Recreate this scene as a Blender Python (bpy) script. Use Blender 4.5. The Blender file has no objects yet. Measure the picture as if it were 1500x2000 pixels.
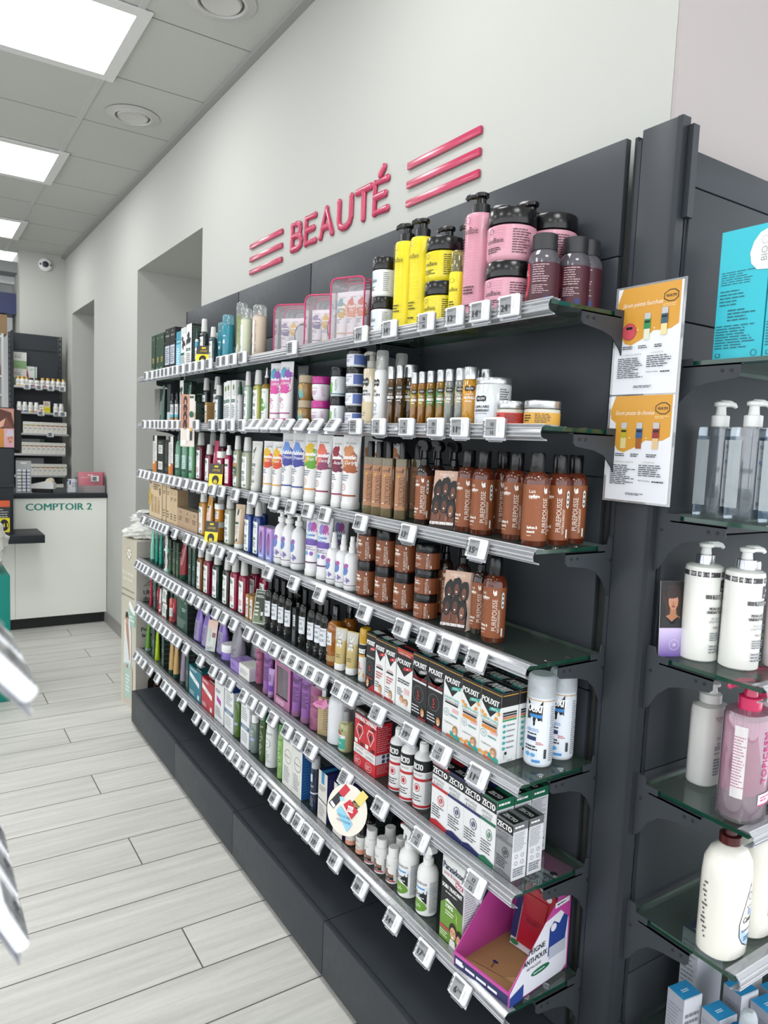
import bpy, bmesh, math, random
import numpy as np
from mathutils import Vector, Matrix
random.seed(7)
S_ = bpy.context.scene
COL = S_.collection
# ------------------------------------------------------------------ camera
cam_d = bpy.data.cameras.new('camera'); cam = bpy.data.objects.new('camera', cam_d); COL.objects.link(cam)
YAW, PIT, ROL = math.radians(33.3593), math.radians(5.5218), math.radians(2.3926)
fw = Vector((math.sin(YAW)*math.cos(PIT), math.cos(YAW)*math.cos(PIT), -math.sin(PIT)))
rt = Vector((math.cos(YAW), -math.sin(YAW), 0)); up = rt.cross(fw)
rt2 = rt*math.cos(ROL)+up*math.sin(ROL); up2 = -rt*math.sin(ROL)+up*math.cos(ROL)
mw = Matrix((rt2, up2, -fw)).transposed().to_4x4(); mw.translation = (-1.3026, 0.0, 1.5298)
cam.matrix_world = mw
cam_d.sensor_width = 36; cam_d.lens = 36*1413.8/2000; cam_d.clip_start = .02; cam_d.clip_end = 60
S_.camera = cam
cam_d.dof.use_dof = True; cam_d.dof.focus_distance = 2.0; cam_d.dof.aperture_fstop = 8.0
# ------------------------------------------------------------------ view, world, lights
S_.view_settings.view_transform = 'Standard'; S_.view_settings.look = 'None'
S_.view_settings.exposure = 0.42; S_.view_settings.gamma = 1.0
S_.view_settings.use_curve_mapping = False
S_.cycles.max_bounces = 7; S_.cycles.diffuse_bounces = 4; S_.cycles.glossy_bounces = 3
S_.cycles.transmission_bounces = 4; S_.cycles.transparent_max_bounces = 24
wd = bpy.data.worlds.new('daylight'); S_.world = wd; wd.use_nodes = True
bg = wd.node_tree.nodes['Background']; bg.inputs[0].default_value = (.93, .96, 1.0, 1); bg.inputs[1].default_value = 1.75
H = 3.186                      # ceiling height
PANEL_ROWS = (-2.27, -.47, 1.33, 3.13, 4.93, 6.73)   # ceiling light tiles every third tile
PANEL_COLS = (-1.107, -2.907)
LIGHT = 9.0
# ------------------------------------------------------------------ materials
_m = {}
def lin(h):
    h = h.lstrip('#'); c = [int(h[i:i+2], 16)/255 for i in (0, 2, 4)]
    return tuple(x/12.92 if x <= .04045 else ((x+.055)/1.055)**2.4 for x in c)+(1,)
def new_mat(key):
    m = bpy.data.materials.new(key); m.use_nodes = True; m.node_tree.nodes.clear(); _m[key] = m
    nt = m.node_tree; o = nt.nodes.new('ShaderNodeOutputMaterial'); return m, nt, o
def N(nt, t, **kw):
    n = nt.nodes.new(t)
    for k, v in kw.items(): setattr(n, k, v)
    return n
def mat(h, rough=.45, metal=0., emit=0, alpha=1., coat=0., spec=.5, vary=.06):
    key = f'm{h}_{rough}_{metal}_{emit}_{alpha}_{coat}_{spec}'
    if key in _m: return _m[key]
    m, nt, o = new_mat(key)
    p = N(nt, 'ShaderNodeBsdfPrincipled'); nt.links.new(p.outputs[0], o.inputs[0])
    tc = N(nt, 'ShaderNodeTexCoord'); nz = N(nt, 'ShaderNodeTexNoise'); nz.inputs['Scale'].default_value = 35
    nt.links.new(tc.outputs['Object'], nz.inputs['Vector'])
    mr = N(nt, 'ShaderNodeMapRange'); mr.inputs['To Min'].default_value = max(.02, rough-vary); mr.inputs['To Max'].default_value = min(1, rough+vary)
    nt.links.new(nz.outputs[0], mr.inputs['Value']); nt.links.new(mr.outputs[0], p.inputs['Roughness'])
    p.inputs['Base Color'].default_value = lin(h); p.inputs['Metallic'].default_value = metal
    p.inputs['Alpha'].default_value = alpha; p.inputs['Coat Weight'].default_value = coat; p.inputs['Specular IOR Level'].default_value = spec
    if emit: p.inputs['Emission Color'].default_value = lin(h); p.inputs['Emission Strength'].default_value = emit
    return m
def clear(tint='#f2f6f7', gloss=.25, milk=0., milkcol='#ffffff', rough=.06):
    """thin see-through plastic or glass: tinted pass-through, fresnel shine, a little haze"""
    key = f'c{tint}{gloss}{milk}{milkcol}{rough}'
    if key in _m: return _m[key]
    m, nt, o = new_mat(key)
    t = N(nt, 'ShaderNodeBsdfTransparent'); t.inputs[0].default_value = lin(tint)
    g = N(nt, 'ShaderNodeBsdfGlossy'); g.inputs['Roughness'].default_value = rough
    nz = N(nt, 'ShaderNodeTexNoise'); nz.inputs['Scale'].default_value = 2.5
    lw = N(nt, 'ShaderNodeLayerWeight'); lw.inputs['Blend'].default_value = .35
    mr = N(nt, 'ShaderNodeMapRange'); mr.inputs['To Min'].default_value = gloss*.25; mr.inputs['To Max'].default_value = min(1, gloss*2.2)
    nt.links.new(lw.outputs['Fresnel'], mr.inputs['Value'])
    s = N(nt, 'ShaderNodeMixShader'); nt.links.new(mr.outputs[0], s.inputs[0]); nt.links.new(t.outputs[0], s.inputs[1]); nt.links.new(g.outputs[0], s.inputs[2])
    out = s
    if milk:
        d = N(nt, 'ShaderNodeBsdfDiffuse'); d.inputs[0].default_value = lin(milkcol)
        s2 = N(nt, 'ShaderNodeMixShader')
        mm = N(nt, 'ShaderNodeMapRange'); mm.inputs['To Min'].default_value = milk*.85; mm.inputs['To Max'].default_value = min(1, milk*1.15)
        nt.links.new(nz.outputs[0], mm.inputs['Value']); nt.links.new(mm.outputs[0], s2.inputs[0])
        nt.links.new(s.outputs[0], s2.inputs[1]); nt.links.new(d.outputs[0], s2.inputs[2]); out = s2
    nt.links.new(out.outputs[0], o.inputs[0]); return m
def blend(c1, c2, axis='Z', lo=0., hi=.1, rough=.35, warp=.03, scale=30):
    """printed colour run: c1 to c2 along an object axis, broken up by noise"""
    key = f'b{c1}{c2}{axis}{lo}{hi}{rough}{warp}'
    if key in _m: return _m[key]
    m, nt, o = new_mat(key)
    p = N(nt, 'ShaderNodeBsdfPrincipled'); p.inputs['Roughness'].default_value = rough; nt.links.new(p.outputs[0], o.inputs[0])
    tc = N(nt, 'ShaderNodeTexCoord'); sx = N(nt, 'ShaderNodeSeparateXYZ'); nt.links.new(tc.outputs['Object'], sx.inputs[0])
    nz = N(nt, 'ShaderNodeTexNoise'); nz.inputs['Scale'].default_value = scale; nt.links.new(tc.outputs['Object'], nz.inputs['Vector'])
    a = N(nt, 'ShaderNodeMath', operation='MULTIPLY_ADD'); a.inputs[1].default_value = warp; nt.links.new(nz.outputs[0], a.inputs[0]); nt.links.new(sx.outputs[axis], a.inputs[2])
    mr = N(nt, 'ShaderNodeMapRange'); mr.inputs['From Min'].default_value = lo+warp*.5; mr.inputs['From Max'].default_value = hi+warp*.5; nt.links.new(a.outputs[0], mr.inputs['Value'])
    mx = N(nt, 'ShaderNodeMix', data_type='RGBA'); mx.inputs[6].default_value = lin(c1); mx.inputs[7].default_value = lin(c2)
    nt.links.new(mr.outputs[0], mx.inputs[0]); nt.links.new(mx.outputs[2], p.inputs['Base Color']); return m
# ------------------------------------------------------------------ mesh builder
class MB:
    def __init__(s): s.v = []; s.f = []; s.mi = []; s.ms = []; s.sm = []
    def m(s, mt):
        if isinstance(mt, str): mt = mat(mt)
        if mt not in s.ms: s.ms.append(mt)
        return s.ms.index(mt)
    def add(s, vs, fs, mt, smooth=False):
        b = len(s.v); k = s.m(mt); s.v.extend(tuple(map(float, q)) for q in vs)
        for f in fs: s.f.append([b+i for i in f]); s.mi.append(k); s.sm.append(smooth)
        return s
    def box(s, x0, x1, y0, y1, z0, z1, mt, mats=None):
        vs = [(x, y, z) for z in (z0, z1) for y in (y0, y1) for x in (x0, x1)]
        fs = dict(bottom=(0, 2, 3, 1), top=(4, 5, 7, 6), front=(0, 1, 5, 4), back=(2, 6, 7, 3), left=(0, 4, 6, 2), right=(1, 3, 7, 5))
        b = len(s.v); s.v.extend(vs)
        for n, f in fs.items():
            s.f.append([b+i for i in f]); s.mi.append(s.m((mats or {}).get(n, mt))); s.sm.append(False)
        return s
    def rbox(s, x0, x1, y0, y1, z0, z1, mt, r=.004, seg=3):
        bm = bmesh.new(); bmesh.ops.create_cube(bm, size=1)
        for q in bm.verts: q.co = ((x0+x1)/2+q.co.x*(x1-x0), (y0+y1)/2+q.co.y*(y1-y0), (z0+z1)/2+q.co.z*(z1-z0))
        bmesh.ops.bevel(bm, geom=bm.edges[:], offset=r, segments=seg, affect='EDGES', profile=.5)
        bm.verts.index_update(); s.add([q.co[:] for q in bm.verts], [[q.index for q in f.verts] for f in bm.faces], mt, True); bm.free(); return s
    def loft(s, secs, mt, n=24, cap=(1, 1), xf=None):
        vs = []; fs = []
        for sc in secs:
            z, rx, ry = sc[:3]; e = sc[3] if len(sc) > 3 else 2.; oy = sc[4] if len(sc) > 4 else 0.; ox = sc[5] if len(sc) > 5 else 0.
            for i in range(n):
                a = 2*math.pi*i/n; c, d = math.sin(a), -math.cos(a)
                vs.append((ox+rx*math.copysign(abs(c)**(2/e), c), oy+ry*math.copysign(abs(d)**(2/e), d), z))
        for k in range(len(secs)-1):
            for i in range(n):
                j = (i+1) % n; fs.append((k*n+i, k*n+j, (k+1)*n+j, (k+1)*n+i))
        if xf: vs = [xf(q) for q in vs]
        s.add(vs, fs, mt, True)
        if cap[0]: s.add([vs[i] for i in range(n)], [list(range(n))[::-1]], mt)
        if cap[1]: s.add(vs[-n:], [list(range(n))], mt)
        return s
    def sweep(s, pts, r, mt, k=6, closed=False):
        P = [Vector(q) for q in pts]; n = len(P); vs = []; fs = []; nrm = None
        for i in range(n):
            t = (P[(i+1) % n]-P[i-1]) if closed else (P[min(i+1, n-1)]-P[max(i-1, 0)])
            t.normalize()
            if nrm is None: nrm = t.orthogonal().normalized()
            else:
                nrm = (nrm-t*nrm.dot(t)); nrm = nrm.normalized() if nrm.length > 1e-6 else t.orthogonal().normalized()
            b = t.cross(nrm); rr = r[i] if isinstance(r, (list, tuple)) else r
            for j in range(k):
                a = 2*math.pi*j/k; vs.append(P[i]+(nrm*math.cos(a)+b*math.sin(a))*rr)
        for i in range(n if closed else n-1):
            for j in range(k):
                a, b2 = i*k+j, i*k+(j+1) % k; c = ((i+1) % n)*k
                fs.append((a, b2, c+(j+1) % k, c+j))
        if not closed: fs += [list(range(k))[::-1], [(n-1)*k+j for j in range(k)]]
        return s.add(vs, fs, mt, True)
    def extrude(s, poly, fn, t0, t1, mt):
        """poly: 2D outline; fn(a,b,t)->xyz; solid between t0 and t1"""
        n = len(poly); vs = [fn(a, b, t0) for a, b in poly]+[fn(a, b, t1) for a, b in poly]
        fs = [(i, (i+1) % n, n+(i+1) % n, n+i) for i in range(n)]+[list(range(n))[::-1], list(range(n, 2*n))]
        return s.add(vs, fs, mt)
    def build(s, name, parent=None, loc=None, rz=0):
        me = bpy.data.meshes.new(name); me.from_pydata(s.v, [], s.f)
        for q in s.ms: me.materials.append(q)
        me.polygons.foreach_set('material_index', s.mi); me.polygons.foreach_set('use_smooth', s.sm)
        me.update()
        bm = bmesh.new(); bm.from_mesh(me)
        bmesh.ops.recalc_face_normals(bm, faces=bm.faces[:]) if len(bm.faces) < 4000 else None
        for e in bm.edges:
            if len(e.link_faces) == 2 and e.calc_face_angle(0) > .7: e.smooth = False
        bm.to_mesh(me); bm.free()
        o = bpy.data.objects.new(name, me); COL.objects.link(o)
        if parent: o.parent = parent
        if loc is not None: o.location = loc
        o.rotation_euler.z = rz
        return o
# ------------------------------------------------------------------ surfaces and printing
_tab = {}
def _table(q, e):
    k = (round(q, 3), round(e, 2))
    if k not in _tab:
        ph = np.linspace(0, math.pi, 129); x = np.abs(np.sin(ph))**(2/e); y = -q*np.sign(np.cos(ph))*np.abs(np.cos(ph))**(2/e)
        L = np.concatenate([[0], np.cumsum(np.hypot(np.diff(x), np.diff(y)))]); _tab[k] = (ph, L)
    return _tab[k]
class Surf:
    curved = True
    def __init__(s, secs):
        s.z = np.array([q[0] for q in secs]); s.rx = np.array([q[1] for q in secs]); s.ry = np.array([q[2] for q in secs])
        s.e = np.array([q[3] if len(q) > 3 else 2. for q in secs]); s.oy = np.array([q[4] if len(q) > 4 else 0. for q in secs])
    def __call__(s, a, b, off):
        a = np.asarray(a, float); b = np.asarray(b, float)
        rx = np.interp(b, s.z, s.rx); ry = np.interp(b, s.z, s.ry); e = np.interp(b, s.z, s.e); oy = np.interp(b, s.z, s.oy)
        q = float(np.mean(ry/rx)); ee = float(np.mean(e)); ph, L = _table(q, ee)
        f = np.interp(np.abs(a)/rx, L, ph); sg = np.sign(a)
        x = sg*rx*np.abs(np.sin(f))**(2/e); y = -ry*np.sign(np.cos(f))*np.abs(np.cos(f))**(2/e)
        nx = np.sign(x)*np.abs(x/rx)**(e-1)/rx; ny = np.sign(y)*np.abs(y/ry)**(e-1)/ry; l = np.hypot(nx, ny)+1e-9
        return np.stack([x+off*nx/l, y+oy+off*ny/l, b], -1)
class Flat:
    curved = False
    def __init__(s, o, u, v):
        s.o = np.array(o, float); s.u = np.array(u, float); s.v = np.array(v, float); s.n = np.cross(s.u, s.v)
    def __call__(s, a, b, off):
        a = np.asarray(a, float)[..., None]; b = np.asarray(b, float)[..., None]
        return s.o+s.u*a+s.v*b+s.n*off
_tx = {}
def glyphs(t):
    if t not in _tx:
        cu = bpy.data.curves.new('t', 'FONT'); cu.body = t; cu.size = 1; cu.resolution_u = 2
        ob = bpy.data.objects.new('t', cu); me = bpy.data.meshes.new_from_object(ob)
        v = np.array([q.co[:2] for q in me.vertices]).reshape(-1, 2); f = [tuple(q.vertices) for q in me.polygons]
        bpy.data.objects.remove(ob); bpy.data.meshes.remove(me); bpy.data.curves.remove(cu)
        _tx[t] = (v, f)
    return _tx[t]
def prt(mb, S, R, prims, off=.0004, st=.00012):
    a0, a1, b0, b1 = R; W = a1-a0; Hh = b1-b0; rnd = random.Random(len(prims)*7+int(W*1e5))
    A = lambda u: a0+np.asarray(u, float)*W
    B = lambda v: b0+np.asarray(v, float)*Hh
    for p in prims:
        k = p[0]
        if k == 'r':
            u0, v0, u1, v1, mt = p[1:6]
            nx = max(2, int(abs(u1-u0)*W/.004)+1) if S.curved else 2; ny = max(2, int(abs(v1-v0)*Hh/.012)+1) if S.curved else 2
            nx = min(nx, 18)
            g, h = np.meshgrid(np.linspace(u0, u1, nx), np.linspace(v0, v1, ny))
            mb.add(S(A(g.ravel()), B(h.ravel()), off), [(j*nx+i, j*nx+i+1, (j+1)*nx+i+1, (j+1)*nx+i) for j in range(ny-1) for i in range(nx-1)], mt, True)
        elif k in 'ep':
            if k == 'e':
                u, v, ru, rv, mt = p[1:6]; t = np.linspace(0, 2*math.pi, 21)[:-1]; P = np.stack([u+ru*np.cos(t), v+rv*np.sin(t)], -1)
            else:
                P = np.array(p[1], float); mt = p[2]
            c = P.mean(0); n = len(P); rings = (1, .66, .33) if S.curved else (1,)
            Q = np.concatenate([c+(P-c)*r for r in rings]+[c[None]])
            fs = [(r*n+i, r*n+(i+1) % n, (r+1)*n+(i+1) % n, (r+1)*n+i) for r in range(len(rings)-1) for i in range(n)]
            fs += [((len(rings)-1)*n+i, (len(rings)-1)*n+(i+1) % n, len(rings)*n) for i in range(n)]
            mb.add(S(A(Q[:, 0]), B(Q[:, 1]), off), fs, mt, True)
        elif k == 'o':      # ring
            u, v, ru, rv, th, mt = p[1:7]; t = np.linspace(0, 2*math.pi, 25)[:-1]; n = 24
            Q = np.concatenate([np.stack([u+ru*np.cos(t), v+rv*np.sin(t)], -1), np.stack([u+ru*(1-th)*np.cos(t), v+rv*(1-th)*np.sin(t)], -1)])
            mb.add(S(A(Q[:, 0]), B(Q[:, 1]), off), [(i, (i+1) % n, n+(i+1) % n, n+i) for i in range(n)], mt, True)
        elif k == 't':
            txt, u, v, size, mt = p[1:6]; o = p[6] if len(p) > 6 else {}
            vv, ff = glyphs(txt)
            if not len(vv): continue
            vv = vv.copy(); sz = size*Hh/.73
            x = vv[:, 0]*o.get('sx', 1.); y = vv[:, 1].copy(); wd_ = x.max()-x.min()
            x = x-{'c': (x.max()+x.min())/2, 'l': x.min(), 'r': x.max()}[o.get('al', 'c')]
            x = x+y*o.get('it', 0.); y = y-.36; x = x*sz; y = y*sz
            if 'fit' in o:
                mw_ = o['fit']*(Hh if o.get('rot') else W)
                if wd_*sz > mw_: x = x*mw_/(wd_*sz)
            if o.get('rot'): x, y = (-y, x) if o['rot'] > 0 else (y, -x)
            lay = [(0, 0)]
            if o.get('b'): lay = [(0, 0), (sz*.035, 0), (-sz*.035, 0)]
            for i_, (dx, dy) in enumerate(lay): mb.add(S(A(u)+x+dx, B(v)+y+dy, off+i_*2e-5), ff, mt)
        elif k == 'l':
            u0, v0, u1, v1, n, mt = p[1:7]; fill = p[7] if len(p) > 7 else .5
            for i in range(n):
                yv = v1-(i+.5)*(v1-v0)/n; hh = (v1-v0)/n*fill/2; u = u0; end = u1-(u1-u0)*rnd.random()*.4
                while u < end:
                    w = min((u1-u0)*(.1+.22*rnd.random()), end-u)
                    if w > .01: mb.add(S(A([u, u+w, u+w, u]), B([yv-hh, yv-hh, yv+hh, yv+hh]), off), [(0, 1, 2, 3)], mt)
                    u += w+(u1-u0)*.035
        off += st
    return mb
# ------------------------------------------------------------------ things
def tag(o, label=None, cat=None, group=None, kind=None):
    if label: o['label'] = label
    if cat: o['category'] = cat
    if group: o['group'] = group
    if kind: o['kind'] = kind
    return o
def root(name, loc=(0, 0, 0), rz=0):
    o = bpy.data.objects.new(name, None); o.empty_display_size = .03; COL.objects.link(o); o.location = loc; o.rotation_euler.z = rz; return o
def dup(r):
    c = r.copy(); COL.objects.link(c)
    for k in list(r.children):
        d = k.copy(); COL.objects.link(d); d.parent = c
        for g in list(k.children):
            e = g.copy(); COL.objects.link(e); e.parent = d
    return c
def struct(o): o['kind'] = 'structure'; return o
# ------------------------------------------------------------------ setting materials
WHITE_WALL = mat('#b7b8b3', .85, spec=.2)
DARK = mat('#363a3f', .46, spec=.3); DARK2 = mat('#2c3035', .48, spec=.3); BLACKM = mat('#17181a', .6)
def floor_mat():
    m, nt, o = new_mat('floor_planks')
    L = nt.links.new
    def M(op, a, b=None, c=None):
        n = N(nt, 'ShaderNodeMath', operation=op)
        for i, q in enumerate((a, b, c)):
            if q is None: continue
            if isinstance(q, (int, float)): n.inputs[i].default_value = q
            else: L(q, n.inputs[i])
        return n.outputs[0]
    tc = N(nt, 'ShaderNodeTexCoord'); sx = N(nt, 'ShaderNodeSeparateXYZ'); L(tc.outputs['Object'], sx.inputs[0])
    ry = M('DIVIDE', M('SUBTRACT', sx.outputs['Y'], 2.876), .1983); row = M('FLOOR', ry); fy = M('SUBTRACT', ry, row)
    cx = M('DIVIDE', M('SUBTRACT', M('SUBTRACT', sx.outputs['X'], -.65), M('MULTIPLY', M('SUBTRACT', row, 1.), .395)), 1.2)
    cell = M('FLOOR', cx); fx = M('SUBTRACT', cx, cell)
    j1 = M('LESS_THAN', M('MINIMUM', fy, M('SUBTRACT', 1., fy)), .011); j2 = M('LESS_THAN', M('MINIMUM', fx, M('SUBTRACT', 1., fx)), .0018)
    joint = M('MAXIMUM', j1, j2)
    wn = N(nt, 'ShaderNodeTexWhiteNoise', noise_dimensions='2D'); cb = N(nt, 'ShaderNodeCombineXYZ'); L(row, cb.inputs[0]); L(cell, cb.inputs[1]); L(cb.outputs[0], wn.inputs['Vector'])
    mp = N(nt, 'ShaderNodeCombineXYZ'); L(M('MULTIPLY', sx.outputs['X'], 1.6), mp.inputs[0]); L(M('MULTIPLY', sx.outputs['Y'], 26.), mp.inputs[1]); L(M('MULTIPLY', wn.outputs['Value'], 30.), mp.inputs[2])
    nz = N(nt, 'ShaderNodeTexNoise'); nz.inputs['Scale'].default_value = 1.3; nz.inputs['Detail'].default_value = 6; nz.inputs['Roughness'].default_value = .65; L(mp.outputs[0], nz.inputs['Vector'])
    n2 = N(nt, 'ShaderNodeTexNoise'); n2.inputs['Scale'].default_value = 60; n2.inputs['Detail'].default_value = 4; L(tc.outputs['Object'], n2.inputs['Vector'])
    rp = N(nt, 'ShaderNodeValToRGB'); rp.color_ramp.elements[0].position = .25; rp.color_ramp.elements[0].color = lin('#b9b8b3'); rp.color_ramp.elements[1].position = .75; rp.color_ramp.elements[1].color = lin('#dcdbd5')
    L(M('ADD', M('MULTIPLY', n2.outputs[0], .12), M('ADD', M('MULTIPLY', nz.outputs[0], .88), M('MULTIPLY', M('SUBTRACT', wn.outputs['Value'], .5), .12))), rp.inputs[0])
    mx = N(nt, 'ShaderNodeMix', data_type='RGBA'); L(joint, mx.inputs[0]); L(rp.outputs[0], mx.inputs[6]); mx.inputs[7].default_value = lin('#5c564e')
    p = N(nt, 'ShaderNodeBsdfPrincipled'); L(mx.outputs[2], p.inputs['Base Color']); p.inputs['Roughness'].default_value = .5; p.inputs['Specular IOR Level'].default_value = .4
    bp = N(nt, 'ShaderNodeBump'); bp.inputs['Strength'].default_value = .12; bp.inputs['Distance'].default_value = .004; L(M('SUBTRACT', nz.outputs[0], M('MULTIPLY', joint, 2.)), bp.inputs['Height']); L(bp.outputs[0], p.inputs['Normal'])
    L(p.outputs[0], o.inputs[0]); return m
def ceil_mat():
    m, nt, o = new_mat('ceiling_tiles'); L = nt.links.new
    def M(op, a, b=None):
        n = N(nt, 'ShaderNodeMath', operation=op)
        for i, q in enumerate((a, b)):
            if q is None: continue
            if isinstance(q, (int, float)): n.inputs[i].default_value = q
            else: L(q, n.inputs[i])
        return n.outputs[0]
    tc = N(nt, 'ShaderNodeTexCoord'); sx = N(nt, 'ShaderNodeSeparateXYZ'); L(tc.outputs['Object'], sx.inputs[0])
    fy = M('FRACT', M('DIVIDE', M('SUBTRACT', sx.outputs['Y'], 3.129), .6))
    j = M('LESS_THAN', M('MINIMUM', fy, M('SUBTRACT', 1., fy)), .0055)
    nz = N(nt, 'ShaderNodeTexNoise'); nz.inputs['Scale'].default_value = 180; L(tc.outputs['Object'], nz.inputs['Vector'])
    rp = N(nt, 'ShaderNodeValToRGB'); rp.color_ramp.elements[0].color = lin('#b9bab5'); rp.color_ramp.elements[1].color = lin('#c3c4bf'); L(nz.outputs[0], rp.inputs[0])
    mx = N(nt, 'ShaderNodeMix', data_type='RGBA'); L(j, mx.inputs[0]); L(rp.outputs[0], mx.inputs[6]); mx.inputs[7].default_value = lin('#6d6d6b')
    p = N(nt, 'ShaderNodeBsdfPrincipled'); p.inputs['Roughness'].default_value = .9; p.inputs['Specular IOR Level'].default_value = .1; L(mx.outputs[2], p.inputs['Base Color']); L(p.outputs[0], o.inputs[0]); return m
# ------------------------------------------------------------------ room shell
struct(MB().box(-4.6, 1.7, -3.5, 9.8, -.1, 0, floor_mat()).build('floor'))
struct(MB().box(-4.6, 1.7, -3.5, 7.95, H, H+.1, ceil_mat()).build('ceiling'))
T_ = MB()
for i in range(7): T_.box(-.507-.6*i-.013, -.507-.6*i+.013, -3.5, 7.95, H-.004, H+.001, '#bdbdba')
struct(T_.build('trim_1'))
struct(MB().box(-.034, 0, .985, 7.8, H-.022, H, '#9b9b98').build('trim_2'))
W = MB(); HD = 2.605
for a, b in ((.985, 3.81), (5.10, 6.465), (7.433, 8.4)): W.box(0, .7, a, b, 0, H, WHITE_WALL)
for a, b in ((3.81, 5.10), (6.465, 7.433)): W.box(0, .7, a, b, HD, H, WHITE_WALL); W.box(.68, .8, a, b, 0, HD, WHITE_WALL)
struct(W.build('wall_right'))
struct(MB().box(.0, 1.7, .975, .984, 0, H, mat('#aba4a3', .85, spec=.2)).build('wall_front'))
struct(MB().box(-.4, 0, 7.8, 8.4, 0, H, WHITE_WALL).build('wall_column'))
struct(MB().box(-4.6, .8, 9.6, 9.8, 0, 3.4, mat('#c9cac9', .9)).build('wall_back'))
struct(MB().box(-4.6, .8, 7.95, 9.6, 3.0, 3.1, mat('#8d8f8f', .9)).build('ceiling_back'))
struct(MB().box(-4.6, -.4, 8.2, 8.32, 2.93, 3.0, mat('#d8d9d8', .8)).build('trim_3'))
WL = MB().box(-4.7, -4.6, 7.0, 9.8, 0, H, WHITE_WALL).box(-4.7, -4.6, -3.5, 7.0, 0, .35, WHITE_WALL).box(-4.7, -4.6, -3.5, 7.0, 2.95, H, WHITE_WALL)  # left wall left open between sill and lintel to let in added side light
struct(WL.build('wall_left'))
F1 = MB(); F2 = MB(); FM = mat('#5a5d60', .4)
for y in (-3.48, -1.5, .5, 2.5, 4.6, 6.97): F1.box(-4.69, -4.62, y-.03, y+.03, .35, 2.95, FM)  # bars of an added, unseen window that lights the shelves from the left
for x in (-4.57, -2.5, -.4, 1.6): F2.box(x-.03, x+.03, -3.5, -3.43, 0, H, FM)
F1.box(-4.69, -4.62, -3.5, 7.0, .35, .41, FM); F2.box(-4.6, 1.7, -3.5, -3.43, 0, .08, FM)
struct(F1.build('added_window_1')); struct(F2.build('window_2'))
BB = MB()
for a, b in ((3.95, 3.96), (5.1, 6.465), (7.433, 7.8)): BB.box(-.014, 0, a, b, 0, .085, '#8f8e8b')
struct(BB.build('baseboard_right'))
# ------------------------------------------------------------------ ceiling lights and downlights
def ceiling_light(x, y, k):
    r = root('ceiling_light', (x+.3, y+.3, H))
    f = MB(); i, e = .292, .345
    for a, b, c, d in ((-e, e, -e, -i), (-e, e, i, e), (-e, -i, -i, i), (i, e, -i, i)): f.box(a, b, c, d, -.012, -.0042, '#dcdcda')  # frame widened into a pale rim that imitates the ghost glow round the panel
    f.build('frame', r)
    MB().box(-i, i, -i, i, -.010, -.005, mat('#ffffff', .6, emit=LIGHT)).build('diffuser', r)
    return r
k = 0
for cx in PANEL_COLS:
    for ry in PANEL_ROWS:
        tag(ceiling_light(cx, ry, k), 'ph', 'ceiling light', 'square light panels in the ceiling')
lights = sorted([o for o in COL.objects if o.name.startswith('ceiling_light')], key=lambda o: (-o.location.x, o.location.y))
for i, o in enumerate(lights):
    nm = {3: 'large square lit ceiling panel nearest the camera', 4: 'square lit ceiling panel second from the camera', 5: 'small far square lit ceiling panel'}.get(i)
    o['label'] = nm or f'square lit ceiling panel out of frame, {"over the aisle" if i < 6 else "over the shop middle"}, number {i+1} along'
def downlight(x, y, lab):
    r = root('downlight', (x, y, H))
    MB().loft([(-.004, .135, .135), (-.008, .11, .11), (-.012, .1, .1)], '#bdbcb9', 32, (0, 0)).loft([(-.012, .1, .1), (-.014, .092, .092), (-.006, .088, .088)], '#c9c8c5', 32, (0, 0)).build('trim_ring', r)
    MB().loft([(-.0055, .088, .088), (-.0045, .08, .08)], '#55554f', 32, (0, 1)).build('gap_ring', r)
    MB().loft([(-.0046, .079, .079), (-.014, .074, .074), (-.011, .066, .066), (-.008, .03, .03)], '#c4c3bf', 32, (0, 1)).build('lens', r)
    tag(r, lab, 'downlight', 'round ceiling downlights')
downlight(-.285, 4.11, 'unlit round white downlight in the ceiling, farther from the camera')
downlight(-.27, 2.85, 'unlit round downlight cut by the top picture edge')
cm = root('dome_camera', (-.179, 7.795, 3.085))
FX = lambda q: (q[0], -q[2], q[1])
MB().loft([(0, .062, .062), (.018, .06, .06), (.03, .045, .045)], '#e8e8e6', 28, xf=FX).build('housing', cm)
MB().loft([(.028, .03, .03), (.042, .024, .024), (.048, .008, .008)], '#2b3038', 24, xf=FX).build('lens', cm)
for a in (-.046, .046): MB().box(a-.006, a+.006, -.034, -.022, -.012, .006, '#303236').build('sensor', cm)
tag(cm, 'white round security camera on the far column under the ceiling', 'camera')
# ------------------------------------------------------------------ wall shelving: bays, base cabinets
BY = (1.037, 1.735, 2.44, 3.14, 3.86)
NAMES = ('nearest the camera', 'second from the camera', 'third from the camera', 'farthest, beside the white dispenser box')
ZS = (.185, .535, 1.003, 1.474, 1.935, 2.172)
def upright(mb, x0, x1, y0, y1, z0, z1):
    w = (y1-y0)
    mb.box(x0, x1, y0, y0+w*.3, z0, z1, DARK2); mb.box(x0, x1, y1-w*.3, y1, z0, z1, DARK2)
    z = z0
    while z < z1-.02: mb.box(x0+.002, x1-.002, y0+w*.3, y1-w*.3, z, z+.014, DARK2); z += .05
def upright_x(mb, y0, y1, x0, x1, z0, z1):
    w = x1-x0
    mb.box(x0, x0+w*.3, y0, y1, z0, z1, DARK2); mb.box(x1-w*.3, x1, y0, y1, z0, z1, DARK2)
    z = z0
    while z < z1-.02: mb.box(x0+w*.3, x1-w*.3, y0+.002, y1-.002, z, z+.014, DARK2); z += .05
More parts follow.
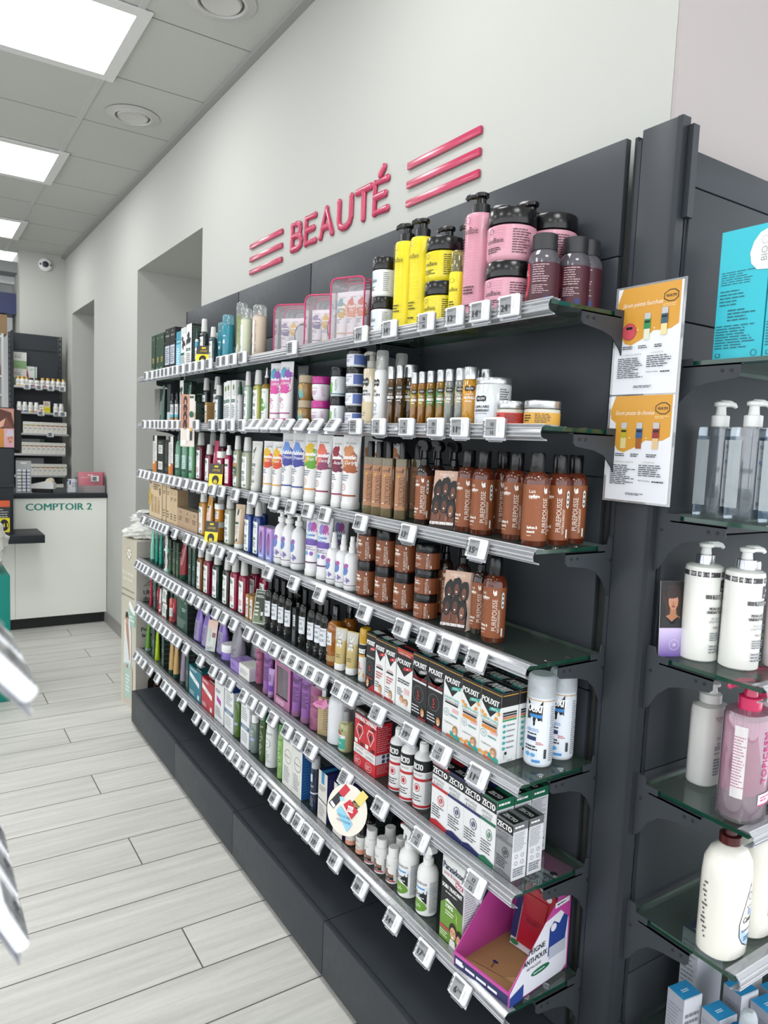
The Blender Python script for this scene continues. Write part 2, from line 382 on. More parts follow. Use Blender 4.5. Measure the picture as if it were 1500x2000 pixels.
for i in range(4):
    r = root('shelving_bay', (0, BY[i], 0))
    L_ = BY[i+1]-BY[i]
    for j in range(5):
        MB().rbox(-.06, -.044, .004, L_-.004, ZS[j]+.001, ZS[j+1]-.0015, DARK, .002, 2).build('back_panel', r)
    u = MB(); upright(u, -.043, -.01, -.03 if i == 0 else -.012, -.004 if i == 0 else .012, .185, 2.172); u.build('upright', r)
    if i == 3: u = MB(); upright(u, -.055, -.01, L_, L_+.026, .185, 2.172); u.build('upright', r)
    tag(r, f'dark grey metal shelving bay on the long wall, {NAMES[i]}', 'shelving', 'bays of the long wall shelving')
CY = (.93, 1.664, 2.348, 3.028, 3.768)
for i in range(4):
    r = root('base_cabinet', (-.05, CY[i], 0)); L_ = CY[i+1]-CY[i]
    MB().box(-.285, 0, .0015, L_-.0015, .02, .184, DARK).build('body', r)
    MB().rbox(-.303, -.286, .0015, L_-.0015, .021, .1835, DARK, .0012, 2).build('drawer_front', r)
    MB().box(-.26, -.01, .001, L_-.001, 0, .02, BLACKM).build('plinth', r)
    tag(r, f'low dark grey base cabinet under the long shelving, {NAMES[i]}', 'base cabinet', 'base cabinets under the long shelving')
# corner cover strip
r = root('corner_cover', (-.07, .9, 0))
MB().rbox(0, .014, .012, .094, .186, 2.168, DARK, .002, 2).build('cover_panel', r)
MB().box(-.004, .02, .0, .0115, .186, 2.166, DARK2).build('edge_trim', r)
MB().box(.0, .02, .0945, .104, .186, 2.15, DARK2).build('edge_trim', r)
MB().box(.012, .03, -.013, -.001, 1.98, 2.15, DARK2).build('top_bracket', r)
tag(r, 'tall dark grey corner cover strip between both shelving runs', 'cover strip')
# right hand shelving
r = root('shelving_bay', (-.045, .9, 0)); RZ = (.1, .42, .87, 1.36, 1.79, 2.045, 2.113)
for j in range(6): MB().rbox(.012, 1.2, 0, .018, RZ[j]+.001, RZ[j+1]-.0015, DARK, .002, 2).build('back_panel', r)
u = MB(); upright_x(u, .004, .03, -.012, .012, .1, 2.11); u.build('upright', r)
tag(r, 'dark grey shelving bay at the right picture edge', 'shelving')
r = root('base_cabinet', (-.05, .55, 0)); MB().box(0, 1.2, .02, .345, .02, .184, DARK).build('body', r)
MB().rbox(0, 1.2, .002, .0185, .021, .1835, DARK, .0012, 2).build('drawer_front', r); MB().box(.02, 1.2, .04, .34, 0, .02, BLACKM).build('plinth', r)
tag(r, 'low dark base cabinet under the right hand shelving', 'base cabinet')
# ------------------------------------------------------------------ glass shelves
GLASS = clear('#d3dcd7', .16, .05, '#9fb3aa', .03); EDGE = mat('#0e3b2c', .1, coat=.5)
RAILM = clear('#eef0f3', .35, .16, '#eceef2', .12); RIB = clear('#f6f7fa', .4, .4, '#f6f7fa', .18)
SZ = {1: 1.811, 2: 1.573, 3: 1.332, 4: 1.10, 5: .855, 6: .621, 7: .363}
SN = {1: 'top', 2: 'second', 3: 'third', 4: 'fourth', 5: 'fifth', 6: 'sixth', 7: 'bottom'}
def rail_mesh(mb, fn, t0, t1):
    pts = [(.024, .0015), (.014, .003), (.002, .003), (-.005, -.003), (-.008, -.012), (-.006, -.021), (.0, -.025), (.010, -.027)]
    th = .0016
    for a, b in zip(pts[:-1], pts[1:]):
        d = Vector((b[0]-a[0], b[1]-a[1])).normalized(); n = Vector((-d.y, d.x))*th
        mb.extrude([a, b, (b[0]+n.x, b[1]+n.y), (a[0]+n.x, a[1]+n.y)], fn, t0, t1, RAILM)
    for c in ((.003, .003), (-.0055, -.004), (-.0085, -.0125), (-.0065, -.020), (.010, -.027)):
        mb.extrude([(c[0]+.0016*math.cos(q*math.pi/3), c[1]+.0016*math.sin(q*math.pi/3)) for q in range(6)], fn, t0, t1, RIB)
BR = [(0, .02), (0, -.115), (-.012, -.105), (-.03, -.075), (-.055, -.052), (-.085, -.043), (-.14, -.036), (-.146, -.03), (-.146, -.0095), (-.05, -.0095), (-.05, .004), (-.022, .004), (-.018, .02)]
def bracket(mb, fn, t):
    mb.extrude(BR, fn, t, t+.003, DARK)
    mb.extrude([(-.146, -.0125), (-.03, -.0125), (-.03, -.0095), (-.146, -.0095)], fn, t, t+.014, DARK)
    for c in ((-.13, -.022), (-.112, -.022), (-.012, -.03)):
        mb.extrude([(c[0]+.0035*math.cos(q*math.pi/4), c[1]+.0035*math.sin(q*math.pi/4)) for q in range(8)], fn, t-.0008, t+.0038, BLACKM)
GY = (1.0, 1.735, 2.44, 3.15, 3.915)
def gshelf(S, i):
    z = SZ[S]; y0, y1 = GY[i], GY[i+1]; L_ = y1-y0
    r = root('glass_shelf', (-.06, y0, z))
    MB().box(-.226, -.012, .002, L_-.002, -.008, 0, GLASS, dict(left=EDGE, right=EDGE, front=EDGE, back=EDGE)).build('glass_pane', r)
    rl = MB(); rail_mesh(rl, lambda a, b, t: (-.23+a, t, b), -.002 if i == 0 else .001, L_-.001); rl.build('price_rail', r)
    for t in (-.004 if i == 0 else .006, L_-.022): b = MB(); bracket(b, lambda a, c, q: (-.0005+a, q, c), t); b.build('bracket', r)
    if i == 0:
        b = MB()
        for q in (-.1, -.16): b.loft([(.0002, .009, .009), (.0018, .008, .008)], clear('#dfe6e3', .4), 12, xf=lambda p: (q+p[0], .014+p[1], p[2]))
        b.build('pad', r)
    tag(r, f'{"topmost" if S == 1 else "lowest" if S == 7 else SN[S]+"-row"} glass shelf with clear price rail, bay {NAMES[i]}', 'shelf', 'glass shelves of the long wall shelving')
for S in range(1, 8):
    for i in range(4): gshelf(S, i)
RSZ = {1: 1.707, 2: 1.41, 3: 1.124, 4: .854, 5: .578, 6: .30}
RN = {1: 'topmost', 2: 'second', 3: 'third', 4: 'fourth', 5: 'fifth', 6: 'sixth'}
for S, z in RSZ.items():
    r = root('glass_shelf', (-.055, .9, z))
    MB().box(0.003, 1.1, -.236, -.012, -.008, 0, GLASS, dict(left=EDGE, right=EDGE, front=EDGE, back=EDGE)).build('glass_pane', r)
    rl = MB(); rail_mesh(rl, lambda a, b, t: (t, -.238+a, b), .006, 1.1); rl.build('price_rail', r)
    b = MB(); bracket(b, lambda a, c, q: (q, -.0005+a, c), -.004); b.build('bracket', r)
    tag(r, f'{RN[S]} glass shelf down in the right hand shelving', 'shelf', 'glass shelves at the right edge')
# ------------------------------------------------------------------ wall lettering
PINK = mat('#b52f55', .3, coat=.3)
LET = {'B': [[(0, 0), (0, 1), (.3, 1), (.45, .93), (.48, .78), (.44, .6), (.3, .53), (0, .53)], [(.3, .53), (.48, .46), (.55, .28), (.5, .08), (.34, 0), (0, 0)]],
 'E': [[(.5, 1), (0, 1), (0, 0), (.52, 0)], [(0, .52), (.42, .52)]], 'A': [[(0, 0), (.3, 1), (.6, 0)], [(.11, .32), (.49, .32)]],
 'U': [[(0, 1), (0, .28), (.06, .1), (.17, .01), (.29, -.01), (.41, .01), (.52, .1), (.58, .28), (.58, 1)]], 'T': [[(0, 1), (.6, 1)], [(.3, 1), (.3, 0)]],
 'É': [[(.5, 1), (0, 1), (0, 0), (.52, 0)], [(0, .52), (.42, .52)], [(.2, 1.23), (.34, 1.42)]]}
r = root('wall_sign', (-.002, 2.36, 2.31)); hh = .094; SR = .0125; ws_ = .148
pos = [0, .121, .241, .378, .502, .617]
for ch, px in zip('BEAUTÉ', pos):
    mb = MB()
    for st in LET[ch]:
        P = [(0, -q[0]*ws_, q[1]*hh) for q in st]
        mb.sweep(P, SR, PINK, 12)
        for e in P: mb.loft([(-SR, .001, .001), (-SR*.9, SR*.44, SR*.44), (-SR*.7, SR*.71, SR*.71), (-SR*.38, SR*.92, SR*.92), (0, SR, SR), (SR*.38, SR*.92, SR*.92), (SR*.7, SR*.71, SR*.71), (SR*.9, SR*.44, SR*.44), (SR, .001, .001)], PINK, 12, xf=lambda q: (q[0]+e[0], q[1]+e[1], q[2]+e[2]))
    mb.v = [(v[0]*.55-.004, v[1]+.36-px, v[2]-.033) for v in mb.v]
    mb.build('letter', r)
for y0, y1 in ((3.148, 2.812), (1.915, 1.572)):
    for dz in (-.05, .006, .062): MB().rbox(-.009, 0, y1-2.36, y0-2.36, dz-.0105, dz+.0105, PINK, .002, 2).build('bar', r)
tag(r, 'raised pink BEAUTÉ lettering with triple bars on the white wall', 'sign')
# ------------------------------------------------------------------ product builders (front faces local -y, right is +x)
INK = '#23262b'; GREY = '#7d828a'; WH = '#f1f1ef'
def frs(w, h, q, n, *fr): return [(f[0]*h, f[1]*w/2, f[1]*w/2*(f[2] if len(f) > 2 else q), f[3] if len(f) > 3 else n) for f in fr]
def blob(cx, cy, rx, ry, seed, j=.16, n=28):
    rd = random.Random(seed); ph = [rd.random()*6.28 for _ in range(4)]
    return [(cx+rx*math.cos(t)*(1+j*(math.sin(3*t+ph[0])+.6*math.sin(5*t+ph[1])+.5*math.sin(8*t+ph[2]))), cy+ry*math.sin(t)*(1+j*(math.sin(3*t+ph[0])+.6*math.sin(5*t+ph[1])+.5*math.sin(8*t+ph[2])))) for t in [6.2832*i/n for i in range(n)]]
def carton(name, w, d, h, base, front=(), side=(), top=(), left=(), sc=None, tc=None, lc=None):
    mb = MB().box(-w/2, w/2, -d/2, d/2, 0, h, base, {k: v for k, v in dict(right=sc, top=tc, left=lc).items() if v})
    prt(mb, Flat((-w/2, -d/2, 0), (1, 0, 0), (0, 0, 1)), (0, w, 0, h), front)
    prt(mb, Flat((w/2, -d/2, 0), (0, 1, 0), (0, 0, 1)), (0, d, 0, h), side)
    prt(mb, Flat((-w/2, -d/2, h), (1, 0, 0), (0, 1, 0)), (0, w, 0, d), top)
    prt(mb, Flat((-w/2, d/2, 0), (0, -1, 0), (0, 0, 1)), (0, d, 0, h), left)
    return mb.build(name)
def bot(name, w, h, bodyc, body, parts=(), label=None, q=1., n=2., seg=28, lname='label', inner=None):
    r = root(name); bs = frs(w, h, q, n, *body)
    bo = MB().loft(bs, bodyc, seg).build('body', r)
    for pn, c, fr in parts: MB().loft(frs(w, h, q if len(fr[0]) < 3 else fr[0][2], 2 if q == 1 else 2.6, *fr), c, seg).build(pn, r)
    if label:
        for R, pr in (label if isinstance(label, list) else [label]):
            mb = MB(); prt(mb, Surf(bs), (R[0]*w, R[1]*w, R[2]*h, R[3]*h), pr); mb.build(lname, bo)
    return r
def klabel(bar=.44, motif='#4f7a52', ink=GREY, base='#e9ebea', extra=()):
    return [('r', 0, 0, 1, 1, base), ('e', .2, .86, .13, .05, motif), ('e', .34, .92, .1, .035, '#7d9a5c'), ('e', .14, .78, .08, .03, motif), ('o', .68, .70, .17, .055, .16, GREY), ('l', .3, .8, .9, .9, 2, GREY),
            ('r', 0, bar, .72, bar+.085, '#1f5a47'), ('t', 'KLORANE', .36, bar+.042, .045, '#ffffff', dict(fit=.6)), ('l', .08, .2, .92, min(bar-.04, .4), 5, ink), ('p', [(.62, .04), (.72, .14), (.78, .05)], '#2f5a3c'), ('p', [(.74, .03), (.92, .12), (.9, .04)], '#3f6b46'), ('l', .08, .05, .5, .1, 1, GREY)]+list(extra)
def kl(w, h, col, lab=None, capc='#d3d3d0', R=(-.4, .4, .04, .63), coat=.6):
    return bot('shampoo_bottle', w, h, mat(col, .12, coat=coat), [(0, .9), (.012, 1), (.66, 1), (.7, .95), (.725, .66), (.735, .5)],
               [('cap', capc, [(.735, .62, .8), (.745, .66, .8), (.96, .53, .8), (.99, .5, .8), (1, .42, .8)])], (R, lab or klabel()), .62, 3.2)
def tb(w, h, col, capc, lab, caph=.1, R=(-.46, .46, .13, .97), rough=.3, name='cream_tube', topc=None):
    return bot(name, w, h, mat(col, rough) if isinstance(col, str) else col, [(caph, .8, .96), (.25, .84, .85), (.5, .9, .68), (.75, .96, .42), (.92, 1, .12), (.935, 1, .035), (1, 1, .035)],
               [('cap', capc, [(0, .74, 1.), (.008, .78, 1.), (caph, .78, 1.)])], (R, lab), .75, 2.)
def splash_lab(c1, c2, w, script, stripe, brand='les secrets', c0=None):
    m1 = blend(c1, c2, 'X', -w*.25, w*.3, .35, .02, 45)
    return [('p', blob(.5, .62, .52, .17, hash(c1) % 97 if False else sum(map(ord, c1)), .1), m1), ('p', blob(.4, .78, .3, .1, sum(map(ord, c2)), .14), c0 or c1), ('p', blob(.6, .5, .4, .07, 5+sum(map(ord, c2)), .16), c2),
            ('t', brand, .5, .915, .035, GREY, dict(it=.3, fit=.6)), ('t', script[0], .48, .69, .075, '#ffffff', dict(it=.3, fit=.8, b=1)), ('t', script[1], .55, .6, .06, '#ffffff', dict(it=.3, fit=.7)),
            ('l', .1, .3, .7, .41, 3, GREY), ('o', .32, .2, .13, .055, .14, stripe), ('t', '24/7', .32, .2, .018, stripe), ('r', 0, .06, 1, .085, stripe)]
def jar(w, h, bodyc, lidc, lab, lidf=.3, body=None, R=(-1.2, 1.2, .06, .64), name='cosmetic_jar', lidr=1.0):
    b = body or [(0, .9), (.03, .98), (.06, 1), (.66, 1), (.68, .94)]
    return bot(name, w, h, bodyc, b, [('lid', lidc, [(1-lidf, lidr), (1-lidf+.01, lidr*1.01), (.97, lidr), (1, lidr*.96)])], (R, lab))
def pumphead(r, w, h, z0, col, cr=.3, turn=150, chrome=None):
    mb = MB(); rr = cr*w
    mb.loft([(z0*h, rr, rr), (z0*h+(1-z0)*h*.42, rr, rr), (z0*h+(1-z0)*h*.45, rr*.8, rr*.8)], chrome or col, 20)
    mb.loft([(z0*h+(1-z0)*h*.4, rr*.62, rr*.62), (h*.965, rr*.5, rr*.5)], col, 14)
    a = math.radians(turn); L_ = max(.5*w, .022); dx, dy = math.cos(a), -math.sin(a)
    mb.loft([(h*.955, rr*.62, rr*.62), (h*.965, rr*.85, rr*.8), (h*.99, rr*.85, rr*.8), (h, rr*.6, rr*.55)], col, 16)
    mb.sweep([(0, 0, h*.982), (dx*L_*.6, dy*L_*.6, h*.987), (dx*L_*.95, dy*L_*.95, h*.975), (dx*L_*1.08, dy*L_*1.08, h*.955)], [rr*.45, rr*.4, rr*.3, rr*.22], col, 8)
    mb.build('pump', r)
def pump(name, w, h, bodyc, lab, col, R=(-.9, .9, .04, .82), body=None, z0=.83, cr=.3, turn=150, chrome=None, q=1., n=2.):
    r = bot(name, w, h, bodyc, body or [(0, .93), (.01, .99), (.02, 1), (z0-.025, 1), (z0-.01, .93), (z0, .5)], (), (R, lab) if lab else None, q, n)
    pumphead(r, w, h, z0, col, cr, turn, chrome); return r
def trig(r, w, h, z0, col, noz=None):
    mb = MB(); Hh = (1-z0)*h; zb = z0*h
    mb.loft([(zb, .25*w, .25*w), (zb+Hh*.25, .25*w, .25*w), (zb+Hh*.3, .17*w, .17*w), (zb+Hh*.62, .16*w, .16*w)], col, 18)
    P = [(.38*w, .62), (.45*w, .75), (.3*w, .93), (-.1*w, 1), (-.5*w, .98), (-.62*w, .9), (-.6*w, .78), (-.2*w, .74), (-.16*w, .6), (.2*w, .55)]
    mb.extrude(P, lambda a, b, t: (a, t, zb+b*Hh), -.16*w, .16*w, col)
    mb.sweep([(-.22*w, 0, zb+Hh*.78), (-.42*w, 0, zb+Hh*.6), (-.44*w, 0, zb+Hh*.38), (-.5*w, 0, zb+Hh*.2)], [.09*w, .08*w, .07*w, .05*w], col, 8)
    mb.loft([(0, .1*w, .1*w), (.1*w, .1*w, .1*w)], noz or col, 12, xf=lambda q: (-.6*w-q[2], q[0], zb+Hh*.84+q[1])); mb.build('trigger_head', r)
CLR = clear('#eef2f3', .3, .12); SILV = mat('#c9cbcd', .28, .9); BLK = mat('#0d0d0f', .24, coat=.1); WHP = mat('#eeeeec', .3)
def aero(w, h, bodyc, capc, lab, R=(-1., 1., .04, .78), capz=.79):
    return bot('aerosol_can', w, h, bodyc, [(0, .94), (.012, 1), (capz-.02, 1), (capz, .95), (capz+.035, .62), (capz+.04, .3), (capz+.1, .25)], [('cap', capc, [(capz-.005, 1.01), (.96, .98), (.985, .93), (1, .8)])], (R, lab))
def oil(w, h, liq, labc, word, capc=SILV):
    return bot('oil_bottle', w, h, mat(liq, .08, coat=.8), [(0, .93), (.015, 1), (.76, 1), (.79, .85), (.80, .7)], [('cap', capc, [(.79, .95), (.985, .95), (1, .88)])],
        ((-1.1, 1.1, .3, .72), [('p', [(0, 0), (.25, .12), (.5, 0), (.75, .12), (1, 0), (1, .9), (.75, 1), (.5, .9), (.25, 1), (0, .9)], labc), ('p', [(.52, .72), (.58, .68), (.76, .68), (.82, .72), (.82, .86), (.76, .9), (.58, .9), (.52, .86)], '#1c1c1c'), ('t', 'WAYM', .67, .79, .09, '#ffffff', dict(fit=.2)),
         ('t', 'HUILE DE', .67, .56, .07, '#ffffff', dict(fit=.2)), ('t', word, .67, .42, .11, '#ffffff', dict(fit=.3, b=1)), ('l', .55, .24, .8, .32, 1, '#e8e8e8')]))
def pill(w, h, bodyc, capc, lab, body=None, R=(-1.3, 1.3, .04, .62), cap=(.76, .7)):
    return bot('pill_bottle', w, h, bodyc, body or [(0, .93), (.015, 1), (.66, 1), (.71, .95), (.74, .8), (.76, .7)], [('cap', capc, [(cap[0], cap[1]+.08), (.985, cap[1]+.08), (1, cap[1])])], (R, lab))
def face(cx, cy, s, hair='#0e0b0a', skin='#5d3423', lip='#f5efe8', asp=1.5, big=1.):
    return [('p', blob(cx, cy+.035*s, .15*s*big, .15*s*big/asp*1.4, int(cx*91+cy*37), .05), hair), ('e', cx, cy, .074*s, .07*s/asp*1.9, skin), ('e', cx-.024*s, cy+.018*s, .009*s, .007*s, '#140d0a'), ('e', cx+.024*s, cy+.018*s, .009*s, .007*s, '#140d0a'), ('e', cx, cy-.004*s, .009*s, .014*s, '#7c4a33'), ('e', cx, cy-.032*s, .026*s, .011*s, lip)]
SIX = [('r', 0, 0, 1, 1, '#c9a692'), ('t', 'PUREPOUSSE', .5, .93, .045, '#f4e9e0', dict(fit=.55)), ('l', .35, .88, .8, .9, 1, '#f4e9e0'), ('p', [(0, .02), (0, .3), (.1, .5), (.9, .5), (1, .3), (1, .02)], '#1d120e')]
for i, (x, y) in enumerate(((.22, .62), (.5, .68), (.8, .62))): SIX += face(x, y, 1.15, skin=('#4d2a1d', '#6b3d29', '#734531')[i], big=1.1)
SIX += [('p', [(.05, .05), (.05, .26), (.3, .34), (.5, .26), (.95, .3), (.95, .05)], '#6b3f2c')]
for i, (x, y) in enumerate(((.2, .36), (.52, .38), (.8, .3))): SIX += face(x, y, 1.2, skin=('#4a281b', '#5f3524', '#8a5a42')[i])
SIX += [('e', .35, .2, .05, .06, '#754733'), ('e', .66, .16, .05, .06, '#8a5a42'), ('r', 0, 0, 1, .035, '#1d120e'), ('t', 'CE QUE VOS CHEVEUX MÉRITENT', .5, .085, .05, '#ffffff', dict(fit=.94, b=1))]
def leaflet(w, h, pr, back='#ded8d2', lean=.022, t=.0012, name='leaflet', wing=False):
    a = math.atan2(lean, h); u = (1, 0, 0); v = (0, math.sin(a), math.cos(a)); mb = MB()
    n = Vector(u).cross(Vector(v))
    F = Flat((-w/2, -lean, 0), u, v)
    mb.extrude([(0, 0), (w, 0), (w, h), (0, h)], lambda p, q, d: F(p, q, d), 0, -t, back)
    prt(mb, F, (0, w, 0, h), pr)
    if wing: mb.extrude([(w, 0), (w*1.3, .006), (w*1.35, h*.97), (w, h)], lambda p, q, d: tuple(np.array(F(p, q, d))+np.array((-(p-w)*.2, (p-w)*.9, 0))), 0, -t, mat('#d8c3b6', .4))
    return mb.build(name)
GUY = blend('#c3d0cf', '#e1b9a6', 'Z', 0, .13, .4, .03)
PR = {}
def reg(k, f): PR[k] = f
K_ = lambda *a: (lambda w, h, d: kl(w, h, *a))
LN = lambda *a: ('l',)+a
# cartons
DKT = [('r', 0, .72, 1, .735, '#8fa59a'), LN(.08, .1, .92, .66, 14, '#8fa59a', .35)]
reg('bx_green', lambda w, h, d: carton('carton', w, d, h, '#26402f', [('e', .5, .38, .2, .07, '#b79a4f'), ('e', .5, .37, .09, .035, '#26402f'), ('t', 'RENÉ', .5, .9, .03, '#c9c4ae', dict(fit=.6)), LN(.15, .08, .85, .2, 3, '#9fb0a2')], DKT, tc='#1b2c21'))
reg('bx_black', lambda w, h, d: carton('carton', w, d, h, '#191a1c', [('r', .06, .2, .94, .62, '#bfc6d2'), LN(.12, .24, .88, .58, 7, '#59606b'), ('t', 'FURTERER', .5, .84, .04, '#d5d5d5', dict(fit=.8)), ('e', .5, .93, .05, .015, '#cfcfcf'), LN(.1, .06, .9, .16, 3, '#8b8b8b')], DKT))
reg('bx_teal', lambda w, h, d: carton('carton', w, d, h, '#3f8ea6', [('r', 0, 0, 1, .68, '#7dc0d6'), LN(.15, .12, .85, .6, 8, '#e2f1f5'), ('r', .1, .74, .9, .76, '#d9edf2')], tc='#2f7789'))
reg('bx_white_dk', lambda w, h, d: carton('carton', w, d, h, '#e4e5e2', [('r', 0, .86, 1, 1, '#d0d6d4'), ('p', blob(.5, .62, .3, .1, 3, .3), '#262b2e'), ('e', .3, .75, .2, .05, '#3d4644'), ('r', 0, .0, 1, .1, '#1f4a3d'), ('r', 0, .36, .7, .42, '#1f5a47'), LN(.1, .14, .9, .34, 5, GREY)], tc='#1f4a3d'))
reg('bx_dk_big', lambda w, h, d: carton('carton', w, d, h, '#e4e5e2', [('p', blob(.4, .68, .35, .13, 9, .3), '#22282a'), ('r', 0, .42, .8, .48, '#1f5a47'), ('t', 'KLORANE', .4, .45, .03, '#ffffff', dict(fit=.6)), LN(.1, .16, .9, .38, 5, GREY), ('r', 0, 0, 1, .1, '#26324a')], [('r', 0, 0, 1, 1, '#18251f'), LN(.08, .05, .92, .95, 24, '#7f8d87', .3)], tc='#14201b'))
reg('bx_silver', lambda w, h, d: carton('carton', w, d, h, blend('#8d8d89', '#55564f', 'Z', 0, .17, .35, .2, 60), [('r', .15, .05, .85, .1, '#5a5a55')], sc='#4a4b48', tc='#6f706c'))
reg('bx_dkn', lambda w, h, d: carton('carton', w, d, h, '#23282a', [LN(.1, .2, .9, .9, 16, '#6c7877', .3), ('r', .1, .05, .9, .3, '#cfd8dc')], DKT))
reg('bx_dk_white', lambda w, h, d: carton('carton', w, d, h, '#e3e5e1', [('r', .3, 0, .6, .4, '#3e8561'), ('p', blob(.4, .75, .3, .12, 2, .3), '#2f4a3b'), LN(.1, .45, .8, .62, 4, GREY)], [('r', 0, 0, 1, 1, '#182b22'), LN(.08, .08, .92, .94, 22, '#73877d', .3)], tc='#14231c'))
reg('bx_dk_back', lambda w, h, d: carton('carton', w, d, h, '#1d3328', DKT, DKT))
reg('bx_yellowwhite', lambda w, h, d: carton('carton', w, d, h, '#e8eae6', [('r', .58, .04, .98, .5, '#dcaf2f'), ('e', .72, .62, .12, .14, '#d7b23b'), LN(.08, .12, .52, .42, 6, GREY), ('t', 'KLORANE', .35, .9, .06, '#1f5a47', dict(fit=.5)), ('e', .2, .7, .1, .12, '#3e5d3f')], [('r', 0, 0, 1, 1, '#1b2f27'), LN(.08, .1, .92, .92, 12, '#7c8f86', .3)], tc='#1b2f27'))
reg('bx_kraft', lambda w, h, d: carton('carton', w, d, h, '#b08a57', [('r', .08, .08, .92, .86, '#ece8df'), ('r', .08, .5, .75, .6, '#1f5a47'), ('t', 'KLORANE', .42, .55, .05, '#ffffff', dict(fit=.5)), ('e', .6, .73, .12, .07, '#d07a80'), LN(.15, .14, .85, .45, 5, '#a06a60')], [LN(.1, .1, .9, .85, 8, '#7a5c33', .3)], tc='#a47f4d'))
reg('bx_white_slim', lambda w, h, d: carton('carton', w, d, h, '#e8eae8', [('e', .5, .84, .22, .07, '#7c8a55'), ('o', .65, .7, .2, .05, .16, GREY), ('r', 0, .5, .85, .57, '#1f5a47'), ('t', 'KLORANE', .42, .535, .035, '#ffffff', dict(fit=.7)), LN(.1, .15, .9, .45, 7, GREY), ('p', [(.5, .02), (.7, .12), (.8, .02)], '#33533a')]))
reg('bx_orangewhite', lambda w, h, d: carton('carton', w, d, h, '#e9e7e2', [('r', 0, 0, .5, .22, '#d98a35'), ('r', 0, .84, .4, 1, '#2a2f2e'), LN(.1, .28, .9, .8, 12, '#8d8f8c', .35), ('r', .5, .0, 1, .3, '#c9702f')], sc='#2a2f2e', tc='#33302b'))
reg('bx_stackdk', lambda w, h, d: carton('carton', w, d, h, '#22302a', [('r', .15, .58, .8, .84, '#e6e6e1'), ('r', .15, .1, .8, .34, '#e6e6e1'), LN(.2, .62, .75, .8, 4, GREY), LN(.2, .14, .75, .3, 4, GREY), ('r', 0, .47, 1, .485, '#0f1613'), LN(.2, .88, .8, .95, 2, '#8d9a93')], DKT))
reg('bx_blackdk', lambda w, h, d: carton('carton', w, d, h, '#1b201f', [LN(.1, .3, .9, .9, 10, '#6b6f6e', .3), ('r', .1, .08, .9, .2, '#39413e')], DKT))
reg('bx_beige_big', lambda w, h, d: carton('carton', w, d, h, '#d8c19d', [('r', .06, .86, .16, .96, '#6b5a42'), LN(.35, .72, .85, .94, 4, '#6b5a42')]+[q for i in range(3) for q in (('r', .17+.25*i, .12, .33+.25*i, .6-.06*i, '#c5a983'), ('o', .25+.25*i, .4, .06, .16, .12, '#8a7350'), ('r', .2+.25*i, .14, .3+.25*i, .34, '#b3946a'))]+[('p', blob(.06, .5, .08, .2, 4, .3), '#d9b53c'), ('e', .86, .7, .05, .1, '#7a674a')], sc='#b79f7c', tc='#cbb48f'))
BG = [('e', .5, .86, .06, .02, '#5d4c3a'), LN(.2, .66, .8, .76, 2, '#6d5a45'), LN(.2, .1, .8, .3, 3, '#6d5a45')]
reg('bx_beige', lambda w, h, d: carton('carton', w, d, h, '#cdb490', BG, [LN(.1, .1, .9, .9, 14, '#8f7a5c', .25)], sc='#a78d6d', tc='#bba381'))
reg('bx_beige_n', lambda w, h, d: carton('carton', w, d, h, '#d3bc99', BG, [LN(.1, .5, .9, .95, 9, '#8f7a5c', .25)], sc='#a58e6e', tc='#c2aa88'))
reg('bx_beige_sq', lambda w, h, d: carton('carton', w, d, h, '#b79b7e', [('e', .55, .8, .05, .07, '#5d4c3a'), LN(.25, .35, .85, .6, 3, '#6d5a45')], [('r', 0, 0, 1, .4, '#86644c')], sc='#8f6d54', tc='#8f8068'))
reg('bx_sponge', lambda w, h, d: carton('carton', w, d, h, blend('#8f9fd8', '#c08ad0', 'Z', 0, .12, .35, .03), [('e', .42, .5, .26, .34, '#5d3f55'), ('p', blob(.46, .5, .18, .26, 3, .06), blend('#c67fc9', '#8a3f7d', 'Z', 0, .1, .3, .06, 400)), ('t', 'LES SECRETS', .5, .93, .05, '#ffffff', dict(fit=.7)), LN(.2, .05, .8, .12, 1, '#ffffff')], sc=blend('#7f93cf', '#b78fd6', 'Z', 0, .12, .35, .03), tc='#aaa5b5'))
reg('bx_stackwb', lambda w, h, d: carton('carton', w, d, h, '#e5e6e2', [('p', [(0, 0), (.35, .2), (.2, .5), (.4, .8), (.3, 1), (0, 1)], '#1d2723'), ('p', [(1, 0), (.75, .2), (.9, .5), (.7, .8), (.8, 1), (1, 1)], '#1d2723'), ('r', .7, .0, 1, .2, '#4fb3a1'), LN(.35, .3, .68, .7, 5, GREY)], sc='#1d2723', tc='#23302b'))
reg('bx_stackred', lambda w, h, d: carton('carton', w, d, h, '#e6e8e4', [('r', 0, 0, .14, 1, '#1d3a2c'), ('r', .86, 0, 1, .7, '#1d3a2c'), ('r', .3, 0, .8, .08, '#b9454a'), LN(.3, .3, .78, .8, 5, GREY), ('p', [(.14, .5), (.3, 1), (.14, 1)], '#2f5a43')], sc='#16221c', tc='#1b2a22'))
GR = [('e', .6, .86, .08, .03, '#b3a05a'), LN(.2, .4, .85, .5, 2, '#a6b5aa'), LN(.12, .08, .88, .24, 5, '#93a598', .3), ('r', .62, .55, .66, .8, '#2f5744')]
reg('bx_dkgreen', lambda w, h, d: carton('carton', w, d, h, blend('#37522f', '#1d3a2f', 'Z', .04, .15, .35, .02), GR, DKT, sc='#14201b', tc='#1a2c22'))
reg('bx_tallgreen', lambda w, h, d: carton('carton', w, d, h, blend('#27423a', '#33544a', 'Z', 0, .18, .35, .03), GR, [('r', 0, 0, 1, 1, '#16231d')]+[('r', .05, y, .95, y+.006, '#7d8f86') for y in (.12, .24, .37, .5, .63, .76, .88)]+[('r', .5, .05, .52, .93, '#5c6b64')], tc='#1c3029'))
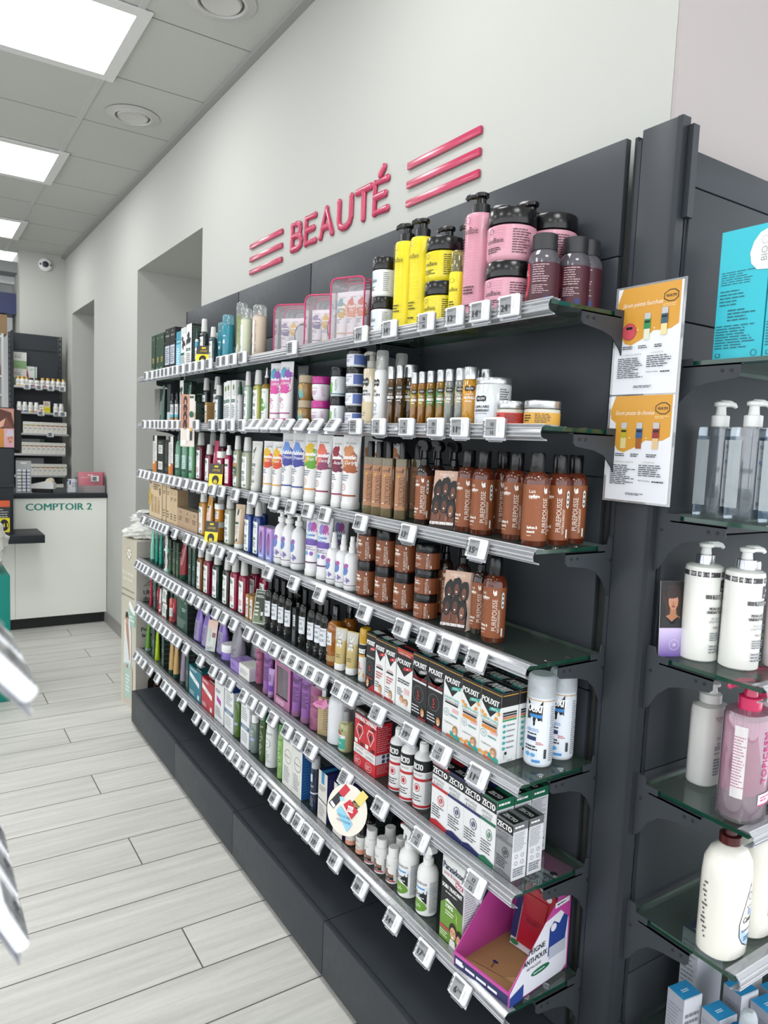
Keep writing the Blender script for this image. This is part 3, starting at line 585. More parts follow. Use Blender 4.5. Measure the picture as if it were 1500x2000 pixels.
reg('bx_biggreen', lambda w, h, d: carton('carton', w, d, h, blend('#24433a', '#35594d', 'Z', 0, .18, .3, .04), [('p', [(.2, .35), (.35, .35), (.5, .95), (.4, .95)], '#3d6556'), ('e', .8, .82, .04, .03, '#c8b36a'), LN(.5, .55, .9, .66, 2, '#b9c8bf'), LN(.1, .06, .9, .34, 8, '#a9b8af', .3)], [('r', 0, 0, 1, 1, '#141d19')]+[('r', .05, y, .95, y+.006, '#4e5a54') for y in (.15, .3, .45, .6, .75, .9)], tc='#1d2d26'))
reg('bx_blackwin', lambda w, h, d: carton('carton', w, d, h, '#1e2022', [('r', .3, .52, .82, .82, '#dfe3e8'), LN(.36, .55, .78, .78, 4, INK), LN(.2, .1, .9, .42, 8, '#9aa0a6', .3)], sc='#121314', tc='#2b2d2f'))
PXT = [('t', 'POUXIT', .5, .5, .5, '#e8e8e8', dict(it=.2, fit=.8, b=1)), ('r', .45, .1, .95, .24, '#2fa79b')]
def PX(word='POUXIT', tagw='XF', tagc='#c22a33', y=.83): return [('r', 0, .955, 1, .968, '#c9983a'), ('t', 'POUXIT', .46, y, .085, '#ffffff', dict(it=.15, fit=.84, b=1)), ('p', [(.42, y-.14), (.92, y-.1), (.96, y-.045), (.46, y-.085)], tagc), ('t', tagw, .69, y-.095, .03, '#ffffff', dict(it=.2, fit=.35))]
def kid(x, y, s=1.): return [('e', x, y+.025*s, .17*s, .085*s, '#a8793f'), ('e', x, y, .13*s, .066*s, '#e0ab8b'), ('e', x-.05*s, y+.01*s, .018*s, .008*s, '#33231a'), ('e', x+.05*s, y+.01*s, .018*s, .008*s, '#33231a'), ('e', x, y-.03*s, .05*s, .012*s, '#fbf1ec')]
PK = lambda c: [('p', [(0, 1), (0, .8), (.5, .6), (1, .8), (1, 1)], '#17181a')]
reg('bx_pxa', lambda w, h, d: carton('carton', w, d, h, '#1b1c1f', PX('POUXIT', 'FLASH')+[('t', 'SHAMPOOING', .5, .58, .035, '#ffffff', dict(fit=.85)), ('o', .45, .38, .32, .12, .06, '#6c6f73'), ('t', '5', .45, .38, .1, '#d2323c'), ('r', 0, .2, .8, .22, '#b53039'), ('p', [(.3, 0), (1, 0), (1, .14)], '#b5242e')]+kid(.3, .1, .9), sc='#141517', tc='#1d1e20', top=PXT))
reg('bx_pxb', lambda w, h, d: carton('carton', w, d, h, '#e9eae9', PK(0)+PX('POUXIT', 'XF')+[('t', 'LOTION', .45, .52, .035, '#c2474e', dict(fit=.6)), ('r', .15, .465, .8, .495, '#1a1a1c'), LN(.15, .28, .8, .42, 3, '#c2666b'), LN(.1, .12, .55, .24, 3, INK, .35), ('r', .0, .0, .9, .04, '#a93038')]+kid(.6, .1, .9), sc='#dcdcdb', side=[('r', 0, .8, 1, 1, '#17181a'), ('r', .1, .66, .9, .7, '#c2474e'), ('r', .1, .6, .9, .64, '#3c8f4a'), LN(.1, .06, .9, .56, 10, GREY)], tc='#1d1e20', top=PXT))
reg('bx_pxd', lambda w, h, d: carton('carton', w, d, h, '#e9eae9', [('r', 0, .9, 1, 1, '#b32a35'), ('p', [(0, .9), (0, .72), (.5, .55), (1, .72), (1, .9)], '#17181a')]+PX('POUXIT', 'XF', '#c22a33', .79)+[('t', 'FORMAT FAMILIAL', .5, .925, .03, '#ffffff', dict(fit=.8)), LN(.12, .42, .85, .5, 2, INK), ('r', .55, .27, .85, .36, '#e4b9bb'), LN(.1, .2, .5, .34, 4, GREY)]+kid(.4, .14, .7)+kid(.68, .12, .7), sc='#d9d9d8', side=[('r', 0, .8, 1, 1, '#17181a'), LN(.1, .06, .9, .7, 12, GREY)], tc='#1d1e20', top=[('r', 0, 0, 1, .5, '#1d1e20'), ('r', 0, .35, 1, .5, '#b32a35')]))
reg('bx_pxe', lambda w, h, d: carton('carton', w, d, h, '#1b1c1f', PX('POUXIT', 'FLASH', '#8b8d92')+[('p', [(0, .72), (.5, .55), (1, .72), (1, .735), (.5, .565), (0, .735)], '#3f4247'), ('t', 'LOTION SPRAY', .5, .62, .042, '#c9323b', dict(fit=.9)), ('r', .05, .555, .95, .585, '#e2e2e2'), ('o', .45, .37, .34, .13, .05, '#7c8085'), ('t', '5', .45, .38, .1, '#d2323c'), ('r', .36, .29, .54, .305, '#d2323c'), LN(.06, .06, .6, .2, 3, '#e2e2e2', .35), ('r', .5, 0, 1, .03, '#a93038')]+kid(.78, .1, .75), sc='#141517', tc='#1d1e20', top=PXT))
PXS = [('r', 0, .8, 1, 1, '#17181a'), ('r', .05, .955, .95, .968, '#c9983a'), ('r', .1, .7, .9, .725, '#17181a'), ('r', .1, .665, .9, .69, '#2a2c30'), ('r', .1, .63, .9, .655, '#d0703a'), ('r', .1, .595, .9, .62, '#3f9a5c')]+[q for i in range(5) for q in (('e', .22, .53-.08*i, .09, .022, '#3fa7a7'), LN(.36, .515-.08*i, .9, .55-.08*i, 1, GREY))]+[('r', .25, .06, .42, .16, '#d5d8da'), ('r', .27, .12, .4, .16, '#17181a'), ('t', '200 ml', .6, .03, .022, INK)]
def pxg(w, h, d, fruit):
    pr = PK(0)+PX('POUXIT', 'VÉGÉTAL', '#2fa79b')+[('t', 'SHAMPOOING', .48, .565, .042, '#2fa79b', dict(fit=.86)), ('t', 'ANTI-POUX & LENTES', .48, .52, .026, INK, dict(fit=.8)), ('r', .12, .475, .85, .5, '#17181a'), ('o', .22, .34, .15, .055, .1, '#3a8f92'), ('t', '15', .22, .34, .045, '#3a8f92'), ('t', 'minutes', .65, .33, .04, '#3a8f92', dict(fit=.5, b=1)), ('r', .55, .38, .88, .43, '#e6b8ba'), ('t', '2 applications', .38, .2, .028, INK, dict(fit=.55)), ('r', .3, .0, 1, .03, '#e06b3a'), ('p', [(.5, .03), (1, .0), (1, .06), (.5, .1)], '#2fa79b')]
    if fruit: pr += [('e', x, y, .07, .026, '#e79a2f') for x, y in ((.1, .63), (.25, .6), (.9, .7), (.8, .62), (.1, .06), (.28, .05), (.42, .08))]+[('e', x, y, .05, .018, '#f2c26a') for x, y in ((.1, .63), (.9, .7), (.28, .05))]+[('r', .15, .42, .85, .465, '#e08a33')]
    return carton('carton', w, d, h, '#ecedec', pr+kid(.76, .11, .8), PXS, PXT, sc='#e7e8e8', tc='#1b1c1e')
reg('bx_pxg', lambda w, h, d: pxg(w, h, d, 0)); reg('bx_pxi', lambda w, h, d: pxg(w, h, d, 1))
def hairwin(w, h, d):
    r = root('gift_carton'); m = '#b06f95'; w2, d2 = w/2, d/2
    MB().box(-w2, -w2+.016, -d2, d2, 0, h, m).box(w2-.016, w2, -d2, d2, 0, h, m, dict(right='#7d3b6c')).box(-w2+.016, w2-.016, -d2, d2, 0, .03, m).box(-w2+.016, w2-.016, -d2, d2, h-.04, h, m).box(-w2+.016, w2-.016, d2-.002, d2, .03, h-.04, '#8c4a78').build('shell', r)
    mb = MB(); prt(mb, Flat((-w2, -d2, 0), (1, 0, 0), (0, 0, 1)), (0, w, 0, h), [('t', 'NUXE', .5, .885, .1, '#2c1f2a', dict(fit=.75)), ('r', .12, .17, .88, .19, '#3a2436'), LN(.15, .03, .85, .13, 3, '#f1d9e8')]); mb.build('print', r)
    MB().box(-w2+.016, w2-.016, -d2+.001, -d2+.002, .03, h-.04, clear('#efe9f0', .3)).build('window', r)
    b = MB()
    for x in (-.022, .024): b.loft([(.03, .016, .012), (.1, .018, .01), (h-.055, .02, .003)], '#8f5a9c', 16, xf=lambda q: (q[0]+x, q[1], q[2]))
    b.build('inner_tube', r); return r
reg('bx_hairwin', hairwin)
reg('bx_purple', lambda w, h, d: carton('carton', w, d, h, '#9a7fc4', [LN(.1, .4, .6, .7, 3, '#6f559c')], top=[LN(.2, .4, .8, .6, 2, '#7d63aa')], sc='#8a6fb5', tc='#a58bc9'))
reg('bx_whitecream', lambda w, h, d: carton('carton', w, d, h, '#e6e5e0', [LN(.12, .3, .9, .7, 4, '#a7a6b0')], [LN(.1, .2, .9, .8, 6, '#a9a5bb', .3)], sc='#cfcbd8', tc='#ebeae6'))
def redbox(w, h, d):
    fr = [('r', 0, .9, 1, 1, '#1a1517'), ('t', 'NOUVEAU', .5, .95, .04, '#e8d9d9', dict(fit=.8)), ('t', 'DEPARAZ', .5, .85, .075, '#ffffff', dict(fit=.94, b=1)), ('t', 'PRO', .7, .775, .05, '#1a1517', dict(b=1)), ('p', [(.5, .46), (.85, .64), (.7, .74), (.3, .74), (.15, .64)], '#e9c8c8'), ('p', [(.5, .49), (.78, .64), (.67, .715), (.33, .715), (.22, .64)], '#b5202c'), ('e', .5, .62, .1, .05, '#2a1013'), ('t', '100', .72, .42, .06, '#1a1517', dict(b=1)), ('r', .06, .4, .34, .47, '#e9e4e4'), ('r', 0, .22, 1, .38, '#ece8e8'), ('t', 'LOTION', .5, .345, .05, INK, dict(fit=.85)), ('t', 'EXPRESS', .5, .265, .05, INK, dict(fit=.85)), ('o', .4, .1, .3, .08, .08, '#efd5d5'), LN(.2, .06, .6, .14, 3, '#efd5d5')]
    sd = [('r', 0, .9, 1, 1, '#1a1517'), ('t', 'SANS REPROCHE', .55, .945, .03, '#e8d9d9', dict(fit=.7)), LN(.05, .42, .95, .86, 12, '#e6a9ad', .3), ('r', 0, .22, 1, .38, '#dfe0ea')]+[('e', x, y, .11, .035, '#4b4a63') for x in (.5, .8) for y in (.34, .26)]+[LN(.08, .05, .92, .2, 5, '#e6a9ad', .3)]
    return carton('carton', w, d, h, '#c42530', fr, sd, [('t', 'SANS POUX', .5, .6, .2, '#e0d5d5', dict(fit=.8))], tc='#1d181a')
reg('bx_red', redbox)
def zecto(w, h, d, c, base='#e9e9ea', sc='#e2e2e8'):
    fr = [('r', 0, .8, 1, 1, '#121315'), ('r', 0, .965, 1, 1, c), ('t', 'ZECTO', .46, .88, .1, '#ffffff', dict(fit=.85, b=1)), ('o', .82, .88, .1, .04, .3, '#ffffff'), ('t', 'ANTI-POUX', .4, .74, .045, '#6d7076', dict(fit=.7)), ('t', '& LENTES', .4, .68, .045, '#6d7076', dict(fit=.6)), ('r', 0, .6, 1, .645, c), ('o', .6, .44, .2, .085, .13, c if c != '#6c6f72' else INK), ('e', .6, .44, .1, .045, c if c != '#6c6f72' else INK), ('p', [(.48, .51), (.5, .52), (.73, .37), (.71, .36)], base), LN(.08, .14, .8, .34, 5, INK, .35), ('p', [(0, 0), (0, .06), (.35, .1), (1, .06), (1, 0)], c)]
    sd = [('r', 0, .86, 1, 1, c), LN(.1, .9, .9, .96, 1, '#ffffff'), LN(.06, .5, .94, .84, 12, GREY, .3)]+[('o', x, y, .11, .035, .2, GREY) for x in (.28, .7) for y in (.42, .3)]+[LN(.1, .06, .9, .22, 4, GREY)]
    return carton('carton', w, d, h, base, fr, sd, [('t', 'ZECTO', .5, .35, .28, '#dcdcdc', dict(fit=.75, b=1)), ('r', 0, .72, 1, 1, c)], sc=sc, tc='#141517')
for n_, c_ in (('zred', '#b8242e'), ('zblue', '#20275e'), ('zgreen', '#1d6b4e')): reg('bx_'+n_, lambda w, h, d, c=c_: zecto(w, h, d, c))
reg('bx_zgrey', lambda w, h, d: zecto(w, h, d, '#6c6f72', '#8f9194'))
def meds(w, h, d, c, tc): return carton('carton', w, d, h, c, [('p', [(.06, .8), (.84, .6), (.84, .44), (.06, .64)], '#e9ebea'), ('t', 'Dermatologie', .45, .63, .045, INK, dict(fit=.6)), LN(.1, .86, .7, .95, 2, '#dfe6e6'), LN(.08, .06, .5, .2, 3, '#c9d6d6'), ('r', .72, .05, .86, .2, '#dfe3e2')], top=[('r', .1, .5, .5, .95, '#e4e6e2'), ('r', .5, .1, .9, .2, '#e4e6e2'), ('r', .5, .3, .9, .4, '#10262a')], sc=tc, tc=tc, side=[LN(.2, .2, .8, .9, 5, '#e6e6e6'), ('e', .4, .88, .25, .05, '#3b78b8')])
reg('bx_tealbox', lambda w, h, d: meds(w, h, d, '#2b7285', '#175d63')); reg('bx_redbox', lambda w, h, d: meds(w, h, d, '#b23440', '#a02731'))
reg('bx_magsq', lambda w, h, d: carton('carton', w, d, h, '#dedfdf', [('p', [(.25, .5), (.7, .42), (.7, .55), (.25, .63)], '#a8399c'), LN(.12, .7, .85, .8, 2, '#55585c'), LN(.12, .12, .85, .36, 5, '#77797d')], sc='#c9cacc', tc='#d5d6d6'))
DUC = [('r', 0, .4, 1, .5, '#476b8c'), ('t', 'DUCRAY', .5, .45, .06, '#ffffff', dict(fit=.75)), LN(.12, .6, .88, .9, 6, '#70747b', .35), LN(.12, .1, .88, .34, 5, '#85898f', .35)]
reg('bx_bluetop', lambda w, h, d: carton('carton', w, d, h, '#e4e6e6', DUC, [LN(.1, .1, .9, .9, 12, '#9da1a6', .3)], sc='#c6cad2', tc='#1f3f8c'))
reg('bx_ducray', lambda w, h, d: carton('carton', w, d, h, '#e6e8e9', DUC, [LN(.1, .1, .9, .9, 14, '#9da1a6', .3)], sc='#c6c9d0', tc='#dfe1e3'))
reg('bx_creamblue', lambda w, h, d: carton('carton', w, d, h, '#ddddd6', [('o', .55, .62, .34, .14, .07, '#5b6066'), ('t', 'Atoderm', .5, .62, .04, '#5b6066', dict(fit=.5)), ('t', 'BIODERMA', .5, .92, .035, '#5b6066', dict(fit=.8)), LN(.15, .1, .8, .42, 7, '#7f858b', .35)], [LN(.1, .1, .9, .95, 16, '#4f83b8', .25)], sc='#1d5a9c', tc='#d5d5cf'))
reg('bx_navy', lambda w, h, d: carton('carton', w, d, h, '#d8d5cf', [('r', .34, .76, .66, 1, '#2a86b5'), LN(.12, .6, .88, .72, 3, '#6b6d72', .35), ('p', [(0, .42), (1, .38), (1, .4), (0, .44)], '#2a2f45'), LN(.12, .1, .88, .34, 5, '#85868a', .35)], [LN(.1, .55, .9, .9, 9, '#4a4d8c', .3), ('r', .1, .2, .9, .3, '#8a8cc0')], top=[('r', .34, 0, .66, 1, '#2a86b5')], sc='#1b1d55', tc='#1b1d55'))
def paras(w, h, d):
    fr = [('r', 0, 0, 1, .48, '#6a9436'), ('p', [(0, .42), (.3, .52), (1, .46), (1, .7), (0, .76)], '#191b1c'), ('t', 'Parasidose', .5, .9, .085, '#23354f', dict(fit=.9, b=1)), ('t', 'poux & lentes', .45, .82, .05, '#a8345e', dict(fit=.7)), ('r', .62, .735, .96, .79, '#b02a5a'), ('t', 'MAX', .79, .763, .04, '#ffffff', dict(b=1)), ('t', 'SOIN TRAITANT', .5, .66, .05, '#ffffff', dict(fit=.9, b=1)), LN(.2, .58, .9, .61, 1, '#d5d5d5'), ('t', '100%', .42, .44, .05, '#ffffff', dict(b=1)), LN(.25, .33, .65, .39, 2, '#e6f0d8'), ('p', [(.7, .44), (.8, .38), (.75, .38), (.82, .3), (.72, .36), (.76, .37)], '#d7e36a'), ('r', .02, .14, .45, .17, '#c3365f'), LN(.04, .04, .42, .12, 3, '#dfeccb')]
    fr += [('e', .62, .2, .16, .085, '#2a1a12'), ('e', .64, .165, .13, .075, '#d9a582'), ('e', .58, .18, .018, .01, '#22150f'), ('e', .69, .18, .018, .01, '#22150f'), ('e', .64, .12, .05, .014, '#ffffff'), ('e', .9, .18, .12, .08, '#1d120d'), ('e', .9, .14, .09, .06, '#d29c7a'), ('e', .9, .11, .035, .012, '#ffffff'), ('p', [(.5, 0), (.55, .09), (.75, .09), (.8, 0)], '#e8e8e6'), ('p', [(.82, 0), (.85, .07), (.98, .07), (1, 0)], '#5d8a4a')]
    return carton('carton', w, d, h, '#e9eae8', fr, [LN(.08, .06, .92, .95, 30, GREY, .3)], sc='#e6e6ec', tc='#e4e5e3')
reg('bx_paras', paras)
# klorane style bottles
for k_, a_ in dict(kl_dark=('#20262a',), kl_darks=('#1f3b44',), kl_pale=('#a9bfae', klabel(.5)), kl_yg=('#a3a548', klabel(.5, '#5d6b3a')), kl_peony=('#5b1024', klabel(.82, '#8a9a6a', '#b06a7a')), kl_peonys=('#6b142b', klabel(.78, '#8a9a6a', '#b06a7a')),
    kl_beige=('#9a9f86', klabel(.46, extra=[('r', 0, .3, 1, .74, '#b08a57'), ('r', .05, .34, .95, .62, '#1c5a46'), ('t', '50%', .5, .5, .07, '#ffffff', dict(fit=.7)), LN(.15, .36, .85, .43, 2, '#d8e5df')])), kl_beige2=('#9fa38d',), kl_orange=('#b9802a', klabel(.78, '#cf8a4a', '#c09a6a', extra=[('e', .05, .5, .12, .09, '#d9642f')])), kl_blue=('#1e3f86', klabel(.42, '#6a6fb0')),
    kl_amber=('#7a4c1c', klabel(.36)), kl_red=('#7c1230', klabel(.42, '#3a3a3a')), kl_green=('#15291f', klabel(.8, '#6fae5a')), kl_brown=('#33211e', klabel(.42)), kl_pinkred=('#8c1437', klabel(.8, '#d98a9a', '#c06a7a'))).items(): reg(k_, K_(*a_))
reg('kl_spray', lambda w, h, d: bot('spray_bottle', w, h, mat('#b9babc', .3), [(0, .93), (.01, 1), (.62, 1), (.68, .6), (.7, .45)], [('cap', mat('#1f4a34', .25), [(.69, .5, .8), (.86, .48, .8), (.88, .35, .8), (1, .3, .8)])], ((-.42, .42, .05, .6), [('r', 0, 0, 1, 1, '#c4c6c8'), LN(.08, .08, .92, .7, 10, '#5d6268', .35), LN(.3, .8, .9, .92, 2, '#6c7076'), ('r', 0, .02, 1, .05, '#2a2d30')]), .62, 2.6))
# tubes
reg('tb_green', lambda w, h, d: tb(w, h, mat('#1c4a3a', .12, coat=.6), '#173a2e', [('r', .1, .12, .55, .55, '#dfe6e6'), LN(.14, .2, .5, .5, 6, GREY), ('r', .1, .06, .5, .12, '#57b5c0')]))
reg('tb_magenta', lambda w, h, d: tb(w, h, '#e9e6e8', '#b52d80', [('p', blob(.5, .62, .52, .2, 5, .1), blend('#c5368f', '#d95aa4', 'Z', .08, .16, .35, .03)), ('p', blob(.35, .82, .34, .1, 8, .15), blend('#49a6bd', '#3f5fa8', 'X', -.02, .02, .35, .02)), ('p', blob(.7, .78, .3, .1, 4, .15), '#8a4fa5'), ('t', 'les secrets', .5, .915, .035, GREY, dict(it=.3, fit=.6)), ('t', 'Perfect', .5, .72, .07, '#ffffff', dict(it=.3, fit=.7, b=1)), ('t', 'Lotion', .55, .64, .07, '#ffffff', dict(it=.3, fit=.6)), LN(.1, .26, .6, .36, 3, '#b0588c'), ('o', .45, .2, .13, .05, .14, '#b0588c'), ('r', 0, .055, 1, .075, '#a82b78')]))
reg('tb_grey', lambda w, h, d: tb(w, h, '#6f7073', '#5b5c60', [LN(.2, .84, .8, .9, 1, '#b5b6b8')]))
reg('tb_pink', lambda w, h, d: tb(w, h, '#a81f52', WHP, [('p', [(.1, .02), (.9, .02), (.6, .7), (.4, .7)], '#e8c3cd'), LN(.25, .1, .75, .45, 6, '#b0566f')]))
reg('tb_white', lambda w, h, d: tb(w, h, '#d9d9d3', '#e3e3de', [('e', .3, .8, .07, .05, '#3d4a3a'), ('e', .42, .86, .05, .04, '#55614a'), ('p', [(.3, .6), (.45, .85), (.48, .84), (.34, .6)], '#4a5643'), ('r', .1, .44, .6, .5, '#1f5a47'), ('t', 'KLORANE', .35, .47, .03, '#ffffff', dict(fit=.42)), LN(.12, .22, .75, .4, 5, GREY), ('p', [(.3, .06), (.38, .14), (.42, .05)], '#33443a'), ('p', [(.46, .05), (.6, .14), (.54, .05)], '#33443a')]))
for k_, a_ in dict(tb_orange=('#e3b21f', '#d4492b', ('Smoothie', 'Sun'), '#dba021'), tb_blue=('#5560b5', '#3b3f95', ('Bubble', 'Dream'), '#2f4a8c', '#6d8fd0'), tb_yellowgreen=('#d9b52a', '#5fa02f', ('Smoothie', 'Fruit'), '#d98a2a'), tb_coral=('#e2705c', '#8c3a62', ('Smoothie', 'Coco'), '#8f2f55'), tb_wine=('#8c1f34', '#6d1f3f', ('Smoothie', 'Acai'), '#8f2f55'), tb_brown=('#c98a5a', '#a85a2e', ('Smoothie', 'Curly'), '#9c4a25')).items():
    reg(k_, lambda w, h, d, a=a_: tb(w, h, '#e8e6e6', WHP, splash_lab(a[0], a[1], w, a[2], a[3], c0=a[4] if len(a) > 4 else None)))
reg('tb_bubble', lambda w, h, d: tb(w, h, '#e9e7ec', WHP, [('e', .45, .62, .34, .14, blend('#4fa8cf', '#7f5fb5', 'X', -.02, .03, .3, .03)), ('e', .62, .76, .22, .09, '#b04f9a'), ('e', .35, .78, .16, .07, blend('#c069b5', '#8f7fd0', 'Z', .1, .16, .3, .02)), ('e', .8, .68, .1, .05, '#c98ac5'), ('r', .05, .42, .95, .53, '#6b4fa5'), ('t', 'Bubble', .5, .66, .07, '#ffffff', dict(it=.3, fit=.8, b=1)), ('t', 'Growth', .55, .58, .07, '#ffffff', dict(it=.3, fit=.8, b=1)), ('e', .32, .27, .12, .04, '#5aa3cc'), ('e', .65, .27, .12, .04, '#8f5fb0'), LN(.1, .33, .85, .4, 3, '#6b5a8c'), ('r', 0, .09, 1, .115, '#54294f'), ('t', 'les secrets', .5, .915, .035, GREY, dict(it=.3, fit=.6))]))
reg('tb_orangepink', lambda w, h, d: tb(w, h, '#d89a3a', WHP, [('r', 0, .1, 1, .78, '#e9cfc6'), ('e', .15, .55, .14, .1, '#e0702f'), ('p', [(.5, .6), (.75, .95), (.8, .9), (.6, .55)], '#4a5a3a'), ('r', .1, .7, .75, .76, '#1f5a47'), LN(.2, .14, .85, .5, 8, '#c98a80', .35)]))
reg('tb_beige', lambda w, h, d: tb(w, h, '#c9ad8d', WHP, [('r', .05, .05, .72, .95, '#d9cfc2'), ('e', .4, .82, .1, .09, '#39453a'), ('r', .05, .5, .6, .56, '#1f5a47'), LN(.1, .2, .65, .46, 6, GREY, .35), ('p', [(.3, .04), (.55, .14), (.6, .04)], '#26332b')]))
reg('tb_mint', lambda w, h, d: tb(w, h, mat('#7cc2ab', .25), '#2f5a50', [LN(.25, .2, .75, .5, 5, '#e3f2ec')]))
reg('tb_teal', lambda w, h, d: tb(w, h, mat('#138a78', .22), '#0f4f46', [('r', 0, .3, 1, .31, '#5fc2b0'), LN(.25, .36, .75, .5, 3, '#bfe6dd')]))
reg('tb_redglass', lambda w, h, d: tb(w, h, mat('#8f3036', .1, coat=.7), '#173e33', [LN(.25, .25, .8, .5, 5, '#d99a9a'), ('e', .55, .7, .05, .02, '#d99a9a')], .13))
reg('tb_red', lambda w, h, d: tb(w, h, '#a5203c', '#a5203c', [('r', 0, .2, 1, .215, '#d98a98'), LN(.2, .4, .8, .6, 3, '#e3b5bd')]))
reg('tb_redgreen', lambda w, h, d: tb(w, h, '#9c1a35', '#3a1420', [('r', 0, .74, 1, 1, '#2f4a38'), LN(.2, .4, .85, .62, 4, '#e3b5bd'), ('r', 0, .0, 1, .28, '#4a1020')]))
reg('tb_whitered', lambda w, h, d: tb(w, h, '#e0d5d2', '#b5474a', [('r', 0, .05, 1, .35, '#c9585a'), LN(.2, .4, .85, .7, 4, GREY)]))
reg('tb_purple', lambda w, h, d: tb(w, h, mat('#8a5a9e', .25), clear('#e5c9e0', .3, .45, '#c58ab8'), [('t', 'NUXE', .5, .82, .055, '#2a1c30', dict(fit=.6)), ('e', .5, .89, .06, .015, '#2a1c30'), ('t', 'hair', .5, .66, .12, '#2a1c30', dict(it=.35, fit=.75)), ('t', 'prodigieux', .5, .585, .028, '#2a1c30', dict(fit=.6)), LN(.12, .16, .85, .5, 9, '#2f2236', .35)]))
reg('tb_purples', lambda w, h, d: tb(w, h, mat('#a98abf', .25), clear('#e5c9e0', .3, .5, '#c9a0c9'), [('r', 0, .1, 1, .35, '#6b3fa5'), LN(.2, .5, .8, .8, 4, '#5a3a70')]))
reg('tb_clear', lambda w, h, d: tb(w, h, mat('#c2ad72', .15, coat=.5), WHP, [('r', .0, .7, 1, 1, '#c9c7bd'), ('p', [(.3, .5), (.72, .5), (.72, .9), (.3, .9)], '#e2e4e4'), ('t', 'LA', .42, .82, .05, INK), ('t', 'ZAR', .48, .72, .05, INK), ('t', 'TIGUE', .52, .62, .05, INK), LN(.3, .2, .8, .32, 2, '#7a6c45')], .16))
reg('tb_lime2', lambda w, h, d: tb(w, h, mat('#5a8f2c', .15, coat=.5), '#8fa39a', [('r', .2, .0, .6, .2, '#3d6a24')]))
reg('tb_lime', lambda w, h, d: tb(w, h, mat('#a5c020', .25), '#a5c020', [LN(.2, .3, .8, .6, 5, '#6d8a1c')]))
reg('tb_tan', lambda w, h, d: tb(w, h, mat('#bf9c66', .3), '#1c3f36', [LN(.2, .45, .8, .75, 4, '#7d6238'), LN(.2, .2, .8, .3, 2, '#7d6238')]))
reg('tb_mauve', lambda w, h, d: tb(w, h, mat('#8a7f92', .3), '#3a4a48', [LN(.2, .3, .8, .7, 7, '#5d5466', .35)]))
# jars
BB_L = [('r', 0, 0, 1, 1, '#eceef0')]+[('r', .38, y, .66, y+.012, '#a9c4d6') for y in np.linspace(.3, .95, 9)]
reg('jar_white', lambda w, h, d: jar(w, h, mat('#e6e9ec', .2, coat=.4), BLK, [('r', .36, y, .62, y+.014, '#a3c3d8') for y in np.linspace(.3, .95, 9)]+[('o', .45, .84, .03, .11, .12, INK), ('t', 'aseBaie', .47, .6, .2, '#39414a', dict(fit=.2)), LN(.4, .14, .56, .34, 3, INK), LN(.68, .1, .78, .95, 10, GREY, .4)]))
def ribs(c): return [('r', .28, y, .72, y+.004, c) for y in np.linspace(.05, .95, 34)]
reg('pump_yellow', lambda w, h, d: pump('pump_bottle', w, h, mat('#e3d224', .3), ribs('#d2c118')+[('o', .52, .92, .045, .035, .12, '#4a4520'), ('t', 'aseBaie', .56, .78, .06, '#3a3618', dict(fit=.26)), LN(.48, .16, .66, .26, 3, '#3a3618'), LN(.48, .05, .66, .09, 1, '#3a3618')], BLK))
reg('pump_pink', lambda w, h, d: pump('pump_bottle', w, h, mat('#cf93a3', .3), ribs('#c2849a')+[('o', .52, .92, .045, .035, .12, '#4a2f38'), ('t', 'useBaie', .57, .82, .07, '#3a252c', dict(fit=.28)), LN(.48, .18, .7, .27, 3, '#3a252c'), LN(.48, .05, .66, .09, 1, '#3a252c')], BLK))
def bjar(c, rc, ik, w, h): return jar(w, h, mat(c, .22, coat=.3), BLK, [('r', .4, y, .62, y+.012, rc) for y in np.linspace(.3, .95, 9)]+[('o', .48, .86, .028, .09, .12, ik), ('t', 'useBaie', .52, .56, .17, ik, dict(fit=.18)), LN(.44, .14, .6, .34, 3, ik), LN(.68, .1, .85, .92, 10, ik, .35)], body=[(0, .86), (.04, .94), (.1, .99), (.2, 1), (.66, 1), (.68, .94)])
reg('jar_yellow', lambda w, h, d: bjar('#e3d224', '#cfc020', '#3a3618', w, h)); reg('jar_pink', lambda w, h, d: bjar('#d39aa9', '#c585a0', '#3a252c', w, h))
reg('serum_yellow', lambda w, h, d: bot('serum_bottle', w, h, mat('#e3d224', .3), [(0, .93), (.01, 1), (.68, 1), (.7, .9), (.71, .5)], [('pump', BLK, [(.7, .55), (.8, .55), (.81, .4), (.95, .4)]), ('cap', clear('#f0eedc', .3, .15, '#d8d28a'), [(.7, .92), (.98, .92), (1, .8)])], ((-.9, .9, .04, .66), [('o', .55, .86, .1, .05, .14, '#4a4520'), ('t', 'aseBaie', .58, .66, .1, '#3a3618', dict(fit=.36)), LN(.45, .1, .75, .4, 5, '#3a3618')])))
reg('pill_dark', lambda w, h, d: pill(w, h, mat('#56535a', .12, coat=.5), mat('#2c2c2f', .4), [('r', 0, .02, 1, .95, '#4a1f2b'), ('p', [(.33, .02), (.42, .3), (.44, .6), (.42, .95), (.46, .95), (.48, .6), (.46, .3), (.39, .02)], '#c23a4a'), ('t', 'OL', .4, .75, .13, '#e6d5d5'), ('t', 'CHEVEUX', .36, .3, .09, '#e6d5d5', dict(fit=.14)), LN(.52, .5, .72, .92, 8, '#c9aeb3', .35), LN(.52, .25, .72, .46, 5, '#c9aeb3', .35), ('r', .66, .05, .72, .2, '#22306b')], [(0, .93), (.02, 1), (.66, 1), (.73, .9), (.77, .76), (.79, .72)], (-1.35, 1.35, .06, .64), (.79, .7)))
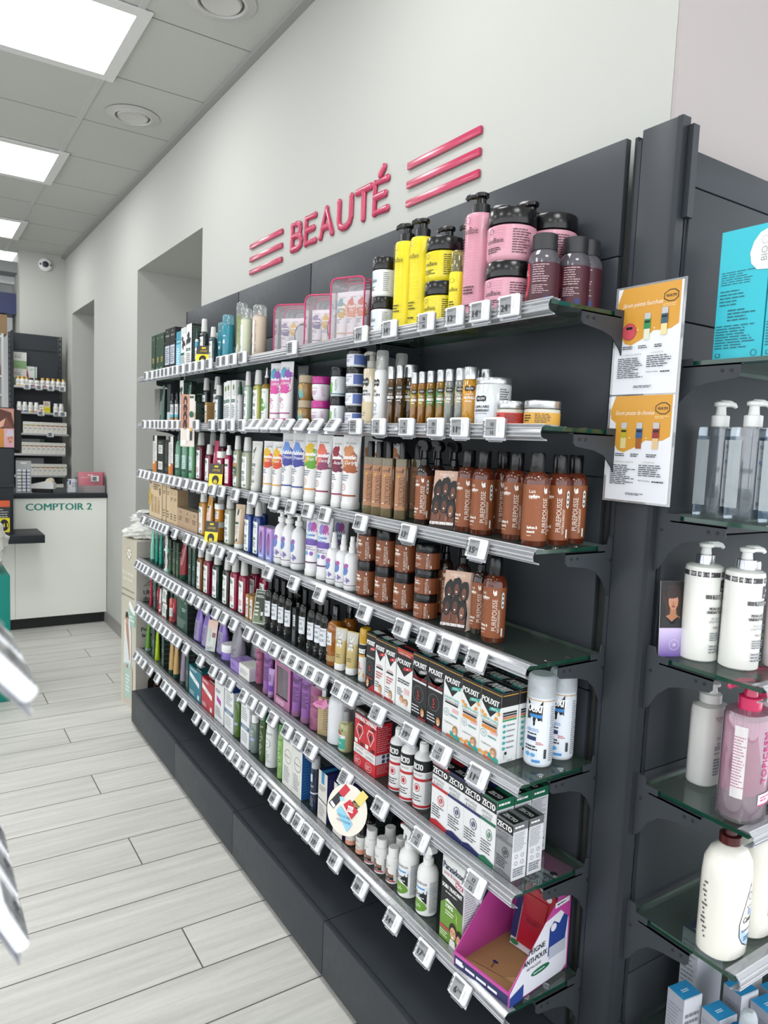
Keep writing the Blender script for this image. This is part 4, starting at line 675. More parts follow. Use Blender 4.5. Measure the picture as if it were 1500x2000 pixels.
reg('jar_tan', lambda w, h, d: jar(w, h, mat('#9a7640', .15, coat=.5), '#b9a78d', [('r', .15, .1, .62, .95, '#dfe0dc'), ('r', .46, .1, .62, .95, blend('#4fb0b5', '#c9a03a', 'Z', .02, .045, .3, .01)), LN(.2, .2, .44, .8, 4, '#c09a9a')], body=[(0, .7), (.08, .84), (.25, .96), (.45, 1), (.66, 1), (.68, .96)]))
reg('jar_magenta', lambda w, h, d: jar(w, h, mat('#e3dde3', .2), mat('#b52f86', .25), [('p', blob(.34, .6, .06, .5, 4, .2), '#c4559c'), ('t', 'GEL INTENSE', .55, .78, .09, '#8a4a75', dict(fit=.16)), LN(.44, .3, .66, .62, 4, '#a86a92'), LN(.72, .2, .8, .9, 6, '#c08aae')], body=[(0, .7), (.08, .84), (.25, .96), (.45, 1), (.66, 1), (.68, .96)]))
reg('jar_green', lambda w, h, d: jar(w, h, mat('#dfe3e3', .2), BLK, [('p', blob(.47, .42, .09, .34, 6, .16), blend('#5fa83f', '#9fc98a', 'Z', .02, .05, .3, .02)), ('t', 'les secrets', .5, .88, .06, GREY, dict(fit=.14)), LN(.62, .2, .7, .9, 6, GREY), ('r', 0, 0, 1, .06, '#3f6f85')]))
reg('jar_blue', lambda w, h, d: jar(w, h, mat('#d5d8dd', .15, coat=.4), BLK, [('r', 0, .1, 1, .95, '#5b6fae'), ('r', .38, .1, .66, .95, '#dcdde6'), ('t', 'BUTTER CREAM', .52, .75, .13, '#4a4f66', dict(fit=.2)), LN(.42, .3, .62, .6, 3, '#6b7088')], lidf=.34))
reg('jar_alu_white', lambda w, h, d: jar(w, h, mat('#d9dcdc', .15, coat=.4), SILV, [('p', [(.3, .1), (.4, .04), (.5, 0), (.6, .06), (.68, .1), (.68, .74), (.6, .82), (.4, .92), (.3, .8)], '#dfe4ea'), ('p', [(.44, .62), (.47, .59), (.56, .59), (.59, .62), (.59, .72), (.56, .75), (.47, .75), (.44, .72)], '#1c1c1c'), ('t', 'WAYM', .515, .67, .07, '#ffffff', dict(fit=.11)), ('t', 'CAPILLAIRE', .53, .46, .07, INK, dict(fit=.2, b=1)), ('t', 'NOURRISSANT', .53, .36, .07, INK, dict(fit=.2, b=1)), LN(.44, .26, .62, .3, 1, GREY), LN(.74, .2, .86, .95, 12, '#55585c', .4)], .13, [(0, .93), (.02, 1), (.84, 1), (.87, .95)], (-1.25, 1.25, .04, .82)))
for k_, c_ in dict(jar_alu_red='#c8463c', jar_alu_yellow='#d9a545').items():
    reg(k_, lambda w, h, d, c=c_: jar(w, h, mat('#cfcbbf', .15, coat=.4), SILV, [('r', 0, .06, 1, .82, c), LN(.42, .2, .55, .7, 3, INK), LN(.58, .14, .8, .76, 6, INK, .4)], .3))
reg('jar_red', lambda w, h, d: bot('cosmetic_bottle', w, h, mat('#8c1437', .2), [(0, .94), (.01, 1), (.8, 1), (.83, .9)], [('cap', WHP, [(.8, 1.0, .8), (.985, .98, .8), (1, .9, .8)])], ((-.4, .4, .04, .76), [('r', 0, .0, 1, .34, '#b0405f'), ('r', 0, .4, 1, .96, '#e8e4e4'), ('r', .05, .74, .8, .86, '#1f5a47'), ('t', 'KLORANE', .42, .8, .06, '#ffffff', dict(fit=.6)), LN(.1, .46, .85, .7, 4, '#b06a7a'), ('r', 0, .35, 1, .39, '#e8e4e4')]), .62, 3.2))
reg('jar_orange', lambda w, h, d: bot('cosmetic_jar', w, h, mat('#d28a2a', .25), [(0, .94), (.02, 1), (.7, 1), (.72, .92)], [('lid', WHP, [(.7, 1., .8), (.985, .98, .8), (1, .92, .8)])], ((-.4, .42, .1, .66), [('r', 0, .12, 1, .9, '#ece6d8'), ('r', 0, .55, .6, .85, '#1f5a47'), ('t', 'KLORANE', .3, .7, .16, '#ffffff', dict(fit=.5)), ('o', .78, .5, .13, .22, .15, GREY), LN(.05, .2, .55, .48, 2, GREY)]), .62, 3.2))
PPB = mat('#5a2412', .12, coat=.6); PPL = '#8a4c28'
PPV = lambda u, s=.62: [('t', 'PUREPOUSSE', u, .46, .15*s/.62*.62, '#ecdfd2', dict(rot=1, fit=s)), ('t', 'NATURALHAIRSHOP', u+.062, .34, .05, '#ecdfd2', dict(rot=1, fit=.45)), ('p', [(u-.01, .84), (u+.025, .86), (u+.02, .95), (u-.005, .93)], '#f3ece4'), ('p', [(u-.012, .84), (u-.03, .9), (u-.026, .97), (u-.008, .9)], '#f3ece4')]
PPF = lambda u: [('t', 'Lait', u-.035, .885, .062, '#f3ece4', dict(al='l')), ('t', 'capillaire', u-.035, .8, .062, '#f3ece4', dict(al='l', fit=.14, b=1)), LN(u-.035, .745, u+.1, .765, 1, '#d8c2ae'), ('o', u+.075, .66, .028, .06, .1, '#a5673a'), ('t', 'hydrate &', u-.035, .245, .055, '#f3ece4', dict(al='l', fit=.13, b=1)), ('t', 'nourrit', u-.035, .17, .055, '#f3ece4', dict(al='l', fit=.1, b=1)), LN(u-.035, .08, u+.06, .11, 1, '#d8c2ae')]
PPO = lambda u: [('p', [(u-.022, .62), (u, .58), (u+.022, .62), (u+.022, .88), (u, .92), (u-.022, .88)], '#d9dcd8'), ('e', u, .84, .012, .025, '#3a3a38'), ('e', u, .75, .012, .025, '#3a3a38'), ('e', u, .66, .012, .025, '#3a3a38'), ('r', u-.012, .04, u+.012, .2, '#e6e6e2')]
LAIT = [(0, .94), (.01, 1), (.69, 1), (.73, .95), (.765, .82), (.79, .6), (.8, .5)]
def lait(w, h, d): return bot('lotion_bottle', w, h, PPB, LAIT, [('cap', BLK, [(.79, .54), (.8, .58), (.985, .58), (1, .53)])], ((-1.5, 1.5, .06, .66), [('r', 0, 0, 1, 1, PPL)]+PPF(.46)+PPV(.645)+PPO(.76)))
reg('pp_lait', lait)
reg('pp_lait_front', lambda w, h, d: bot('lotion_bottle', w, h, PPB, LAIT, [('cap', BLK, [(.79, .54), (.8, .58), (.985, .58), (1, .53)])], ((-1.5, 1.5, .06, .66), [('r', 0, 0, 1, 1, PPL)]+PPF(.575)+PPV(.76))))
def pptrig(w, h, d):
    r = bot('trigger_bottle', w, h, mat('#2a1712', .12, coat=.6), [(0, .94), (.01, 1), (.6, 1), (.66, .88), (.7, .55), (.71, .44)], (), ((-1.5, 1.5, .06, .58), [('r', 0, 0, 1, 1, PPL)]+PPF(.46)+PPV(.63)+PPO(.73)))
    trig(r, w, h, .7, BLK); return r
reg('pp_trig', pptrig)
reg('pp_tan', lambda w, h, d: bot('shampoo_bottle', w, h, mat('#6f6348', .1, coat=.6), [(0, .94), (.01, 1), (.77, 1), (.785, .96), (.79, .5)], [('cap', BLK, [(.785, .6, 1.), (.98, .58, 1.), (1, .5, 1.)])], ((-1.3, 1.3, .12, .68), [('r', 0, 0, 1, 1, '#ad7c5b'), ('t', 'PUREPOUSSE', .54, .44, .14, '#33241a', dict(rot=1, fit=.66)), ('t', 'NATURALHAIRSHOP', .62, .34, .05, '#33241a', dict(rot=1, fit=.5)), ('t', 'coco', .45, .9, .06, INK, dict(fit=.16)), ('p', [(.54, .84), (.57, .86), (.6, .97), (.55, .94)], '#2b3336'), ('e', .44, .78, .05, .04, '#c59a4f'), LN(.36, .1, .46, .14, 1, '#e6d5c5'), ('r', .72, .06, .75, .16, '#e6e6e2'), ('p', [(.68, .7), (.705, .66), (.73, .7), (.73, .92), (.705, .95), (.68, .92)], '#d9d5cc')]), 1., 5.))
PJ = [('r', 0, 0, 1, 1, '#83492a'), ('t', 'Masque', .44, .83, .12, '#f1e8de', dict(al='l', fit=.1, b=1)), ('t', 'capillaire', .44, .68, .12, '#f1e8de', dict(al='l', fit=.13, b=1)), LN(.44, .56, .56, .6, 1, '#cdb49c'), ('t', 'hydrate &', .44, .3, .1, '#f1e8de', dict(al='l', fit=.11)), ('t', 'nourrit', .44, .17, .1, '#f1e8de', dict(al='l', fit=.09)), ('o', .585, .72, .02, .09, .12, '#b07a3f'), ('t', 'PUREPOUSSE', .645, .42, .14, '#e8d8c8', dict(rot=1, fit=.74)), ('t', 'NATURALHAIRSHOP', .675, .36, .05, '#e8d8c8', dict(rot=1, fit=.5)), ('p', [(.645, .86), (.665, .88), (.66, .99), (.648, .96)], '#f3ece4'), ('r', .69, .06, .705, .24, '#e6e6e2')]
reg('pp_jar', lambda w, h, d: jar(w, h, PPB, BLK, PJ, .26, [(0, .93), (.02, 1), (.72, 1), (.74, .96)], (-1.5, 1.5, .06, .71)))
reg('pp_jarlow', lambda w, h, d: jar(w, h, PPB, BLK, PJ, .3, [(0, .93), (.02, 1), (.68, 1), (.7, .96)], (-1.5, 1.5, .04, .67)))
# assorted bottles
reg('dropper_blue', lambda w, h, d: bot('dropper_bottle', w, h, mat('#d5dce2', .25), [(0, .95), (.01, 1), (.7, 1), (.74, .6)], [('cap', '#1f4a44', [(.73, .7), (.85, .68), (.87, .4), (1, .34)])], ((-1.3, 1.3, .05, .66), [('r', 0, 0, 1, .3, '#3f6fa8'), ('r', 0, .3, 1, .75, '#e6e9ec'), ('r', 0, .75, 1, 1, '#4fa3c4'), LN(.3, .35, .75, .65, 4, GREY)])))
reg('dk_small', lambda w, h, d: bot('serum_bottle', w, h, mat('#1d2a28', .15, coat=.5), [(0, .95), (.01, 1), (.74, 1), (.78, .6)], [('cap', BLK, [(.77, .7), (.98, .66), (1, .6)])], ((-1.3, 1.3, .1, .7), [('r', .25, .3, .8, .9, '#d9dde0'), ('r', .25, .2, .8, .34, '#58b8d0'), ('r', .25, .05, .8, .18, '#b08a57'), LN(.3, .45, .75, .85, 4, GREY)])))
reg('oil_drop', lambda w, h, d: bot('oil_bottle', w, h, mat('#8a6a1c', .08, coat=.8), [(0, .94), (.01, 1), (.66, 1), (.7, .85), (.72, .5)], [('collar', BLK, [(.71, .5), (.82, .48)]), ('dropper', WHP, [(.82, .42), (.85, .4), (.87, .24), (.95, .2), (1, .1)])], ((-1.1, 1.1, .08, .64), [('r', .1, .02, .85, .98, '#dde3de'), ('p', blob(.5, .46, .25, .2, 7, .15), '#4f9a3f'), ('t', 'les secrets', .5, .88, .05, GREY, dict(it=.3, fit=.4)), ('t', 'Boost', .5, .48, .07, '#ffffff', dict(it=.3)), LN(.3, .12, .7, .24, 2, GREY)])))
reg('pump_cream', lambda w, h, d: pump('pump_bottle', w, h, mat('#cfc2a8', .2, coat=.4), [('p', [(.25, .1), (.75, .0), (.75, .86), (.5, .92), (.25, .82)], '#dcdcda'), ('p', [(.4, .74), (.45, .71), (.6, .71), (.65, .74), (.65, .86), (.6, .89), (.45, .89), (.4, .86)], '#1c1c1c'), ('t', 'WAYM', .525, .8, .05, '#ffffff', dict(fit=.2)), ('t', 'CRÈME', .5, .62, .05, INK, dict(fit=.3, b=1)), ('t', 'LAVANTE', .52, .55, .05, INK, dict(fit=.38, b=1)), ('r', .25, .0, .75, .4, '#cdbd9c'), LN(.35, .1, .62, .2, 2, GREY)], clear('#e0e0dc', .3, .45, '#d5d3ca'), z0=.78, R=(-1.1, 1.1, .05, .72)))
reg('spray_white', lambda w, h, d: bot('spray_bottle', w, h, WHP, [(0, .94), (.01, 1), (.7, 1), (.74, .86), (.75, .7)], [('nozzle', WHP, [(.74, .6), (.86, .55), (.9, .5), (.93, .3)]), ('cap', clear('#e8eaea', .3, .35, '#d8d8d6'), [(.74, .88), (.98, .82), (1, .7)])], ((-1.1, 1.1, .06, .7), [('p', [(.4, .74), (.45, .71), (.6, .71), (.65, .74), (.65, .84), (.6, .87), (.45, .87), (.4, .84)], '#1c1c1c'), ('t', 'WAYM', .525, .79, .05, '#ffffff', dict(fit=.2)), ('t', 'GEL', .48, .62, .06, INK, dict(b=1)), ('t', 'DE LIN', .5, .54, .06, INK, dict(b=1)), ('o', .5, .32, .09, .06, .2, '#5b7fa8'), ('t', 'LIN', .5, .23, .05, '#5b7fa8'), LN(.38, .1, .62, .16, 2, '#5b7fa8')])))
for k_, a_ in dict(oil_black=('#5a3c16', '#2c2f2b', 'BROCOLI'), oil_olive_big=('#3b2f16', '#a08c2a', 'MOUTARDE'), oil_olive=('#8a5a1c', '#a89428', 'MOUTARDE'), oil_green=('#8a6216', '#1f8a50', 'ROQUETTE'), oil_beige=('#7d817d', '#b0a888', 'AIL'), oil_orange=('#b98414', '#dd9a2a', 'NOYAU')).items(): reg(k_, lambda w, h, d, a=a_: oil(w, h, *a))
def pgreen(c, w, h): return pump('pump_bottle', w, h, mat(c, .1, coat=.7), [('r', .2, .1, .8, .6, '#b9d3cc'), LN(.25, .2, .75, .55, 6, '#3d5a50'), ('r', .2, .1, .8, .18, '#2f4f40')], mat('#173a2e', .25), z0=.78, R=(-.9, .9, .05, .74), body=[(0, .93), (.01, 1), (.6, 1), (.7, .88), (.76, .6), (.78, .4)])
reg('pump_green', lambda w, h, d: pgreen('#5a8f74', w, h)); reg('pump_green2', lambda w, h, d: pgreen('#86c494', w, h))
reg('spray_pink', lambda w, h, d: bot('spray_bottle', w, h, mat('#a5204a', .2), [(0, .94), (.01, 1), (.7, 1), (.75, .6), (.77, .45)], [('cap', WHP, [(.76, .7), (.88, .66), (.9, .5), (1, .46)])], ((-.9, .9, .06, .66), [('r', .15, 0, .8, 1, '#ecdfe2'), ('r', .15, .7, .75, .8, '#1f5a47'), LN(.22, .1, .75, .6, 7, '#b06a7a')])))
WLAB = [('e', .5, .62, .11, .2, blend('#3f9ccb', '#7b5fb0', 'X', -.012, .02, .3, .02)), ('e', .42, .76, .07, .11, '#8a6fb5'), ('e', .56, .8, .06, .09, blend('#c0508f', '#7b5fb0', 'Z', .06, .1, .3, .02)), ('e', .42, .5, .06, .09, '#6a86c4'), ('o', .42, .22, .035, .05, .3, '#4a7ab5'), ('o', .5, .22, .035, .05, .3, '#4a7ab5'), ('p', blob(.6, .24, .05, .09, 3, .3), '#7b6aa8'), ('r', 0, .04, 1, .06, '#5a2f55')]
reg('pump_white', lambda w, h, d: pump('pump_bottle', w, h, mat('#e9e9eb', .18, coat=.3), WLAB, WHP, z0=.8, cr=.27, turn=170, R=(-1.2, 1.2, .1, .62), body=[(0, .86), (.02, .96), (.05, 1), (.55, 1), (.65, .93), (.72, .72), (.76, .45), (.8, .32)]))
reg('spray_bubble', lambda w, h, d: bot('spray_bottle', w, h, mat('#e9e9eb', .18, coat=.3), [(0, .88), (.02, .97), (.05, 1), (.56, 1), (.62, .95), (.66, .82), (.69, .62), (.70, .42)], [('nozzle', WHP, [(.695, .46), (.80, .46), (.802, .37), (.9, .37), (.905, .31), (.99, .3), (1, .26)])], ((-1.2, 1.2, .08, .56), WLAB)))
LZL = lambda u: [('r', .3, .3, .72, .8, '#dfe4ea'), ('t', 'LA', u-.04, .73, .085, INK), ('t', 'ZAR', u, .6, .085, INK), ('t', 'TIGUE', u+.02, .46, .085, INK, dict(fit=.26)), LN(.5, .7, .7, .76, 2, GREY), LN(.34, .02, .6, .18, 4, '#b9bcc0', .35)]
reg('lz_black', lambda w, h, d: bot('shampoo_bottle', w, h, mat('#070a08', .14, coat=.15), [(0, .94), (.01, 1), (.62, 1), (.68, .95), (.72, .83), (.75, .62), (.76, .46)], [('cap', mat('#0d0e10', .32), [(.755, .48), (.985, .48), (1, .45)])], ((-1.2, 1.2, .08, .66), LZL(.5))))
reg('lz_amber', lambda w, h, d: bot('spray_bottle', w, h, mat('#9a5a16', .08, coat=.8), [(0, .94), (.01, 1), (.62, 1), (.7, .9), (.75, .55), (.76, .42)], [('pump', BLK, [(.75, .5), (.83, .48), (.84, .3)]), ('cap', clear('#4a4c50', .35, .3, '#2b2c30'), [(.82, .44), (.98, .42), (1, .36)])], ((-1.2, 1.2, .08, .62), [('r', .32, .5, .62, .9, '#dfe1e2'), ('t', 'LA', .44, .84, .07, INK), ('t', 'ZAR', .46, .73, .07, INK), ('t', 'TIGUE', .48, .61, .07, INK, dict(fit=.2)), ('r', 0, 0, 1, .18, '#a58a5a'), LN(.34, .28, .6, .4, 2, '#e2cfae')])))
reg('px_aero_y', lambda w, h, d: aero(w, h, mat('#e6e6e4', .3), mat('#c99a12', .15, coat=.6), [('r', 0, .66, 1, 1, '#17181a'), ('t', 'POUXIT', .55, .82, .14, '#ffffff', dict(it=.15, fit=.3, b=1)), ('r', .4, .66, .7, .72, '#d8a03a'), ('p', [(0, 0), (1, 0), (1, .3), (.6, .34), (.4, .1), (0, .1)], '#e0a52a'), LN(.42, .3, .6, .5, 4, '#c23a3a')], (-1.3, 1.3, .03, .7), .72))
reg('px_aero_w', lambda w, h, d: aero(w, h, mat('#dde3ea', .25), clear('#eef2f5', .25, .55, '#e6ebf0'), [('r', 0, 0, 1, 1, '#e2e8f0'), ('p', [(.46, .97), (.46, .66), (.56, .58), (.66, .66), (.66, .97)], '#17181a'), ('t', 'POUXIT', .56, .85, .12, '#ffffff', dict(it=.15, fit=.26, b=1)), ('r', .5, .71, .66, .76, '#3f87c8'), ('r', .25, .965, .85, .975, '#c9983a'), ('t', 'AÉROSOL', .55, .52, .05, '#3f87c8', dict(fit=.16)), LN(.48, .44, .66, .48, 1, INK), ('r', .48, .36, .6, .42, '#26325f'), LN(.6, .3, .7, .35, 2, '#c2565a'), LN(.46, .2, .66, .29, 2, INK), ('e', .5, .14, .03, .03, '#5fa3d8'), ('e', .57, .14, .03, .03, '#5fa3d8'), ('r', .56, .03, .66, .07, '#4f8fd0'), ('r', .7, .1, .73, .24, '#33363a'), LN(.76, .05, .85, .9, 24, GREY, .35)], (-1.45, 1.45, .03, .76), .77))
reg('aero_teal', lambda w, h, d: aero(w, h, mat('#1f8296', .2, coat=.3), clear('#d5eaf0', .3, .3, '#8fd0dd'), [('r', .15, .1, .42, .72, '#dfe5e6'), LN(.18, .15, .4, .6, 7, GREY), ('r', .55, .5, .66, .6, '#c9e3e8'), ('r', .55, .7, .7, .72, '#d9edf0')]))
reg('aero_leaf', lambda w, h, d: aero(w, h, blend('#b9bd9a', '#7d8a5c', 'Z', 0, .18, .3, .12, 90), CLR, [('p', [(.2, 0), (.7, 0), (.62, .4), (.3, .5)], '#e6e8e6'), ('r', .3, .3, .5, .36, '#1f5a47')]))
reg('aero_green', lambda w, h, d: aero(w, h, mat('#c9cdb4', .25), CLR, [('r', .25, .05, .62, .86, '#e3e6e4'), ('o', .5, .62, .06, .05, .15, GREY), ('r', .25, .4, .45, .45, '#1f5a47'), LN(.28, .12, .58, .36, 5, INK)]))
reg('aero_beige', lambda w, h, d: aero(w, h, mat('#cbb9a6', .25), CLR, [('r', .25, .05, .58, .9, '#e6e3e4'), ('o', .46, .7, .06, .05, .15, GREY), ('r', .42, .48, .5, .56, '#cf7a4a'), ('r', .25, .4, .42, .45, '#1f5a47'), LN(.28, .12, .55, .36, 5, INK), LN(.62, .1, .68, .9, 16, '#4a3f38', .4)]))
reg('drop_coral', lambda w, h, d: bot('dropper_bottle', w, h, mat('#c9685a', .25), [(0, .94), (.01, 1), (.68, 1), (.74, .5)], [('cap', '#24423a', [(.73, .6), (.85, .56), (.87, .4), (1, .3)])], ((-1.3, 1.3, .04, .66), [('r', 0, .2, 1, .62, '#e6e2de'), ('r', 0, .62, 1, .8, '#c9583f'), LN(.3, .28, .75, .55, 4, GREY)])))
reg('can_pink', lambda w, h, d: bot('shampoo_bottle', w, h, mat('#a85f7e', .3), [(0, .96), (.01, 1), (.985, 1), (1, .95)], (), ((-1.2, 1.2, .03, .95), [('t', 'NUXE', .55, .66, .045, '#3a2030', dict(fit=.3)), ('t', 'hair', .58, .52, .09, '#3a2030', dict(it=.35, fit=.36)), LN(.4, .1, .7, .42, 9, '#4a2a3c', .35)])))
reg('jar_mauve', lambda w, h, d: jar(w, h, mat('#8f4f70', .3), mat('#96577a', .25), [LN(.42, .2, .62, .8, 5, '#4f2640', .35)], .42, [(0, .95), (.02, 1), (.56, 1), (.58, .97)]))
reg('jar_purple', lambda w, h, d: jar(w, h, mat('#8f78c9', .25), WHP, [LN(.4, .3, .6, .7, 3, '#5f4a99')], .5, [(0, .95), (.02, 1), (.48, 1), (.5, .96)]))
def perf(w, h, d):
    r = bot('perfume_bottle', w, h, mat('#a9946c', .08, coat=.8), [(0, 1), (.02, 1), (.78, 1), (.8, .96), (.805, .4), (.83, .36)], [('cap', SILV, [(.82, .44, 1.), (.985, .44, 1.), (1, .4, 1.)])], ((-.5, 1.3, .05, .76), [LN(.3, .1, .7, .7, 10, '#5d4c33', .3)]), .55, 6.)
    mb = MB(); P = [(-.03, -.012), (.0, .012), (.012, .006), (.022, .014), (.03, -.006), (.012, -.024), (0, -.016), (-.012, -.022)]
    F = Flat((-.004, -.5*.55*w-.006, h*.72), (1, 0, 0), (0, 0, 1)); mb.extrude(P, lambda a, b, t: F(a, b, t), 0, .001, '#d98ab5'); prt(mb, F, (-.02, .02, -.012, .008), [LN(.1, .1, .9, .9, 3, '#a83a78')], off=.0014); mb.build('hang_tag', r); return r
reg('bottle_perf', perf)
reg('bottle_white', lambda w, h, d: bot('body_lotion_bottle', w, h, mat('#dfe0e4', .18, coat=.3), [(0, .93), (.01, 1), (.68, 1), (.8, .93), (.88, .72), (.91, .4), (1, .34)], (), ((-1.2, 1.2, .05, .68), [('o', .3, .8, .06, .08, .2, '#4fa39a'), ('t', 'Mustela', .27, .4, .1, INK, dict(rot=1, fit=.4, it=.3))])))
reg('bottle_berry', lambda w, h, d: bot('shower_oil_bottle', w, h, mat('#a9a878', .08, coat=.8), [(0, .92), (.02, 1), (.62, 1), (.7, .8), (.73, .45), (.75, .42)], [('cap', mat('#8d9092', .3), [(.75, .44), (.985, .44), (1, .4)])], ((-1.1, 1.1, .06, .64), [('r', .25, .03, .7, .5, '#3fa593'), ('r', .25, .5, .7, .64, '#e6e8e6'), ('t', 'huile', .48, .57, .09, INK, dict(it=.3)), ('t', 'Bio', .52, .3, .1, '#ffffff'), ('e', .44, .76, .06, .07, '#b3263a'), ('e', .52, .7, .05, .06, '#c23a4a'), ('p', [(.5, .8), (.62, .95), (.6, .78)], '#5f9a3f'), ('r', .25, .0, .7, .03, '#e6e8e6')])))
reg('zc_bottle', lambda w, h, d: bot('lice_lotion_bottle', w, h, mat('#e3e3e3', .22, coat=.2), [(0, .94), (.01, 1), (.74, 1), (.79, .9), (.83, .6), (.85, .5)], [('cap', WHP, [(.85, .5), (.97, .48), (.98, .36), (1, .34)])], ((-1.45, 1.45, .03, .74), [('r', 0, .76, 1, 1, '#131416'), ('t', 'ZECTO', .54, .87, .13, '#ffffff', dict(fit=.22, b=1)), ('r', 0, .56, 1, .62, '#b8242e'), ('t', 'ANTI-POUX', .56, .7, .05, GREY, dict(fit=.16)), ('o', .55, .42, .06, .09, .14, '#b8242e'), ('e', .55, .42, .03, .05, '#b8242e'), LN(.45, .12, .65, .28, 3, INK, .35), ('r', 0, .0, 1, .05, '#b8242e'), LN(.7, .08, .82, .74, 22, GREY, .4)])))
reg('bottle_green', lambda w, h, d: bot('shampoo_bottle', w, h, mat('#4f6f2c', .1, coat=.7), [(0, .95), (.01, 1), (.86, 1), (.9, .8), (.92, .5)], [('cap', WHP, [(.9, .6), (1, .56)])], ((-1.2, 1.2, .1, .8), [('r', .3, .3, .7, .4, '#8fb0b8')])))
reg('bottle_clear', lambda w, h, d: bot('shampoo_bottle', w, h, mat('#77867f', .1, coat=.7), [(0, .95), (.01, 1), (.76, 1), (.8, .8), (.82, .5)], [('cap', WHP, [(.8, .8), (1, .76)])], ((-1.2, 1.2, .05, .74), [('r', .3, .4, .7, .5, '#9fb0d8'), LN(.3, .55, .7, .8, 3, '#cfd8d5')])))
def bd(c, capc, ink, w, h): return bot('shampoo_bottle', w, h, mat(c, .2, coat=.3), [(0, .9), (.01, .96), (.3, 1), (.7, .98), (.8, .9), (.83, .8)], [('cap', capc, [(.82, .86), (.9, .84), (.985, .78), (1, .7)])], ((-1.1, 1.1, .06, .8), [('t', 'BIODERMA', .52, .9, .05, ink, dict(fit=.4)), ('o', .52, .62, .16, .13, .08, ink), ('t', 'Node', .52, .62, .04, ink), LN(.36, .08, .7, .42, 8, ink, .3)]))
reg('bd_green', lambda w, h, d: bd('#3d5424', mat('#1d6b35', .25), '#cfd9bd', w, h)); reg('bd_white', lambda w, h, d: bd('#dde1de', WHP, '#4a5257', w, h)); reg('bd_lime', lambda w, h, d: bd('#92bd72', mat('#4fa04a', .25), '#3d6a3a', w, h))
reg('bottle_navy', lambda w, h, d: bot('shampoo_bottle', w, h, mat('#1d2740', .2, coat=.3), [(0, .94), (.01, 1), (.78, 1), (.82, .9)], [('cap', '#b9babf', [(.81, .92), (.985, .9), (1, .84)])], ((-1.2, 1.2, .04, .76), [('r', .42, .72, .58, .92, '#c9cdd8'), ('t', 'VICHY', .5, .6, .06, '#dfe3ee', dict(fit=.3)), ('r', 0, .4, 1, .44, '#c9cdd8'), LN(.35, .06, .68, .34, 6, '#9aa5c0', .35)])))
reg('pill_peach', lambda w, h, d: pill(w, h, mat('#2a2422', .12, coat=.5), BLK, [('r', 0, 0, 1, 1, '#dfdfd8'), ('r', 0, 0, 1, .28, '#d99a82'), LN(.4, .7, .6, .85, 2, '#3a3a3a'), LN(.38, .36, .64, .56, 3, '#b5705a')], None, (-1.4, 1.4, .04, .64)))
reg('pill_white', lambda w, h, d: pill(w, h, mat('#e6e6e4', .22), WHP, [('t', 'granions', .5, .82, .09, '#8a8a8a', dict(fit=.18)), ('p', [(.3, .1), (.3, .4), (.4, .62), (.5, .66), (.68, .4), (.68, .1)], '#8a6650'), ('r', .3, .14, .68, .28, '#1d2a22'), ('t', 'SOL D OR', .5, .21, .06, '#e6e6e6', dict(fit=.18)), ('r', .25, .06, .72, .12, '#b5303f'), LN(.74, .3, .82, .7, 5, GREY)], None, (-1.4, 1.4, .03, .64)))
def pst(w, h, d):
    r = bot('trigger_bottle', w, h, WHP, [(0, .94), (.01, 1), (.56, 1), (.63, .9), (.68, .6), (.7, .45)], (), ((-1.4, 1.4, .03, .56), [('r', .2, .56, .8, .74, '#dfe3e8'), ('p', [(.3, .3), (.66, .28), (.66, .66), (.3, .7)], '#191c1e'), ('t', 'Parasidose', .5, .84, .1, '#33435a', dict(fit=.3)), ('r', .36, .66, .62, .7, '#3f8fc8'), LN(.38, .4, .62, .58, 3, '#c9cdd0'), ('p', blob(.5, .2, .16, .16, 3, .04), '#6a9a38'), LN(.4, .12, .6, .26, 3, '#dfeccb'), LN(.7, .05, .84, .9, 24, GREY, .4)]))
    trig(r, w, h, .7, WHP, mat('#c4303a', .3)); return r
reg('ps_trig', pst)
def pouch(w, h, d, c, pr): 
    sec = [(0, .92, d/w*.8), (.03, 1, d/w), (.4, 1, d/w*.8), (.62, .99, d/w*.55), (.76, .84, d/w*.4), (.88, .55, d/w*.3), (.93, .2, d/w*.25), (.94, .14, .14), (1, .14, .14)]
    return bot('refill_pouch', w, h, c, sec, (), ((-.42, .42, .05, .6), pr), 1., 2.4)
reg('pouch_purple', lambda w, h, d: pouch(w, h, d, mat('#7d62b3', .2, coat=.4), [('r', .04, .02, .96, .98, '#8f86a8'), LN(.12, .2, .88, .85, 7, '#5a5470')]))
reg('pouch_grey', lambda w, h, d: pouch(w, h, d, mat('#8d8893', .25, coat=.3), [('r', .1, .0, .2, 1, '#7d7885'), LN(.3, .3, .8, .6, 3, '#75707c')]))
